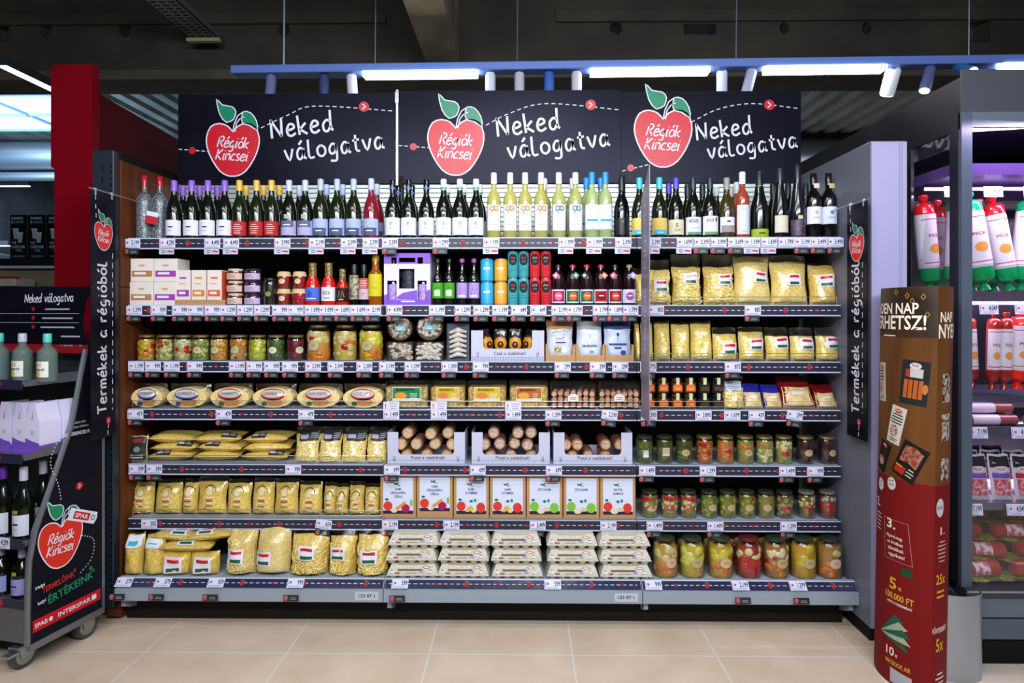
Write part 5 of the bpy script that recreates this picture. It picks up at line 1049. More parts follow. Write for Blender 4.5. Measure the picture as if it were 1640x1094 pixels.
# ---- fourth shelf
def row4():
    z = ROWZ[3]; spans = [(206, 260), (263, 331), (333, 399), (401, 470), (472, 545), (546, 614)]
    for i, (a, b) in enumerate(spans):
        y = FY; w = X(b, y) - X(a, y) - .004; h = .118; t = []
        c = MB(); rn = random.Random(i)
        for k in range(4): c.lathe([(0, 0), (w * .42, 0), (w * .48, .006), (w * .48, .014), (w * .42, .02), (0, .02)], 'noodle:#e0b46a:#cf9f50', 24)
        c = MB()
        for k in range(4):                                 # round wafer discs standing on edge, oval outline towards the aisle
            n = 26; yy = .012 + k * .02; pts = [(w * .48 * cos(2 * pi * q / n), .052 + .050 * sin(2 * pi * q / n)) for q in range(n)]; c.prism(pts, yy, yy + .016, 'noodle:#ecd496:#dcbc74')
        f = MB(); pos = surf(w, h, .11, i + 3, .8, 0); f.grid(lambda u, v: pos(u, v, 1, .004), 14, 10, 'film'); f.grid(lambda u, v: pos(u, v, -1, .004), 14, 10, 'film', flip=True)
        s = MB(); A = Art(); col = 'c:#2a4a9a' if i < 2 else 'c:#a02430'; A.ell(0, .068, w * .29, .030, col, 1, 12); A.ell(0, .072, w * .27, .020, 'c:#d0c8c4', 2, 12); A.text('CORNITO', 0, .066, .013, 'c:#5a4a48', 'c', w * .46, 3); A.ell(.01, .030, w * .2, .020, 'c:#c88a40', 1, 10); A.ell(-w * .2, .022, .014, .012, 'c:#30487a' if i < 2 else 'c:#3f5a30', 2, 8); A.lines(-w * .12, .044, w * .24, .008, 1, col, 3, .7); A.put(s, on_front(0, .0105, 0))
        place('wafer_pack', tree(('wafers', c), ('label', s), ('film', f)), 'pack of pale round corn wafers, %s, %s' % ('blue rimmed label' if i < 2 else 'red rimmed label', nth(i, 6)), 'wafer pack', (X((a + b) / 2, y), y, z), group='corn wafer packs on the fourth shelf')
    tubs = [(616, 686, 'mix:#c8b880:#8a7a48:70', 'c:#1f7a4a', 'c:#d8902c', 'green label'), (688, 746, 'mix:#d0b060:#9a7a34:70', 'c:#c8a82c', 'c:#d87838', 'yellow label, left one'), (748, 812, 'mix:#d0b060:#9a7a34:70', 'c:#c8a82c', 'c:#d87838', 'yellow label, right one'), (815, 879, 'mix:#d8b868:#a07c3a:70', 'c:#a8602a', 'c:#d89838', 'brown label')]
    for a, b, cm, lc, l2, lab in tubs:
        y = FY; w = X(b, y) - X(a, y) - .004; h = .138; hw = w / 2
        c = MB(); c.bbox(-hw + .004, hw - .004, .004, .12, .003, h - .03, cm, .006); rn = random.Random(a)
        for k in range(90): c.ball((rn.uniform(-hw + .012, hw - .012), .006, rn.uniform(.012, h - .034)), (.006, .004, .005), 'p:#d8c48a' if k % 2 else 'p:#b8964c', 6, 4)
        l = MB(); A = Art(); lw, lh = w * .66, h * .5; A.rect(-lw / 2, h * .28, lw, lh, 'c:#ccc8c0', 1); A.rect(-lw / 2 + .003, h * .28 + .014, lw - .006, lh - .018, lc, 2); A.ell(-lw * .2, h * .48, lw * .22, lh * .22, l2, 3, 10); A.text('BABEN', -lw * .05, h * .64, .013, 'c:#e8e0c8' if 'green' in lab else 'c:#c05a28', 'c', lw * .6); A.lines(lw * .1, h * .36, lw * .3, .03, 3, 'c:#e8e4d8', 3, .3); A.put(l, on_front(0, -.0015, 0))
        f = MB(); f.bbox(-hw, hw, 0, .124, .0008, h, 'film', .008); r = MB(); r.bbox(-hw - .0005, hw + .0005, -.001, .125, h * .12, h * .16, 'film', .001)
        place('snack_tub', tree(('snacks', c), ('label', l), ('tub', f)), 'clear tub of pale snacks with ' + lab, 'tub', (X((a + b) / 2, y), y, z), group='clear snack tubs on the fourth shelf')
    for a, b, lab, cm in ((881, 955, 'left', '#c48a70'), (958, 1026, 'right', '#b07c50')):
        y = FY; w = X(b, y) - X(a, y) - .004; h = .135; hw = w / 2; c = MB()
        for lay in range(3):
            for k in range(7): x = -hw + .018 + k * (w - .036) / 6; c.tube([(x, .012, .016 + lay * .028 + .004 * (k % 2)), (x + .012, .10, .02 + lay * .028)], .0128, 'mix:%s:#d8a890:40' % cm, 8)
        l = MB(); A = Art(); A.poly([(-.026, .04), (.026, .04), (.026, .062), (.012, .075), (-.012, .075), (-.026, .062)], 'c:#d8d4cc', 1); A.lines(-.016, .046, .032, .016, 2, 'c:#8a7a50', 2, .35); A.put(l, on_front(0, -.0015, 0))
        f = MB(); f.bbox(-hw, hw, 0, .124, .0008, h, 'film', .008); b2 = MB(); b2.box(-hw + .002, hw - .002, .002, .12, .0012, .0025, 'p:#2a2420')
        place('pastry_box', tree(('pastries', c), ('label', l), ('clear_box', f), ('tray', b2)), 'clear box of brown pastry rolls, %s one' % lab, 'pastry box', (X((a + b) / 2, y), y, z), group='clear pastry boxes on the fourth shelf')
    # small square jars, two high
    def sj(oran): 
        liq = 'p:#4a2c0c' if oran else 'p:#1a100a'; g = MB(); g.bbox(-.030, .030, 0, .055, .0006, .058, 'glass', .006); c = MB(); c.bbox(-.028, .028, .002, .053, .002, .054, liq, .005)
        l = MB(); l.lathe([(.023, .058), (.0235, .059), (.0235, .072), (0, .0725)], 'p:#16160f' if not oran else 'p:#4a3812', 16, (0, .0275, 0))
        s = MB(); s.box(-.008, .008, -.0022, -.0012, .045, .078, 'c:#c8cc9c'); s.box(-.008, .008, -.0012, .03, .0735, .0745, 'c:#c8cc9c')
        k = MB()
        if oran: A = Art(); A.rect(-.022, .012, .044, .026, 'c:#d86a28', 1, 1); A.poly([(-.022, .038), (.022, .038), (.010, .048), (-.010, .048)], 'c:#d86a28', 1); A.lines(-.016, .018, .032, .014, 2, 'c:#f0a870', 2, .4); A.put(k, on_front(0, -.0006, 0))
        else: A = Art(); A.rect(-.02, .014, .04, .022, 'mix:#5a4030:#2a1a10:200', 1, 1); A.put(k, on_front(0, -.0006, 0))
        return tree(('glass', g), ('honey' if oran else 'contents', c), ('lid', l), ('paper_seal', s), ('label', k))
    so, sd = sj(True), sj(False); y = FY + .004
    for i, px in enumerate((1041, 1063, 1085.5, 1106.5, 1129, 1151)):
        for k in (0, 1):
            d = 'orange labelled honey jar' if i < 4 else 'dark preserve jar with brown label'
            place('honey_jar' if i < 4 else 'preserve_jar', so if i < 4 else sd, 'small %s, %s row, %s' % (d, ('lower', 'upper')[k], ('behind the divider flag', 'first right of the divider flag', 'second right of the divider flag', 'last before the dark jars', 'first of the dark pair', 'second of the dark pair')[i]), 'jar', (X(px, y), y, z + k * .0765), group='small jars stacked two high')
    t = bag(X(1197, FY) - X(1160, FY), .165, .07, 77, sticker=('white', .5, .68, .085, .045), fill=.62, lean=.2, light='#f2de8a', dark='#d6b054', strands=90, sw=.005, sl=.03)
    place('pasta_bag', t, 'pasta bag with white label between honey jars and blue packs', 'pasta bag', (X(1178, FY), FY, z))
    def pack(w, h, d, cA, cB, seed):
        pos = surf(w, h, d, seed, .9, .6); m = MB(); m.grid(lambda u, v: pos(u, v, 1), 14, 12, 'g:' + cA); m.grid(lambda u, v: pos(u, v, -1), 14, 12, 'g:' + cB, flip=True)
        s = MB(); A = Art(); A.ell(0, 0, w * .42, h * .20, 'c:#d8c08a', 1, 10)
        s.grid(lambda u, v: pos(.04 + .92 * u, .02 + .66 * v, 1, .001), 8, 6, 'mix:#d8c490:#c8a868:30'); s.grid(lambda u, v: pos(.3 + .4 * u, .46 + .10 * v, 1, .002), 5, 3, 'c:#dcd4d0'); return tree(('pouch', m), ('print', s))
    for a, b, h, cA, lab in ((1195, 1227, .115, '#2a2890', 'left blue and cream flour pack'), (1228, 1258, .11, '#2a2890', 'right blue and cream flour pack')): place('food_pack', pack(X(b, FY) - X(a, FY), h, .07, cA, '#c8b080', a), lab + ', lying back on the fourth shelf', 'food pack', (X((a + b) / 2, FY), FY, z), group='blue and cream packs')
    for a, b, h, zz, lab in ((1258, 1312, .15, 0.0, 'larger red and cream pack'), (1312, 1348, .11, 0, 'smaller red and cream pack at the right end')): place('food_pack', pack(X(b, FY) - X(a, FY), h, .09, '#7a1018', '#8a1018', a), lab + ', lying back on the fourth shelf', 'food pack', (X((a + b) / 2, FY), FY, z + zz), group='red and cream packs')
row4()

# ---- third shelf, middle bay
def display_carton(w, h, d, cut, word, h0, zig=False, body='c:#bcbed2'):
    m = MB(); a, b, c0 = -w * cut, w * cut, h0; W2 = w / 2; r = .018
    arc = [(b - r + r * sin(t), c0 + r - r * cos(t)) for t in [k * pi / 8 for k in range(5)]]
    left = [(-x, z) for x, z in arc[::-1]]
    m.prism([(-W2, 0), (W2, 0), (W2, c0)] + [(b - r, c0), (a + r, c0)] + [(-W2, c0)], 0, .003, body)
    m.prism([(b - r, c0)] + arc[1:] + [(b, h), (W2, h), (W2, c0)], 0, .003, body); m.prism([(-W2, c0), (-W2, h), (a, h)] + left[:-1] + [(a + r, c0)], 0, .003, body)
    m.box(-W2, -W2 + .003, .003, d, 0, h, body); m.box(W2 - .003, W2, .003, d, 0, h, body); m.box(-W2 + .003, W2 - .003, d - .003, d, 0, h * .35, body); m.box(-W2 + .003, W2 - .003, .003, d - .003, 0, .003, body)
    A = Art(); A.text(word, .01, c0 * .52, .0155, 'c:#5a5c68', 'c', w * .44)
    for s in (-1, 1): x = s * W2 * .82; z = c0 * .62; A.ell(x, z, .006, .009, 'c:#6a6c7c', 1, 6); A.ell(x, z + .001, .0035, .006, body, 2, 6); A.poly([(x - .006, z - .010), (x + .006, z - .010), (x, z - .018)], 'c:#6a6c7c', 1)
    if zig: 
        for i in range(26): x = -W2 + w * i / 26; A.poly([(x, .004), (x + w / 26, .004), (x + w / 52, .014)], 'c:#8e90a8', 1)
        for i in range(26): x = -W2 + w * i / 26; A.poly([(x, .016), (x + w / 26, .016), (x + w / 52, .024)], 'c:#8e90a8', 1)
    else: A.dash([(-W2 + .004, .016), (W2 - .004, .016)], .0025, 'c:#8a8ca0', .014, .004, 1)
    A.put(m, on_front(0, 0, 0)); return m
def row3_mid():
    z = ROWZ[2]; y = FY
    # round clear tubs of cookies
    def tub(w, h, cA, cB, n, seed, rnd):
        rn = random.Random(seed); c = MB(); f = MB()
        if rnd:
            c.tube([(0, .010, w / 2), (0, .10, w / 2)], w * .46, 'c:#5a4a3c', 20)
            for k in range(n):
                a = rn.uniform(0, 6.28); r = w * .40 * sqrt(rn.random()); c.ball((r * cos(a), .010, w / 2 + r * sin(a)), (.012, .008, .007), 'mix:%s:%s:50' % (cA, cB), 7, 5, 0, rn, Matrix.Rotation(rn.uniform(0, 3), 3, 'Y'))
            f.tube([(0, 0, w / 2), (0, .104, w / 2)], w * .495, 'film', 24); l = MB(); A = Art(); A.poly([(-.024, w / 2 - .012), (.03, w / 2 - .012), (.026, w / 2 + .008), (.006, w / 2 + .012), (0, w / 2 + .024), (-.012, w / 2 + .012), (-.024, w / 2 + .008)], 'c:#6ab0bc', 1); A.lines(-.016, w / 2 - .008, .032, .014, 2, WHITE, 2, .5); A.put(l, on_front(0, -.001, 0)); return tree(('cookies', c), ('label', l), ('tub', f))
        c.bbox(-w / 2 + .006, w / 2 - .006, .008, .10, .003, h - .006, 'c:#4a3c34', .003)
        for k in range(n): c.ball((rn.uniform(-w / 2 + .014, w / 2 - .014), .008, rn.uniform(.012, h - .012)), (.015, .008, .008), 'mix:%s:%s:50' % (cA, cB), 7, 5, 0, rn, Matrix.Rotation(rn.uniform(-.4, .4), 3, 'Y'))
        f.bbox(-w / 2, w / 2, 0, .104, .0008, h, 'film', .003); return tree(('cookies', c), ('box', f))
    for a, b, cA, cB, lab in ((618, 662, '#8a7a66', '#d0c8b8', 'brown'), (664, 711, '#b0a898', '#dcd4c8', 'pale')):
        w = X(b, y) - X(a, y) - .004; x = X((a + b) / 2, y)
        place('cookie_box', tub(w, .098, cA, cB, 55, a, False), 'clear box of %s sugar dusted cookies, lower one' % lab, 'cookie box', (x, y, z), group='clear cookie boxes')
        place('cookie_box', tub(w * .96, .1, cA, cB, 60, a + 1, True), 'round clear box of %s cookies with aqua label, standing on edge' % lab, 'cookie box', (x, y + .004, z + .0985), group='round cookie boxes standing on edge')
    w = X(752, y) - X(714, y) - .003; c = MB(); rn = random.Random(4)
    for k in range(6): c.tube([(-w * .36, .016, .02 + k * .024), (0, .010, .036 + k * .024), (w * .36, .018, .024 + k * .024)], [.006, .013, .006], 'mix:#c8c0b4:#e0dad2:60', 8)
    f = MB(); f.bbox(-w / 2, w / 2, 0, .06, .0008, .19, 'film', .008); bk = MB(); bk.box(-w / 2 + .003, w / 2 - .003, .03, .056, .003, .185, 'c:#5a5c66')
    place('pastry_box', tree(('pastries', c), ('back_tray', bk), ('clear_box', f)), 'upright clear box of white sugared crescents', 'pastry box', (X(733, y), y, z))
    w = X(872, y) - X(754, y) - .003; t = empty('display_carton', (X(813, y), y, z), 'white open display carton with zigzag base on the third shelf', 'display carton'); part('carton', display_carton(w, .152, .19, .335, 'Csak a családnak!', .062, True), t)
    for i, dx in enumerate((-.095, -.035, .035, .095)):
        c = MB(); c.ball((0, 0, .082), (.031, .014, .040), 'mix:#e0a428:#b87414:20', 12, 8); c.ball((0, 0, .03), (.03, .014, .03), 'mix:#e0a428:#b87414:20', 12, 8); f = MB(); pos = surf(.066, .155, .04, i, .7, .05); f.grid(lambda u, v: pos(u, v, 1), 10, 10, 'film'); f.grid(lambda u, v: pos(u, v, -1), 10, 10, 'film', flip=True)
        l = MB(); l.tube([(0, -.0165, .078), (0, -.012, .078)], .016, 'c:#2a1c14', 12); l.ball((0, -.0165, .08), (.007, .002, .007), 'c:#c86a38', 8, 5); l.ball((0, .0, .11), (.022, .008, .018), 'p:#2a1e1a', 10, 6)
        for k, me in (('bread', c), ('label', l)): pass
        place('pretzel_bag', tree(('pretzels', c), ('label', l), ('film', f)), 'clear bag of golden pretzels in the zigzag carton, %s' % nth(i, 4), 'bag', (t.location.x + dx * 1.05, y + .035 + (i % 2) * .02, z + .0032), (0, 0, (.7, 0, 0, -.7)[i]), 'pretzel bags in the white carton')
    def pouch(w, h, d, top, face, art, seed):
        pos = surf(w, h, d, seed, .93, .04); m = MB(); m.grid(lambda u, v: pos(u, v * .78, 1), 12, 10, face); m.grid(lambda u, v: pos(u, .78 + .22 * v, 1), 12, 4, top); m.grid(lambda u, v: pos(u, v, -1), 12, 12, top, flip=True)
        l = MB(); A = Art(); art(A, w, h); A.put(l, lambda a, b, ww: pos(min(.97, max(.03, .5 + a / w)), min(.97, b / h), 1, .0012 + ww), .0008); return tree(('pouch', m), ('print', l))
    def a1(A, w, h): A.stroke([(-.04, h * .68), (-.02, h * .74), (0, h * .70), (.02, h * .74), (.04, h * .68)], .002, 'c:#5a5c64', 1); A.stroke([(-.024, h * .64), (-.02, h * .56), (0, h * .53), (.02, h * .56), (.024, h * .64)], .002, 'c:#5a5c64', 1); A.lines(-.03, h * .42, .07, h * .05, 1, INK, 1, .4); A.ell(-.01, h * .26, .022, .016, 'mix:#8a7440:#d8c8a0:90', 1, 8); A.ell(.02, h * .25, .014, .014, WHITE, 2, 8)
    def a2(A, w, h): A.text('10% PROTEIN', 0, h * .34, .011, INK, 'c', .075); A.stroke([(0, h * .55), (.002, h * .66)], .0015, INK, 1); A.ell(.01, h * .22, .012, .008, 'c:#8890a0', 1, 6)
    def a3(A, w, h): A.rect(-.046, h * .38, .092, h * .05, 'c:#3a4a84', 1); A.ell(0, h * .66, .006, .01, 'c:#28305a', 1, 8); A.stroke([(0, h * .48), (0, h * .64)], .002, 'c:#28305a', 1); A.lines(-.03, h * .28, .06, .010, 1, 'c:#28305a', 1, .7); A.ell(.026, h * .2, .014, .012, 'c:#3a4a84', 1, 8)
    for a, b, h, top, face, art, lab in ((874, 920, .2, 'kraft', 'mix:#bcc0cc:#d0d4e0:20', a1, 'brown topped pouch with white face in a tan tray'), (923, 967, .197, 'c:#9aa0a0', 'mix:#bcc4d8:#d0d8ea:20', a2, 'pale blue white pouch, middle of three in tan trays'), (967, 1014, .198, 'c:#3c4a80', 'mix:#b0bcdc:#c8d2ec:20', a3, 'blue topped pouch, right one in tan trays')):
        w = X(b, y) - X(a, y) - .006; place('snack_pouch', pouch(w, h, .06, top, face, art, a), lab, 'pouch', (X((a + b) / 2, y), y + .012, z + .0032), group='pouches in tan trays')
    for a, b, lab in ((874, 921.5, 'left'), (922.5, 968.5, 'middle'), (969.5, 1015, 'right')):
        w = (X(b, y) - X(a, y)) / 2; m = MB(); m.prism([(-w, 0), (w, 0), (w, .082), (w * .86, .082), (w * .8, .03), (-w * .8, .03), (-w * .86, .082), (-w, .082)], 0, .002, 'kraft'); m.box(-w, -w + .002, .002, .15, 0, .082, 'kraft'); m.box(w - .002, w, .002, .15, 0, .082, 'kraft'); m.box(-w + .002, w - .002, .002, .15, 0, .002, 'kraft')
        solo('display_tray', m, 'tan cardboard tray, %s of three around the pouches' % lab, 'tray', (X((a + b) / 2, y), y, z), group='tan trays around the pouches')
row3_mid()

# ---- fifth shelf cartons of rolls, sixth shelf juice cartons, eggs
def row5_mid():
    z = ROWZ[4]; y = FY; n = 0
    layout = [[(-.075, .060), (.02, .058), (-.135, .075), (.115, .075), (-.07, .105), (.035, .105), (-.10, .160), (.085, .155), (.0, .030), (-.11, .030), (.09, .028), (.135, .150)], [(-.12, .160), (-.08, .085), (.01, .110), (.075, .085), (.125, .080), (-.14, .09), (-.08, .033), (.0, .030), (.08, .032), (.11, .150)], [(-.08, .095), (.06, .100), (-.12, .090), (.115, .09), (-.08, .036), (-.01, .035), (.07, .037), (.12, .035)]]
    for i, (a, b) in enumerate(((620, 745), (755, 881), (886, 1013))):
        w = X(b, y) - X(a, y) - .003; cxx = X((a + b) / 2, y); lab = ('left', 'middle', 'right')[i]
        t = empty('display_carton', (cxx, y, z), 'white open carton of wrapped rolls on the fifth shelf, ' + lab + ' one', 'display carton', group='white cartons of wrapped rolls'); part('carton', display_carton(w, .155, .20, .36, 'Puszi a családnak!', .045), t)
        big = [(-.10, .032), (0.0, .032), (.10, .032), (-.128, .088), (-.052, .088), (.04, .088), (.126, .088), (-.095, .143), (.105, .143), (.02, .140)] if i == 0 else [(-.10, .032), (0, .032), (.10, .032), (-.13, .088), (-.055, .090), (.018, .092), (.082, .086), (-.085, .145), (.1, .145), (.035, .146)] if i == 1 else [(-.10, .032), (-.02, .032), (.065, .032), (-.075, .088), (.065, .088), (.135, .088), (-.132, .088)]
        col = [('#caa478', '#b07a4c'), ('#b89484', '#8a5a44'), ('#b07c58', '#8a4e30')][i]; c = MB(); c.tube([(0, .0, 0), (0, .006, 0), (0, .15, 0)], [.024, .029, .029], 'mix:%s:%s:60' % col, 16)
        l = MB(); l.tube([(0, -.0012, 0), (0, -.0002, 0)], .022, 'mix:%s:%s:110' % (col[0], '#dcc8b0'), 14); f = MB(); f.tube([(0, -.003, 0), (0, .004, 0), (0, .155, 0)], [.027, .0302, .0302], 'film', 16)
        tr = tree(('roll', c), ('end_face', l), ('film', f))
        for k, (dx, dz) in enumerate(big):
            place('wrapped_roll', tr, 'wrapped pastry roll in the %s carton, %s' % (lab, ['front bottom left', 'front bottom middle', 'front bottom right', 'second layer first', 'second layer second', 'second layer third', 'second layer fourth', 'top left', 'top right', 'top centre'][k]), 'pastry roll', (cxx + dx, y + .010 + (k % 3) * .006, z + .0035 + dz), (0, random.Random(k).uniform(0, 3), 0), group='wrapped rolls in the %s carton' % lab, scale=(1, 1, 1))
row5_mid()
def row6_mid():
    z = ROWZ[5]; y = FY
    def juice(w, h, title, kind, lz):
        m = MB(); m.bbox(-w / 2, w / 2, 0, .17, 0, h, 'kraft', .002); m.box(-.0008, .0008, .004, .166, h, h + .0005, 'c:#8a6438'); l = MB(); A = Art(); lw, lh = w * .84, h * .83; z0 = lz
        A.rect(-lw / 2, z0, lw, lh, 'c:#ccd4ea', 1, 1); A.rect(-lw / 2, z0, lw, lh * .09, 'c:#2a2440', 2, 1)
        A.poly([(-.022, z0 + lh * .86), (-.018, z0 + lh * .80), (.0, z0 + lh * .80), (.004, z0 + lh * .88), (-.01, z0 + lh * .84)], 'c:#1f7a4c', 2); A.lines(-.008, z0 + lh * .77, .024, .006, 1, INK, 2, .5)
        for i, s in enumerate(title): A.text(s, 0, z0 + lh * (.66 - .105 * i), .0115, 'c:#3a3c4c', 'c', min(lw * .8, len(s) * .0085), 3)
        ap = {'c': 'c:#d03a2a', 'g': 'c:#78b838', 'n': 'c:#d03a2a', 'k': 'c:#d03a2a'}[kind]
        A.ell(-lw * .34, z0 + lh * .22, lw * .15, lh * .13, ap, 3, 10); A.ell(-lw * .38, z0 + lh * .40, lw * .06, lh * .035, 'c:#1f6a50', 3, 6)
        if kind == 'c':
            A.poly([(-lw * .2, z0 + lh * .1), (-lw * .05, z0 + lh * .08), (lw * .28, z0 + lh * .30), (lw * .22, z0 + lh * .35)], 'c:#d8903a', 4); A.ell(lw * .25, z0 + lh * .15, lw * .14, lh * .12, 'c:#a81850', 3, 10); A.ell(-lw * .13, z0 + lh * .09, lw * .1, lh * .06, 'c:#d8cca8', 5, 8); A.ell(lw * .44, z0 + lh * .3, lw * .05, lh * .1, 'c:#8ab050', 3, 6)
        else:
            A.ell(lw * .32, z0 + lh * .18, lw * .15, lh * .14, ap, 3, 10); A.ell(.02 * 0, z0 + lh * .36, lw * .06, lh * .04, 'c:#1f7a54', 3, 6); A.ell(lw * .13, z0 + lh * .38, lw * .04, lh * .05, 'c:#1f7a54', 3, 6)
            if kind == 'k': A.poly([(-lw * .2, z0 + lh * .06), (-lw * .12, z0 + lh * .2), (0, z0 + lh * .24), (lw * .1, z0 + lh * .12), (0, z0 + lh * .13), (-lw * .08, z0 + lh * .06)], 'c:#d8a83c', 4); A.ell(lw * .08, z0 + lh * .09, lw * .08, lh * .05, 'c:#d8cc60', 5, 8)
            else: A.ell(-lw * .12, z0 + lh * .09, lw * .13, lh * .07, 'c:#d8ccb0', 5, 10); A.ell(lw * .08, z0 + lh * .14, lw * .12, lh * .06, 'c:#ccbca0', 4, 10)
        A.put(l, on_front(0, 0, 0)); return tree(('carton', m), ('label', l))
    J = [(609, 666, ['ALMA', 'SÁRGARÉPA', 'CÉKLA'], 'c', 'apple carrot beetroot juice carton, left one'), (667.5, 725, ['ALMA', 'SÁRGARÉPA', 'CÉKLA'], 'c', 'apple carrot beetroot juice carton, right one, label set higher'), (726.5, 783, ['ALMA', 'GYÖMBÉR'], 'k', 'apple ginger juice carton, left one'), (784.5, 842, ['ALMA', 'GYÖMBÉR'], 'k', 'apple ginger juice carton, right one'), (843.5, 901, ['ZÖLDALMA'], 'g', 'green apple juice carton, left one'), (902.5, 960, ['ZÖLDALMA'], 'g', 'green apple juice carton, right one'), (961.5, 1018, ['NATÚR', 'ALMALÉ'], 'n', 'red apple juice carton at the right end')]
    for i, (a, b, ti, k, lab) in enumerate(J):
        w = X(b, y) - X(a, y); place('juice_carton', juice(w, .213, ti, k, .020 if i != 1 else .034), lab, 'juice carton', (X((a + b) / 2, y), y + (.002 if i != 1 else 0), z), group='brown juice cartons with white labels')
    # egg cartons on the deck
    def egg():
        m = MB(); w, d, h = .258, .108, .046; W2 = w / 2      # lid
        b = [(-W2, 0, .022), (W2, 0, .022), (W2, d, .022), (-W2, d, .022)]; mid = [(-W2 + .002, .001, .036), (W2 - .002, .001, .036), (W2 - .002, d - .001, .036), (-W2 + .002, d - .001, .036)]; tp = [(-W2 + .018, .022, .068), (W2 - .018, .022, .068), (W2 - .018, d - .022, .068), (-W2 + .018, d - .022, .068)]
        m.add(b + mid + tp, [(i, (i + 1) % 4, 4 + (i + 1) % 4, 4 + i) for i in range(4)] + [(4 + i, 4 + (i + 1) % 4, 8 + (i + 1) % 4, 8 + i) for i in range(4)] + [(8, 9, 10, 11), (3, 2, 1, 0)], 'pulp')
        m.box(-W2 - .003, W2 + .003, -.003, d + .003, .021, .0245, 'pulp')
        c = MB()
        for i in range(5):
            for j in range(2): c.lathe([(.015, 0), (.019, .003), (.0245, .0205)], 'pulp', 12, (-W2 + .026 + i * .0515, .027 + j * .054, 0))
        s = MB(); A = Art(); A.lines(-.08, .012, .13, .014, 1, 'c:#6a6258', 2, .5); A.lines(-.06, .004, .10, .008, 1, 'c:#b89048', 2, .5); A.text('MM', -.078, .0035, .010, 'c:#b03a30', 'c', .022); A.rect(.03, .008, .03, .014, 'c:#a8b0dc', 1, 1); A.text('L2', .045, .010, .009, 'c:#3a4aa8', 'c', .016)
        for x in (-.112, .085): A.rect(x, .006, .012, .014, INK, 1, 1); A.rect(x + .003, .008, .009, .010, WHITE, 2, 1)
        k = .032 / .021; A.lines(-.08, .034, .15, .006, 1, 'c:#a89a70', 2, .5); A.ell(.07, .028, .020, .0045, 'c:#b83a40', 1, 8); A.ell(.07, .028, .015, .003, 'c:#d8c8b8', 2, 8)
        def fn(a, b, ww):
            if b < .012: return (a, .0003 - ww + .0004 * b, .0255 + b * .9)
            t = (b - .012) / .028; return (a, .001 + .021 * t - ww, .036 + .032 * t + ww * .5)
        A.put(s, fn, .0005); return tree(('lid', m), ('cups', c), ('print', s))
    eg = egg(); cols = [(618, 702), (701, 785), (786, 869), (875, 959), (960, 1045)]; y = 3.005
    for i, (a, b) in enumerate(cols):
        sc = (X(b, 3.02) - X(a, 3.02) - .006) / .264
        for k in range(3):
            rn = random.Random(i * 3 + k); place('egg_carton', eg, 'grey pulp egg carton, %s layer of the %s stack' % (('bottom', 'middle', 'top')[k], nth(i, 5)), 'egg carton', (X((a + b) / 2, 3.02) + rn.uniform(-.006, .006), y + k * .012, DZ + .0005 + k * .0685), (0, 0, rn.uniform(-.02, .02)), 'grey egg cartons on the bottom deck', (sc, 1.15, 1.0))
row6_mid()
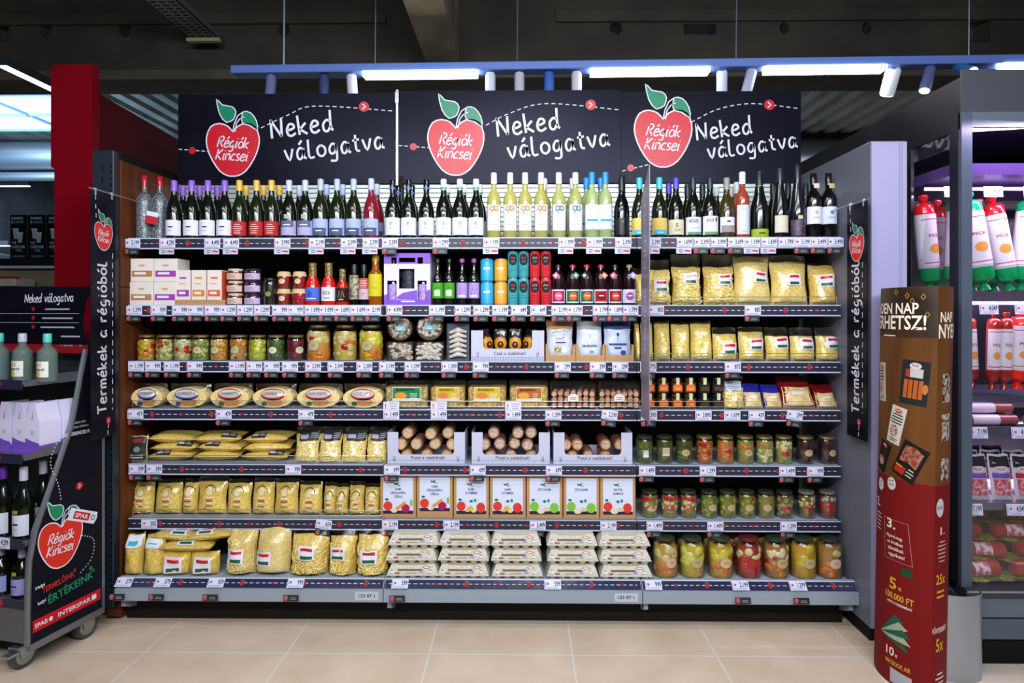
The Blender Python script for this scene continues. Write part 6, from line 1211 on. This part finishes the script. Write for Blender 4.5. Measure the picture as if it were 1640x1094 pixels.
# ================================================================== wheeled stand at the left
SPH = radians(-12.65); SO = (-2.017, 2.586, 0)
def sw(x, y, z): return (SO[0] + x * cos(SPH) - y * sin(SPH), SO[1] + x * sin(SPH) + y * cos(SPH), z)
def stand():
    t = empty('display_stand', SO, 'black and grey wheeled promotion stand at the left edge', 'display stand', (0, 0, SPH))
    prof = [(0, .13), (.002, .35), (.006, .47), (.032, .59), (.10, .755), (.20, 1.003), (.25, 1.245), (.27, 1.33)]
    m = MB(); m.prism([(.345, .13)] + prof + [(.345, 1.33)], -.018, -.0005, 'slate', mp=lambda a, y, z: (y, a, z))
    A = Art(); A.apple(.139, .50, .205, 1, True, 'p:#d4240e'); A.rect(.012, .172, .325, .05, 'c:#c01420', 1)
    A.text('SPAR', .02, .187, .019, WHITE, 'l', .06, 2, rot=.0); A.ell(.092, .196, .009, .010, WHITE, 2, 6); A.text('INTERSPAR', .125, .187, .019, WHITE, 'l', .16, 2); A.rect(.29, .186, .024, .022, WHITE, 2, 1)
    A.text('Helyi', .025, .345, .014, WHITE, 'l', .04, 1, rot=.08); A.text('TERMELŐINK', .055, .318, .024, 'c:#b42a20', 'l', .15, 1, rot=.10); A.text('helyi', .035, .277, .014, WHITE, 'l', .035, 1, rot=.1); A.text('ÉRTÉKEINK', .082, .262, .034, 'c:#188058', 'l', .22, 1, rot=.12)
    A.text('& ', .20, .35, .018, 'c:#b42a20', 'l', .012, 1)
    P = [(.125, .95), (.09, .86), (.125, .76), (.14, .68)]; A.dash(catmull(P, 6), .005, 'c:#c8c8c8', .006, .009, 1); P = [(.24, .50), (.30, .46), (.29, .38), (.225, .33)]; A.dash(catmull(P, 6), .005, 'c:#c8c8c8', .006, .009, 1)
    A.text('REGIOKKINCSEI.HU', .155, .955, .016, WHITE, 'l', .13, 1); A.text('TERMÉKEINK TÖRTÉNETE', .175, .985, .009, 'c:#a8a8a8', 'l', .10, 1); A.text('ISMERD MEG', .20, 1.005, .009, 'c:#a8a8a8', 'l', .06, 1); A.disc(.228, .725, .017, 1)
    c0, q0 = cos(-.42), sin(-.42); R = lambda a, b: (.245 + a * c0 - b * q0, .585 + a * q0 + b * c0)
    A.poly([R(-.075, -.026), R(.07, -.026), R(.078, 0), R(.07, .026), R(-.075, .026)], WHITE, 5); A.poly([R(-.05, -.016), R(.035, -.016), R(.035, .016), R(-.05, .016)], 'c:#c01420', 6); A.text('SPAR', *R(-.008, -.009), .019, WHITE, 'c', .07, 7, rot=-.42); A.ell(*R(.054, 0), .011, .012, 'c:#1a5a3a', 6, 8); A.ell(*R(.054, 0), .007, .008, WHITE, 7, 8)
    A.ell(.285, .335, .008, .010, 'c:#188058', 1, 6); A.ell(.30, .32, .006, .007, 'c:#188058', 1, 6)
    A.put(m, lambda a, b, w: (w - .0005, a, b)); part('side_panel', m, t, label='black printed side panel with red apple')
    m = MB(); P = [(-.009, y, z) for y, z in prof]; m.tube([(a, b - .004, c) for a, b, c in P], .012, 'm:#868c94:0.4', 8); m.box(-.02, .002, 0, .35, .10, .13, 'm:#868c94:0.4'); m.box(-.02, .0, .345, .36, .10, 1.33, 'm:#868c94:0.4'); m.box(-.66, -.64, 0, .36, .10, 1.33, 'm:#868c94:0.4'); m.box(-.64, -.02, .345, .36, .10, 1.33, 'p:#222428'); part('frame', m, t)
    for i, (z, yf, lip) in enumerate(((.30, .0, .0), (.548, -.005, .03), (.90, -.008, .03), (1.205, -.008, .03))):
        m = MB(); m.box(-.635, -.021, yf, .344, z - .012, z - .001, 'm:#8c929c:0.45')
        if i == 0: m.box(-.635, -.021, yf - .006, yf, .135, .31, 'm:#7a808a:0.45')
        if i: m.prism([(yf, z - .012), (.30, z - .012), (.30, z + .03), (.10, z + .03), (yf, z + .004)], -.024, -.0205, 'm:#7a808c:0.5', mp=lambda a, y, zz: (y, a, zz))
        part('tray', m, t)
        s = MB(); s.box(-.635, -.021 - (.0), yf - .010, yf - .0065, z - .024, z + .016 if i else z + .012, 'p:#23233a'); A = Art(); A.apple(-.14, z - .006, .022, 1, False, 'c:#c42834', white='c:#c42834'); A.dash([(-.5, z - .004), (-.16, z - .004)], .003, 'c:#b9bccc', .015, .01, 1); A.put(s, on_front(0, yf - .010, 0)); part('edge_strip', s, t)
    part('price_tag', tagmesh('4.299', .08, .046), t, (-.125, -.0162, .546))
    m = MB(); z0, z1 = 1.335, 1.618; pts = [(-.66, z0 - .04), (-.02, z0 - .04), (-.02, z0), (-.055, z0 + .07), (-.062, z0 + .14), (-.045, z0 + .22), (.0, z1), (-.66, z1)]
    m.prism(pts, .30, .306, 'slate'); A = Art(); A.hand('Neked válogatva', -.395, 1.545, .024, WHITE, .18, 1, rot=.02, shear=.15, sx=.84, sp=.1); A.rect(-.66, 1.31, .63, .04, 'c:#8a1018', 1)
    for k in range(3): A.ell(-.345, 1.515 - k * .042, .010, .010, 'c:#a01828', 1, 8)
    for st, k in (('Termékeinkkel', 0),): pass
    for k in range(5): A.lines(-.315 + (.1 if k > 2 else 0), 1.506 - k * .042, .22 - (.05 if k > 2 else 0), .014, 1, 'c:#a8a8b0', 1, .5)
    A.rect(-.66, 1.492, .58, .002, 'c:#a8b0b8', 1); A.rect(-.66, 1.45, .58, .002, 'c:#a8b0b8', 1)
    A.put(m, on_front(0, .2995, 0)); part('sign', m, t, label='black top sign with white handwriting')
    for x, y in ((-.10, .05), (-.06, .31), (-.60, .05), (-.60, .31)):
        w = MB(); rr = .056; n = 20
        w.tube([(-.014, 0, rr), (.014, 0, rr)], rr, 'p:#3a3c40', 24); 
        h = part('caster', w, t, (x, y, .001)); d = MB(); d.tube([(-.0165, 0, rr), (.0165, 0, rr)], rr * .72, 'm:#9aa6a4:0.35', 20); d.tube([(-.019, 0, rr), (.019, 0, rr)], rr * .2, 'm:#c8ccd0:0.3', 12); part('hub', d, h)
        f = MB(); f.prism([(-.02, rr - .01), (.02, rr - .01), (.03, .098), (-.035, .098)], -.024, -.019, 'm:#aab0b2:0.35', mp=lambda a, y, z: (y, a, z)); f.prism([(-.02, rr - .01), (.02, rr - .01), (.03, .098), (-.035, .098)], .019, .024, 'm:#aab0b2:0.35', mp=lambda a, y, z: (y, a, z)); f.box(-.024, .024, -.04, .04, .09, .099, 'm:#aab0b2:0.35')
        if y < .1: f.box(-.02, .02, -.075, -.03, .07, .08, 'm:#aab0b2:0.35')
        part('fork', f, h)
stand()
def stand_goods():
    def gl(A, h): A.ell(-.004, h * .85, .026, h * .16, 'c:#dcdcd0', 1, 10); A.text('GIN', -.010, h * .66, .018, 'c:#c08a20', 'c', .036, 3); A.text('Agárdi', 0, h * .42, .011, INK, 'c', .044); A.ell(-.006, h * .18, .012, .012, 'c:#c8b828', 2, 8)
    gin = bottle(.205, .037, 'bord', 't:#a8c0b8:0.25', 'p:#52b8b0', .038, [(.022, .088, 'c:#dcdcd0', .95, gl)], capr=.0165)
    gin2 = bottle(.205, .037, 'bord', 't:#a8c0b8:0.25', 'p:#aeb4c0', .038, [(.022, .088, 'c:#dcdcd0', .95, gl)], capr=.0165)
    z = 1.2045
    for i, (x, y, k) in enumerate(((-.435, .06, 0), (-.33, .06, 1), (-.225, .06, 0), (-.12, .06, 1))):
        p = sw(x, y, z); 
    for i, (px, k, lab) in enumerate(((-1, gin, 'clear gin bottle with teal cap cut by the left edge of the photo'), (36, gin2, 'clear gin bottle with silver cap, middle of the three on the stand'), (76, gin, 'clear gin bottle with teal cap beside the bent grey tray side'))):
        r = ray(px)[0]; y = .085; # solve the local x where the ray through px meets local line y = const
        a = (r * (SO[1] + y * cos(SPH)) - (SO[0] - y * sin(SPH))) / (cos(SPH) - r * sin(SPH)); place('gin_bottle', k, lab, 'gin bottle', sw(a, y, z), (0, 0, SPH), group='gin bottles on the stand')
    # purple and white cartons with gabled tops
    def gable():
        m = MB(); w, d, h = .075, .10, .215; pu, wh = 'p:#7a50bc', 'c:#d4d0ea'; m.box(-w / 2, w / 2, 0, d, 0, h * .16, pu); m.box(-w / 2, w / 2, 0, d, h * .16, h * .62, wh); m.prism([(-w / 2, h * .62), (w / 2, h * .62), (w * .18, h), (-w * .18, h)], 0, .004, wh); m.prism([(-w / 2, h * .62), (w / 2, h * .62), (w * .18, h * .99), (-w * .18, h * .99)], .004, d, wh)
        A = Art(); A.poly([(-w / 2, h * .16), (w / 2, h * .16), (w / 2, h * .2), (0, h * .24), (-w / 2, h * .3)], pu, 1); A.poly([(0, h * .72), (.006, h * .80), (.002, h * .80)], INK, 1); A.stroke([(-.006, h * .7), (0, h * .66), (.004, h * .74)], .003, INK, 1); A.lines(-.014, h * .36, .028, .02, 3, 'c:#b0a88a', 1, .5); A.put(m, on_front(0, 0, 0)); return tree(('carton', m))
    gb = gable()
    for i, px in enumerate((6, 38, 66, 93, 118)):
        y = .07 + .02 * i; r = ray(px)[0]; a = (r * (SO[1] + y * cos(SPH)) - (SO[0] - y * sin(SPH))) / (cos(SPH) - r * sin(SPH))
        if a > -.066: a = -.066
        if i >= 3: y = .07 + .105 * (i - 2); a = -.07
        place('gable_carton', gb, 'purple and white gabled gift carton on the stand, ' + ['at the left edge of the photo', 'second from the left edge', 'third from the left edge', 'behind the third one', 'deepest, mostly hidden by the side panel'][i], 'gift carton', sw(a if i < 3 else -.062, y if i >= 3 else .07, .8995), (0, 0, SPH), group='gabled cartons on the stand')
    wb = bottle(.300, R1, 'burg', DG, 'p:#b4b8c8', .058, [(.018, .105, 'c:#c8ccd8', 1.35, L_white), (.11, .125, 'c:#a08a3a', .3)]); wp = bottle(.300, R1, 'burg', DG, 'p:#5a2a94', .058, [(.018, .105, 'c:#c8ccd8', 1.35, L_white), (.11, .125, 'c:#a08a3a', .3)]); wl = bottle(.215, R1, 'burg', DG, 'p:#8a90b0', .05, [(.018, .085, 'c:#8c90c4', 1.35, L_white), (.10, .115, 'c:#a08a3a', .3)])
    for lab, tr, px, y, z in (('purple capped wine bottle on the stand, left one of the middle tray', wp, 5, .05, .5475), ('pale capped wine bottle on the stand, right one of the middle tray', wb, 38, .05, .5475), ('pale capped wine bottle behind, half hidden by the curved stand edge', wb, 69, .16, .5475), ('lilac label wine bottle in the bottom tray, left one', wl, 2, .05, .2995), ('lilac label wine bottle in the bottom tray, right one', wl, 36, .05, .2995)):
        r = ray(px)[0]; a = (r * (SO[1] + y * cos(SPH)) - (SO[0] - y * sin(SPH))) / (cos(SPH) - r * sin(SPH)); a = min(a, -.066); place('wine_bottle', tr, lab, 'wine bottle', sw(a, y, z), (0, 0, SPH), group='wine bottles on the wheeled stand')
stand_goods()

# ================================================================== promotion column
def totem():
    A0 = Vector((1.592, 2.46)); B0 = Vector((1.66, 2.85)); L = (B0 - A0).length; d = (B0 - A0) / L; n = Vector((-d.y, d.x)); sag = .12; H = 1.6; lean = .019
    Rr = (L * L / 4 + sag * sag) / (2 * sag); al = math.asin(L / 2 / Rr); S_ = 2 * al * Rr
    t = empty('promotion_column', (A0.x, A0.y, 0), 'red and wood printed promotion column before the fridge', 'promotion column')
    def face(side, s, z, w=0):                           # s = distance along the curved face from the front crease
        th = -al + 2 * al * s / S_; r = Rr + w; c = (A0 + B0) / 2 - n * side * (Rr - sag); p = c + n * side * r * cos(th) + d * r * sin(th); return (p.x - A0.x + (z - .8) * lean - .0, p.y - A0.y, z)
    m = MB()
    for side in (1, -1):
        m.grid(lambda u, v: face(side, u * S_, .83 + .77 * v), 24, 1, 'board', flip=side < 0); m.grid(lambda u, v: face(side, u * S_, .83 * v), 24, 1, 'c:#720c0e', flip=side < 0)
    n_ = 24; top = [face(1, k * S_ / n_, 1.6) for k in range(n_ + 1)] + [face(-1, k * S_ / n_, 1.6) for k in range(n_ - 1, 0, -1)]; m.add(top, [tuple(range(len(top)))], 'c:#2a1a12'); CM = m
    def s_of(px, side, z):                               # where the photo column px meets the face
        best = min(range(0, 400), key=lambda k: abs(proj(*(Vector(face(side, S_ * k / 400, z)) + Vector((A0.x, A0.y, 0))))[0] - px) + (0 if k < 290 or side < 0 else 50)); return S_ * best / 400
    A = Art(); col_px = lambda px, z=1.2: s_of(px, 1, z)
    Q = lambda px, py: (-col_px(px, 1.5 - (py - 500) * .0026), 1.5 - (py - 500) / F * 2.6)          # u runs from the left towards the crease at 0
    def quad(pts, mat, lay): A.poly([Q(*p) for p in pts], mat, lay)
    A.rect(-S_ + .002, 1.40, S_ - .004, .198, 'mix:#231509:#38230f:8', 1, 30)
    A.text('MINDEN NAP', -.035 - .03, 1.494, .044, 'c:#e8dccb', 'r', .30, 4, rot=-.0); A.text('NYERHETSZ!', -.038, 1.432, .056, 'c:#e8dccb', 'r', .35, 4); A.text('NYERHETSZ!', -.034, 1.428, .056, 'c:#3a2210', 'r', .35, 3); A.lines(-.26, 1.40, .12, .008, 1, WHITE, 2, .5)
    def pack(cx, cy, w, h, rot, mat, fn):
        c0, q0 = cos(rot), sin(rot); B = Art(); B.rect(-w / 2, -h / 2, w, h, mat, 2, 10); fn(B, w, h)
        for pts, fs, mt, lay in B.p: A.p.append(([(cx + a * c0 - b * q0, cy + a * q0 + b * c0) for a, b in pts], fs, mt, lay))
    def p1(B, w, h):
        B.ell(0, h * .38, .022, .013, 'c:#c8c4bc', 3, 10); B.text('PICK', 0, h * .36, .010, 'c:#a02020', 'c', .026, 4); B.rect(-.02, h * .12, .05, .035, 'c:#b8b4b0', 3); B.rect(-.035, h * .12, .018, .03, 'c:#a03020', 4, 2)
        for k in range(4): B.rect(-.038 + k * .019, -h * .36, .015, h * .42, 'c:#b0561c', 3, 2)
        B.ell(.042, -h * .12, .01, .02, 'c:#b0702c', 3, 6)
    pack(-.078, 1.222, .105, .175, -.08, 'c:#1c2124', p1)
    def p2(B, w, h): B.ell(0, h * .38, .016, .009, 'c:#a8241c', 4, 8); B.text('PICK', 0, h * .365, .007, WHITE, 'c', .02, 5); B.lines(-w * .4, h * .02, w * .8, h * .3, 4, INK, 4, .4); B.ell(-.004, -h * .16, w * .3, h * .16, 'mix:#8a1c14:#c0b4a8:120', 4, 8); B.lines(-w * .35, -h * .45, w * .7, h * .1, 2, INK, 4, .4)
    pack(-.150, 1.045, .068, .155, -.22, 'c:#c4beb2', p2); pack(-.245, 1.21, .06, .16, .06, 'c:#b8b0a4', p2)
    def p3(B, w, h):
        for k in range(5): B.stroke([(-w * .36, h * (.32 - k * .09)), (0, h * (.38 - k * .09)), (w * .36, h * (.30 - k * .09))], .014, 'mix:#7a3424:#a8705a:70', 4)
        B.rect(-w * .42, -h * .42, w * .45, h * .22, 'c:#a82418', 4, 4); B.rect(-w * .42, -h * .24, w * .3, h * .04, 'c:#c89a28', 5, 3); B.lines(w * .05, -h * .4, w * .35, h * .26, 3, 'c:#b8b09a', 4, .4)
    pack(-.092, .908, .10, .15, -.42, 'c:#15120f', p3); pack(-.225, .905, .07, .13, -.35, 'c:#1a0f0c', p2)
    for dx, z in ((-.165, .805), (-.235, .785)):
        A.ell(dx, z, .022, .026, 'c:#c8c4c0', 6, 8)
        for a, b in ((-.008, .01), (.006, .012), (-.006, -.004), (.008, -.004)): A.ell(dx + a, z + b, .0035, .0035, INK, 7, 6)
    for a, b in ((-.05, 1.56), (-.09, 1.545), (-.11, 1.565), (-.035, 1.49), (-.16, 1.58)): A.stroke([(a - .008, b), (a, b + .011), (a + .008, b), (a, b - .011)], .002, 'c:#c8a83c', 3, True)
    A.text('3.', -.165, .625, .038, 'c:#e8dccb', 'c', .045, 2)
    for i, s in enumerate(('Nyerd meg', 'az értékes', 'ajándékok', 'egyikét!')): A.text(s, -.150 + .004 * i, .588 - i * .024, .013, 'c:#dccfc2', 'c', .075, 2)
    A.stroke([(-.205, .66), (-.09, .66), (-.07, .50), (-.195, .50)], .0015, 'c:#c8a8a0', 2, True); A.text('2.', -.262, .69, .035, 'c:#e8dccb', 'c', .04, 2); A.lines(-.285, .59, .06, .08, 5, 'c:#c8a8a0', 2, .35); A.ell(-.092, .468, .025, .016, 'c:#0f4a2c', 3, 10)
    A.text('5', -.150, .385, .045, 'c:#d0a02a', 'c', .034, 2); A.text('x', -.118, .388, .020, 'c:#d0a02a', 'c', .016, 2); A.text('100.000 FT', -.125, .345, .026, 'c:#d0a02a', 'c', .125, 2); A.text('HETI NYEREMÉNY', -.122, .325, .010, 'c:#dccfc2', 'c', .11, 2)
    for k in range(5): a = .7 - k * .25; A.poly([(-.215, .19), (-.19, .185), (-.19 + .12 * cos(a), .19 + .12 * sin(a)), (-.215 + .12 * cos(a + .2), .19 + .12 * sin(a + .2))], 'c:#98a88c' if k % 2 else 'c:#1f5a44', 2 + k)
    A.text('10', -.158, .115, .034, 'c:#e8dccb', 'c', .04, 2); A.text('x', -.128, .118, .015, 'c:#e8dccb', 'c', .012, 2); A.text('MACBOOK AIR', -.125, .080, .018, 'c:#d0a02a', 'c', .11, 2); A.poly([(-.155, -.01 + .02), (-.065, -.0 + .012), (-.065, .062), (-.155, .068)], 'c:#a8a8ac', 2)
    A.put(CM, lambda a, b, w: face(1, min(S_ * .98, max(.001, -a)), max(.002, b), w), .0004, 5)
    A = Art(); A.text('NAP', .012, 1.462, .040, 'c:#e8dccb', 'l', .09, 2); A.text('NYERHETSZ!', .004, 1.40, .055, 'c:#e8dccb', 'l', .33, 2)
    for z, w in ((1.2, .16), (1.05, .15), (.9, .12)): pk = Art(); A.rect(.03, z - .05, .06, w * .7, 'mix:#b8b0a4:#4a1a14:60', 2, 8)
    A.ell(.03, .745, .022, .036, 'c:#b8c0c4', 3, 10); A.text('PICK', .03, .738, .014, 'c:#a02020', 'c', .034, 4); A.text('1.', .05, .64, .03, 'c:#dccfc2', 'c', .03, 2); A.lines(.02, .53, .06, .09, 6, 'c:#c8a8a0', 2, .3); A.text('25x', .045, .45, .038, 'c:#d0a02a', 'c', .06, 2); A.lines(.015, .39, .06, .04, 2, 'c:#d0a02a', 2, .4); A.text('FŐNYEREMÉNY', .05, .262, .02, 'c:#dccfc2', 'c', .1, 2); A.text('5x', .045, .19, .05, 'c:#d0a02a', 'c', .05, 2); A.lines(.02, .04, .06, .07, 4, 'c:#dccfc2', 2, .35)
    A.put(CM, lambda a, b, w: face(-1, a, b, w), .0004, 5); part('column', CM, t)
totem()

# ================================================================== refrigerated cabinet
FX = 1.873
def fridge():
    t = empty('fridge_cabinet', (FX, 2.72, 0), 'dark grey glass fronted refrigerated meat cabinet at right', 'refrigerator')
    ox, oy = FX, 2.72; B = lambda m, x0, x1, y0, y1, z0, z1, mt: m.box(x0 - ox, x1 - ox, y0 - oy, y1 - oy, z0, z1, mt)
    XE = 3.3; m = MB(); g = 'p:#1d1c22'; B(m, FX, XE, 3.46, 4.4, 0, 2.50, 'p:#17151a'); B(m, FX, XE, 2.73, 3.4599, 2.28, 2.50, g); B(m, FX, XE, 2.72, 3.4599, .12, .29, 'p:#4a5560'); B(m, FX + .05, XE, 2.735, 2.9, .001, .12, 'c:#08080a')
    B(m, FX, FX + .014, 3.07, 3.4599, .29, 2.28, 'p:#2a2832'); B(m, XE - .02, XE, 2.78, 3.4599, .29, 2.28, 'p:#2a2832'); part('body', m, t)
    m = MB(); B(m, FX, XE, 2.70, 2.7199, .215, .30, 'p:#56626c'); B(m, FX, XE, 2.705, 2.7199, .12, .205, 'p:#4a5560'); B(m, FX, XE, 2.69, 2.76, .30, .335, 'p:#2c3036'); B(m, FX, XE, 2.688, 2.69, .322, .33, 'm:#a8b0bc:0.3'); part('sill', m, t)
    m = MB(); B(m, FX, FX + .045, 2.72, 2.7399, .335, 2.35, 'p:#4c5666'); B(m, FX + .045, XE, 2.72, 2.7399, 2.285, 2.35, 'p:#5c6670'); B(m, FX, XE, 2.7199, 2.7299, 2.3501, 2.53, 'p:#44474e'); B(m, FX - .001, FX + .012, 2.74, 2.795, .335, 2.35, 'p:#1e1f26'); part('door_frame', m, t)
    m = MB(); B(m, FX + .046, XE, 2.728, 2.732, .336, 2.284, 'pane'); part('front_glass', m, t)
    m = MB(); B(m, FX + .004, FX + .008, 2.796, 3.068, .336, 2.279, 'pane'); part('side_glass', m, t)
    for z, yb in ((1.11, 3.05), (.985, 2.95), (.655, 2.92)):
        m = MB(); B(m, FX + .03, XE - .03, yb - .08, 3.4599, z - .012, z, 'p:#3a3e4a'); B(m, FX + .03, XE - .03, yb - .086, yb - .0801, z - .03, z + .004, 'm:#8a90a8:0.3'); part('inner_shelf', m, t)
    for z, xs in ((2.05, (1.98, 2.16, 2.34)), (1.515, (1.96, 2.14, 2.30)), (.965, (2.03, 2.22)), (.632, (1.99, 2.18))):
        if z > 1.5: m = MB(); B(m, FX + .02, XE - .03, 3.00, 3.012, z + .02, z + .034, 'm:#a8acb8:0.3'); part('hook_rail', m, t)
        for k, x in enumerate(xs):
            yy = 2.93 if z > 1.2 else 2.845 if z > .9 else 2.82; part('price_tag', tagmesh(('7.199', '4.049', '2.599')[k % 3], .085, .05), t, (x - ox, yy - oy, z), (radians(-8), 0, 0))
    m = MB(); B(m, FX + .02, XE, 2.80, 3.4599, 2.10, 2.15, 'p:#6a4c98'); part('canopy', m, t, label='purple inner canopy')
fridge()
def saus(R, H, top, body, bot, label=None, twin=0):
    m = MB(); m.lathe([(0, 0), (R * .55, .002), (R * .42, .02), (R * .25, .032), (R * .9, .05), (R, .065), (R, H * .24)], bot, 14); m.lathe([(R, H * .24), (R * 1.02, H * .5), (R, H * .80)], body, 14); m.lathe([(R, H * .80), (R * .97, H * .88), (R * .8, H * .905), (R * .25, H * .925), (R * .5, H * .97), (R * .45, H)], top, 14)
    l = MB(); cyl_sheet(l, R * 1.03, H * .26, H * .78, 1.4, 'g:#c8c4cc'); A = Art(); A.rect(-R * 1.2, H * .29, R * 2.4, .004, 'c:#a02838', 1); A.rect(-R * 1.2, H * .74, R * 2.4, .004, 'c:#a02838', 1); A.ell(0, H * .44, R * .6, H * .05, 'c:#c8883a', 1, 8); A.text('PICK', 0, H * .56, .014, 'c:#8a4048', 'c', R * 1.2); A.put(l, on_cyl(R * 1.03, 0)); return tree(('casing', m), ('label', l))
def fridge_goods():
    G, Rd_, Wt = 'g:#0f8a4c', 'g:#c41420', 'g:#c4bcc8'
    a = saus(.048, .46, G, Wt, G); b = saus(.044, .45, Rd_, Wt, G); c = saus(.044, .37, 'g:#e02418', Wt, 'g:#e02418'); d = saus(.028, .36, 'g:#8a2420', 'g:#9a3a34', 'g:#8a2420')
    top = [(1.935, 3.02, b, -6, 'red topped green ended white salami behind the side glass'), (2.03, 3.15, b, 2, 'red topped salami deeper behind the side glass'), (2.02, 2.98, a, 4, 'green ended white salami just right of the door post'), (2.145, 2.96, a, -9, 'large tilted green ended salami, front of the top rack'), (2.28, 2.99, b, -10, 'red topped tilted salami at the right photo edge'), (2.20, 3.12, b, 4, 'red topped salami behind the tilted green one'), (1.95, 3.29, a, -3, 'deepest green ended salami behind the side glass'), (2.34, 3.0, a, 5, 'green ended salami beyond the right photo edge')]
    top += [(2.12, 3.26, a, 4, 'green ended salami in the back row of the top rack, left'), (2.26, 3.26, b, -4, 'red topped salami in the back row of the top rack, right'), (2.32, 3.14, a, -3, 'green ended salami in the second row at the right photo edge')]
    for i, (x, y, tr, tilt, lab) in enumerate(top): place('hanging_salami', tr, lab, 'salami', (x, y, 1.60), (0, radians(tilt), random.Random(i).uniform(-.4, .4)), group='large salami on the top rack')
    mid = [(2.02, 2.99, c, 2, 'red ended white salami on the middle rack, by the door post'), (2.13, 3.02, d, -3, 'thin dark red salami beside the red ended one'), (2.19, 2.98, d, 2, 'brown salami of a pair with white label, left'), (2.245, 2.98, d, 2, 'brown salami of a pair with white label, right'), (1.935, 3.02, c, 0, 'red ended white salami behind the side glass, middle rack'), (2.11, 3.10, c, 8, 'red ended salami in the second row of the middle rack'), (1.98, 3.2, c, -5, 'deep red ended salami of the middle rack'), (2.32, 3.0, c, 3, 'red ended salami at the right photo edge, middle rack')]
    for i, (x, y, tr, tilt, lab) in enumerate(mid): place('hanging_salami', tr, lab, 'salami', (x, y, 1.14), (0, radians(tilt), 0), group='salami on the middle rack')
    def flat(): 
        m = MB(); m.tube([(-.15, 0, .024), (-.14, 0, .024), (.14, 0, .024), (.15, 0, .024)], [.008, .024, .024, .008], 'g:#8a4a48', 12); l = MB(); l.tube([(-.06, -.0, .024), (.06, 0, .024)], .0247, 'g:#c8b8c8', 12, False); return tree(('casing', m), ('label', l))
    f = flat()
    for i, (x, y, z) in enumerate(((2.11, 2.92, .986), (2.44, 2.92, .986), (2.11, 2.98, .986), (2.11, 2.95, 1.034))): place('flat_salami', f, 'thin salami lying under the glowing shelf edge, %s' % ['front left', 'front right', 'back left', 'upper'][i], 'salami', (x, y, z), (0, 0, 0), group='lying salami')
    def pk(c1):
        m = MB(); pos = surf(.10, .20, .025, 3, .97, .10); m.grid(lambda u, v: pos(u, v, 1), 10, 10, 'g:#c4bccc'); m.grid(lambda u, v: pos(u, v, -1), 10, 10, 'g:#b8b0c0', flip=True); l = MB(); A = Art()
        A.rect(-.045, .14, .09, .05, 'c:#1c1a20', 1); A.ell(0, .135, .032, .014, 'c:#ccc4cc', 3, 10); A.text('PICK', 0, .130, .011, 'c:#b02030', 'c', .04, 4); A.rect(-.04, .095, .08, .022, c1, 1); A.rect(-.036, .02, .072, .07, 'mix:#b03a48:#d8a8b0:60', 1)
        A.put(l, lambda a, b, w: pos(.5 + a / .10, b / .20, 1, .0012 + w), .0006); return tree(('pouch', m), ('print', l))
    p1, p2 = pk('c:#6a4aa8'), pk('c:#b01828'); k = 0
    for y in (2.88, 2.97, 3.06):
        for j in range(4):
            place('sliced_meat_pack', p1 if (j + k) % 3 else p2, 'white sliced meat pack, %s row, %s' % (('front', 'second', 'back')[k], ['by the door post', 'second', 'third', 'at the right photo edge'][j]), 'meat pack', (1.965 + .105 * j + .03 * (k % 2), y, .656 + .0), (radians(-4), 0, 0), group='white sliced meat packs')
        k += 1
    def ch():
        m = MB(); m.tube([(-.10, 0, .035), (-.09, 0, .035), (.07, 0, .035), (.075, 0, .035)], [.014, .034, .036, .036], 'g:#8e241c', 14); l = MB(); l.tube([(.0752, 0, .035), (.0768, 0, .035)], .034, 'mix:#b84a68:#d898a8:90', 14); w = MB(); w.grid(lambda u, v: (-.05 + .07 * u, -.0372 * cos((v - .2) * 1.6), .035 + .0372 * sin((v - .2) * 1.6)), 4, 8, 'mix:#c8bcc0:#a04050:50'); e = MB(); rn = random.Random(1); e.grid(lambda u, v: (-.13 + .25 * u, -.055 + .11 * v, .004 + .006 * sin(12 * u) * cos(9 * v)), 12, 6, 'mix:#8a9a18:#2a3a10:60'); return tree(('salami', m), ('cut_face', l), ('label', w), ('wrapper', e))
    c = ch(); k = 0
    for lay, (y, z) in enumerate(((2.82, .3355), (2.88, .400), (2.94, .464), (3.0, .528))):
        for j in range(3):
            place('salami_chunk', c, 'dark red salami chunk in green wrapper, %s layer, %s' % (('bottom', 'second', 'third', 'top')[lay], ('by the door post', 'middle', 'at the right photo edge')[j]), 'salami', (2.02 + .24 * j + (.06 if lay % 2 else 0), y, z), (0, 0, random.Random(k).uniform(-.2, .2)), group='salami chunks in the bottom of the cabinet'); k += 1
fridge_goods()
# curved steel bumper at the cabinet corner
m = MB(); cx, cy, r = 1.80, 2.62, .10
pts = [(r * cos(a), .62 * r * sin(a)) for a in [pi + pi * k / 20 for k in range(21)]]; out = [(cx + a, cy + b + .03) for a, b in pts]; inn = [(cx + a * .97, cy + b * .95 + .03) for a, b in pts]
o = out + inn[::-1]; nn = len(o); hb = .35; m.add([(a, b, .0) for a, b in o] + [(a, b, hb) for a, b in o], [(i, nn + i, nn + (i + 1) % nn, (i + 1) % nn) for i in range(nn)] + [tuple(range(nn, 2 * nn))], 'm:#a8b4c0:0.28', True); solo('corner_bumper', m, 'curved brushed steel bumper at the corner of the cabinet', 'bumper')
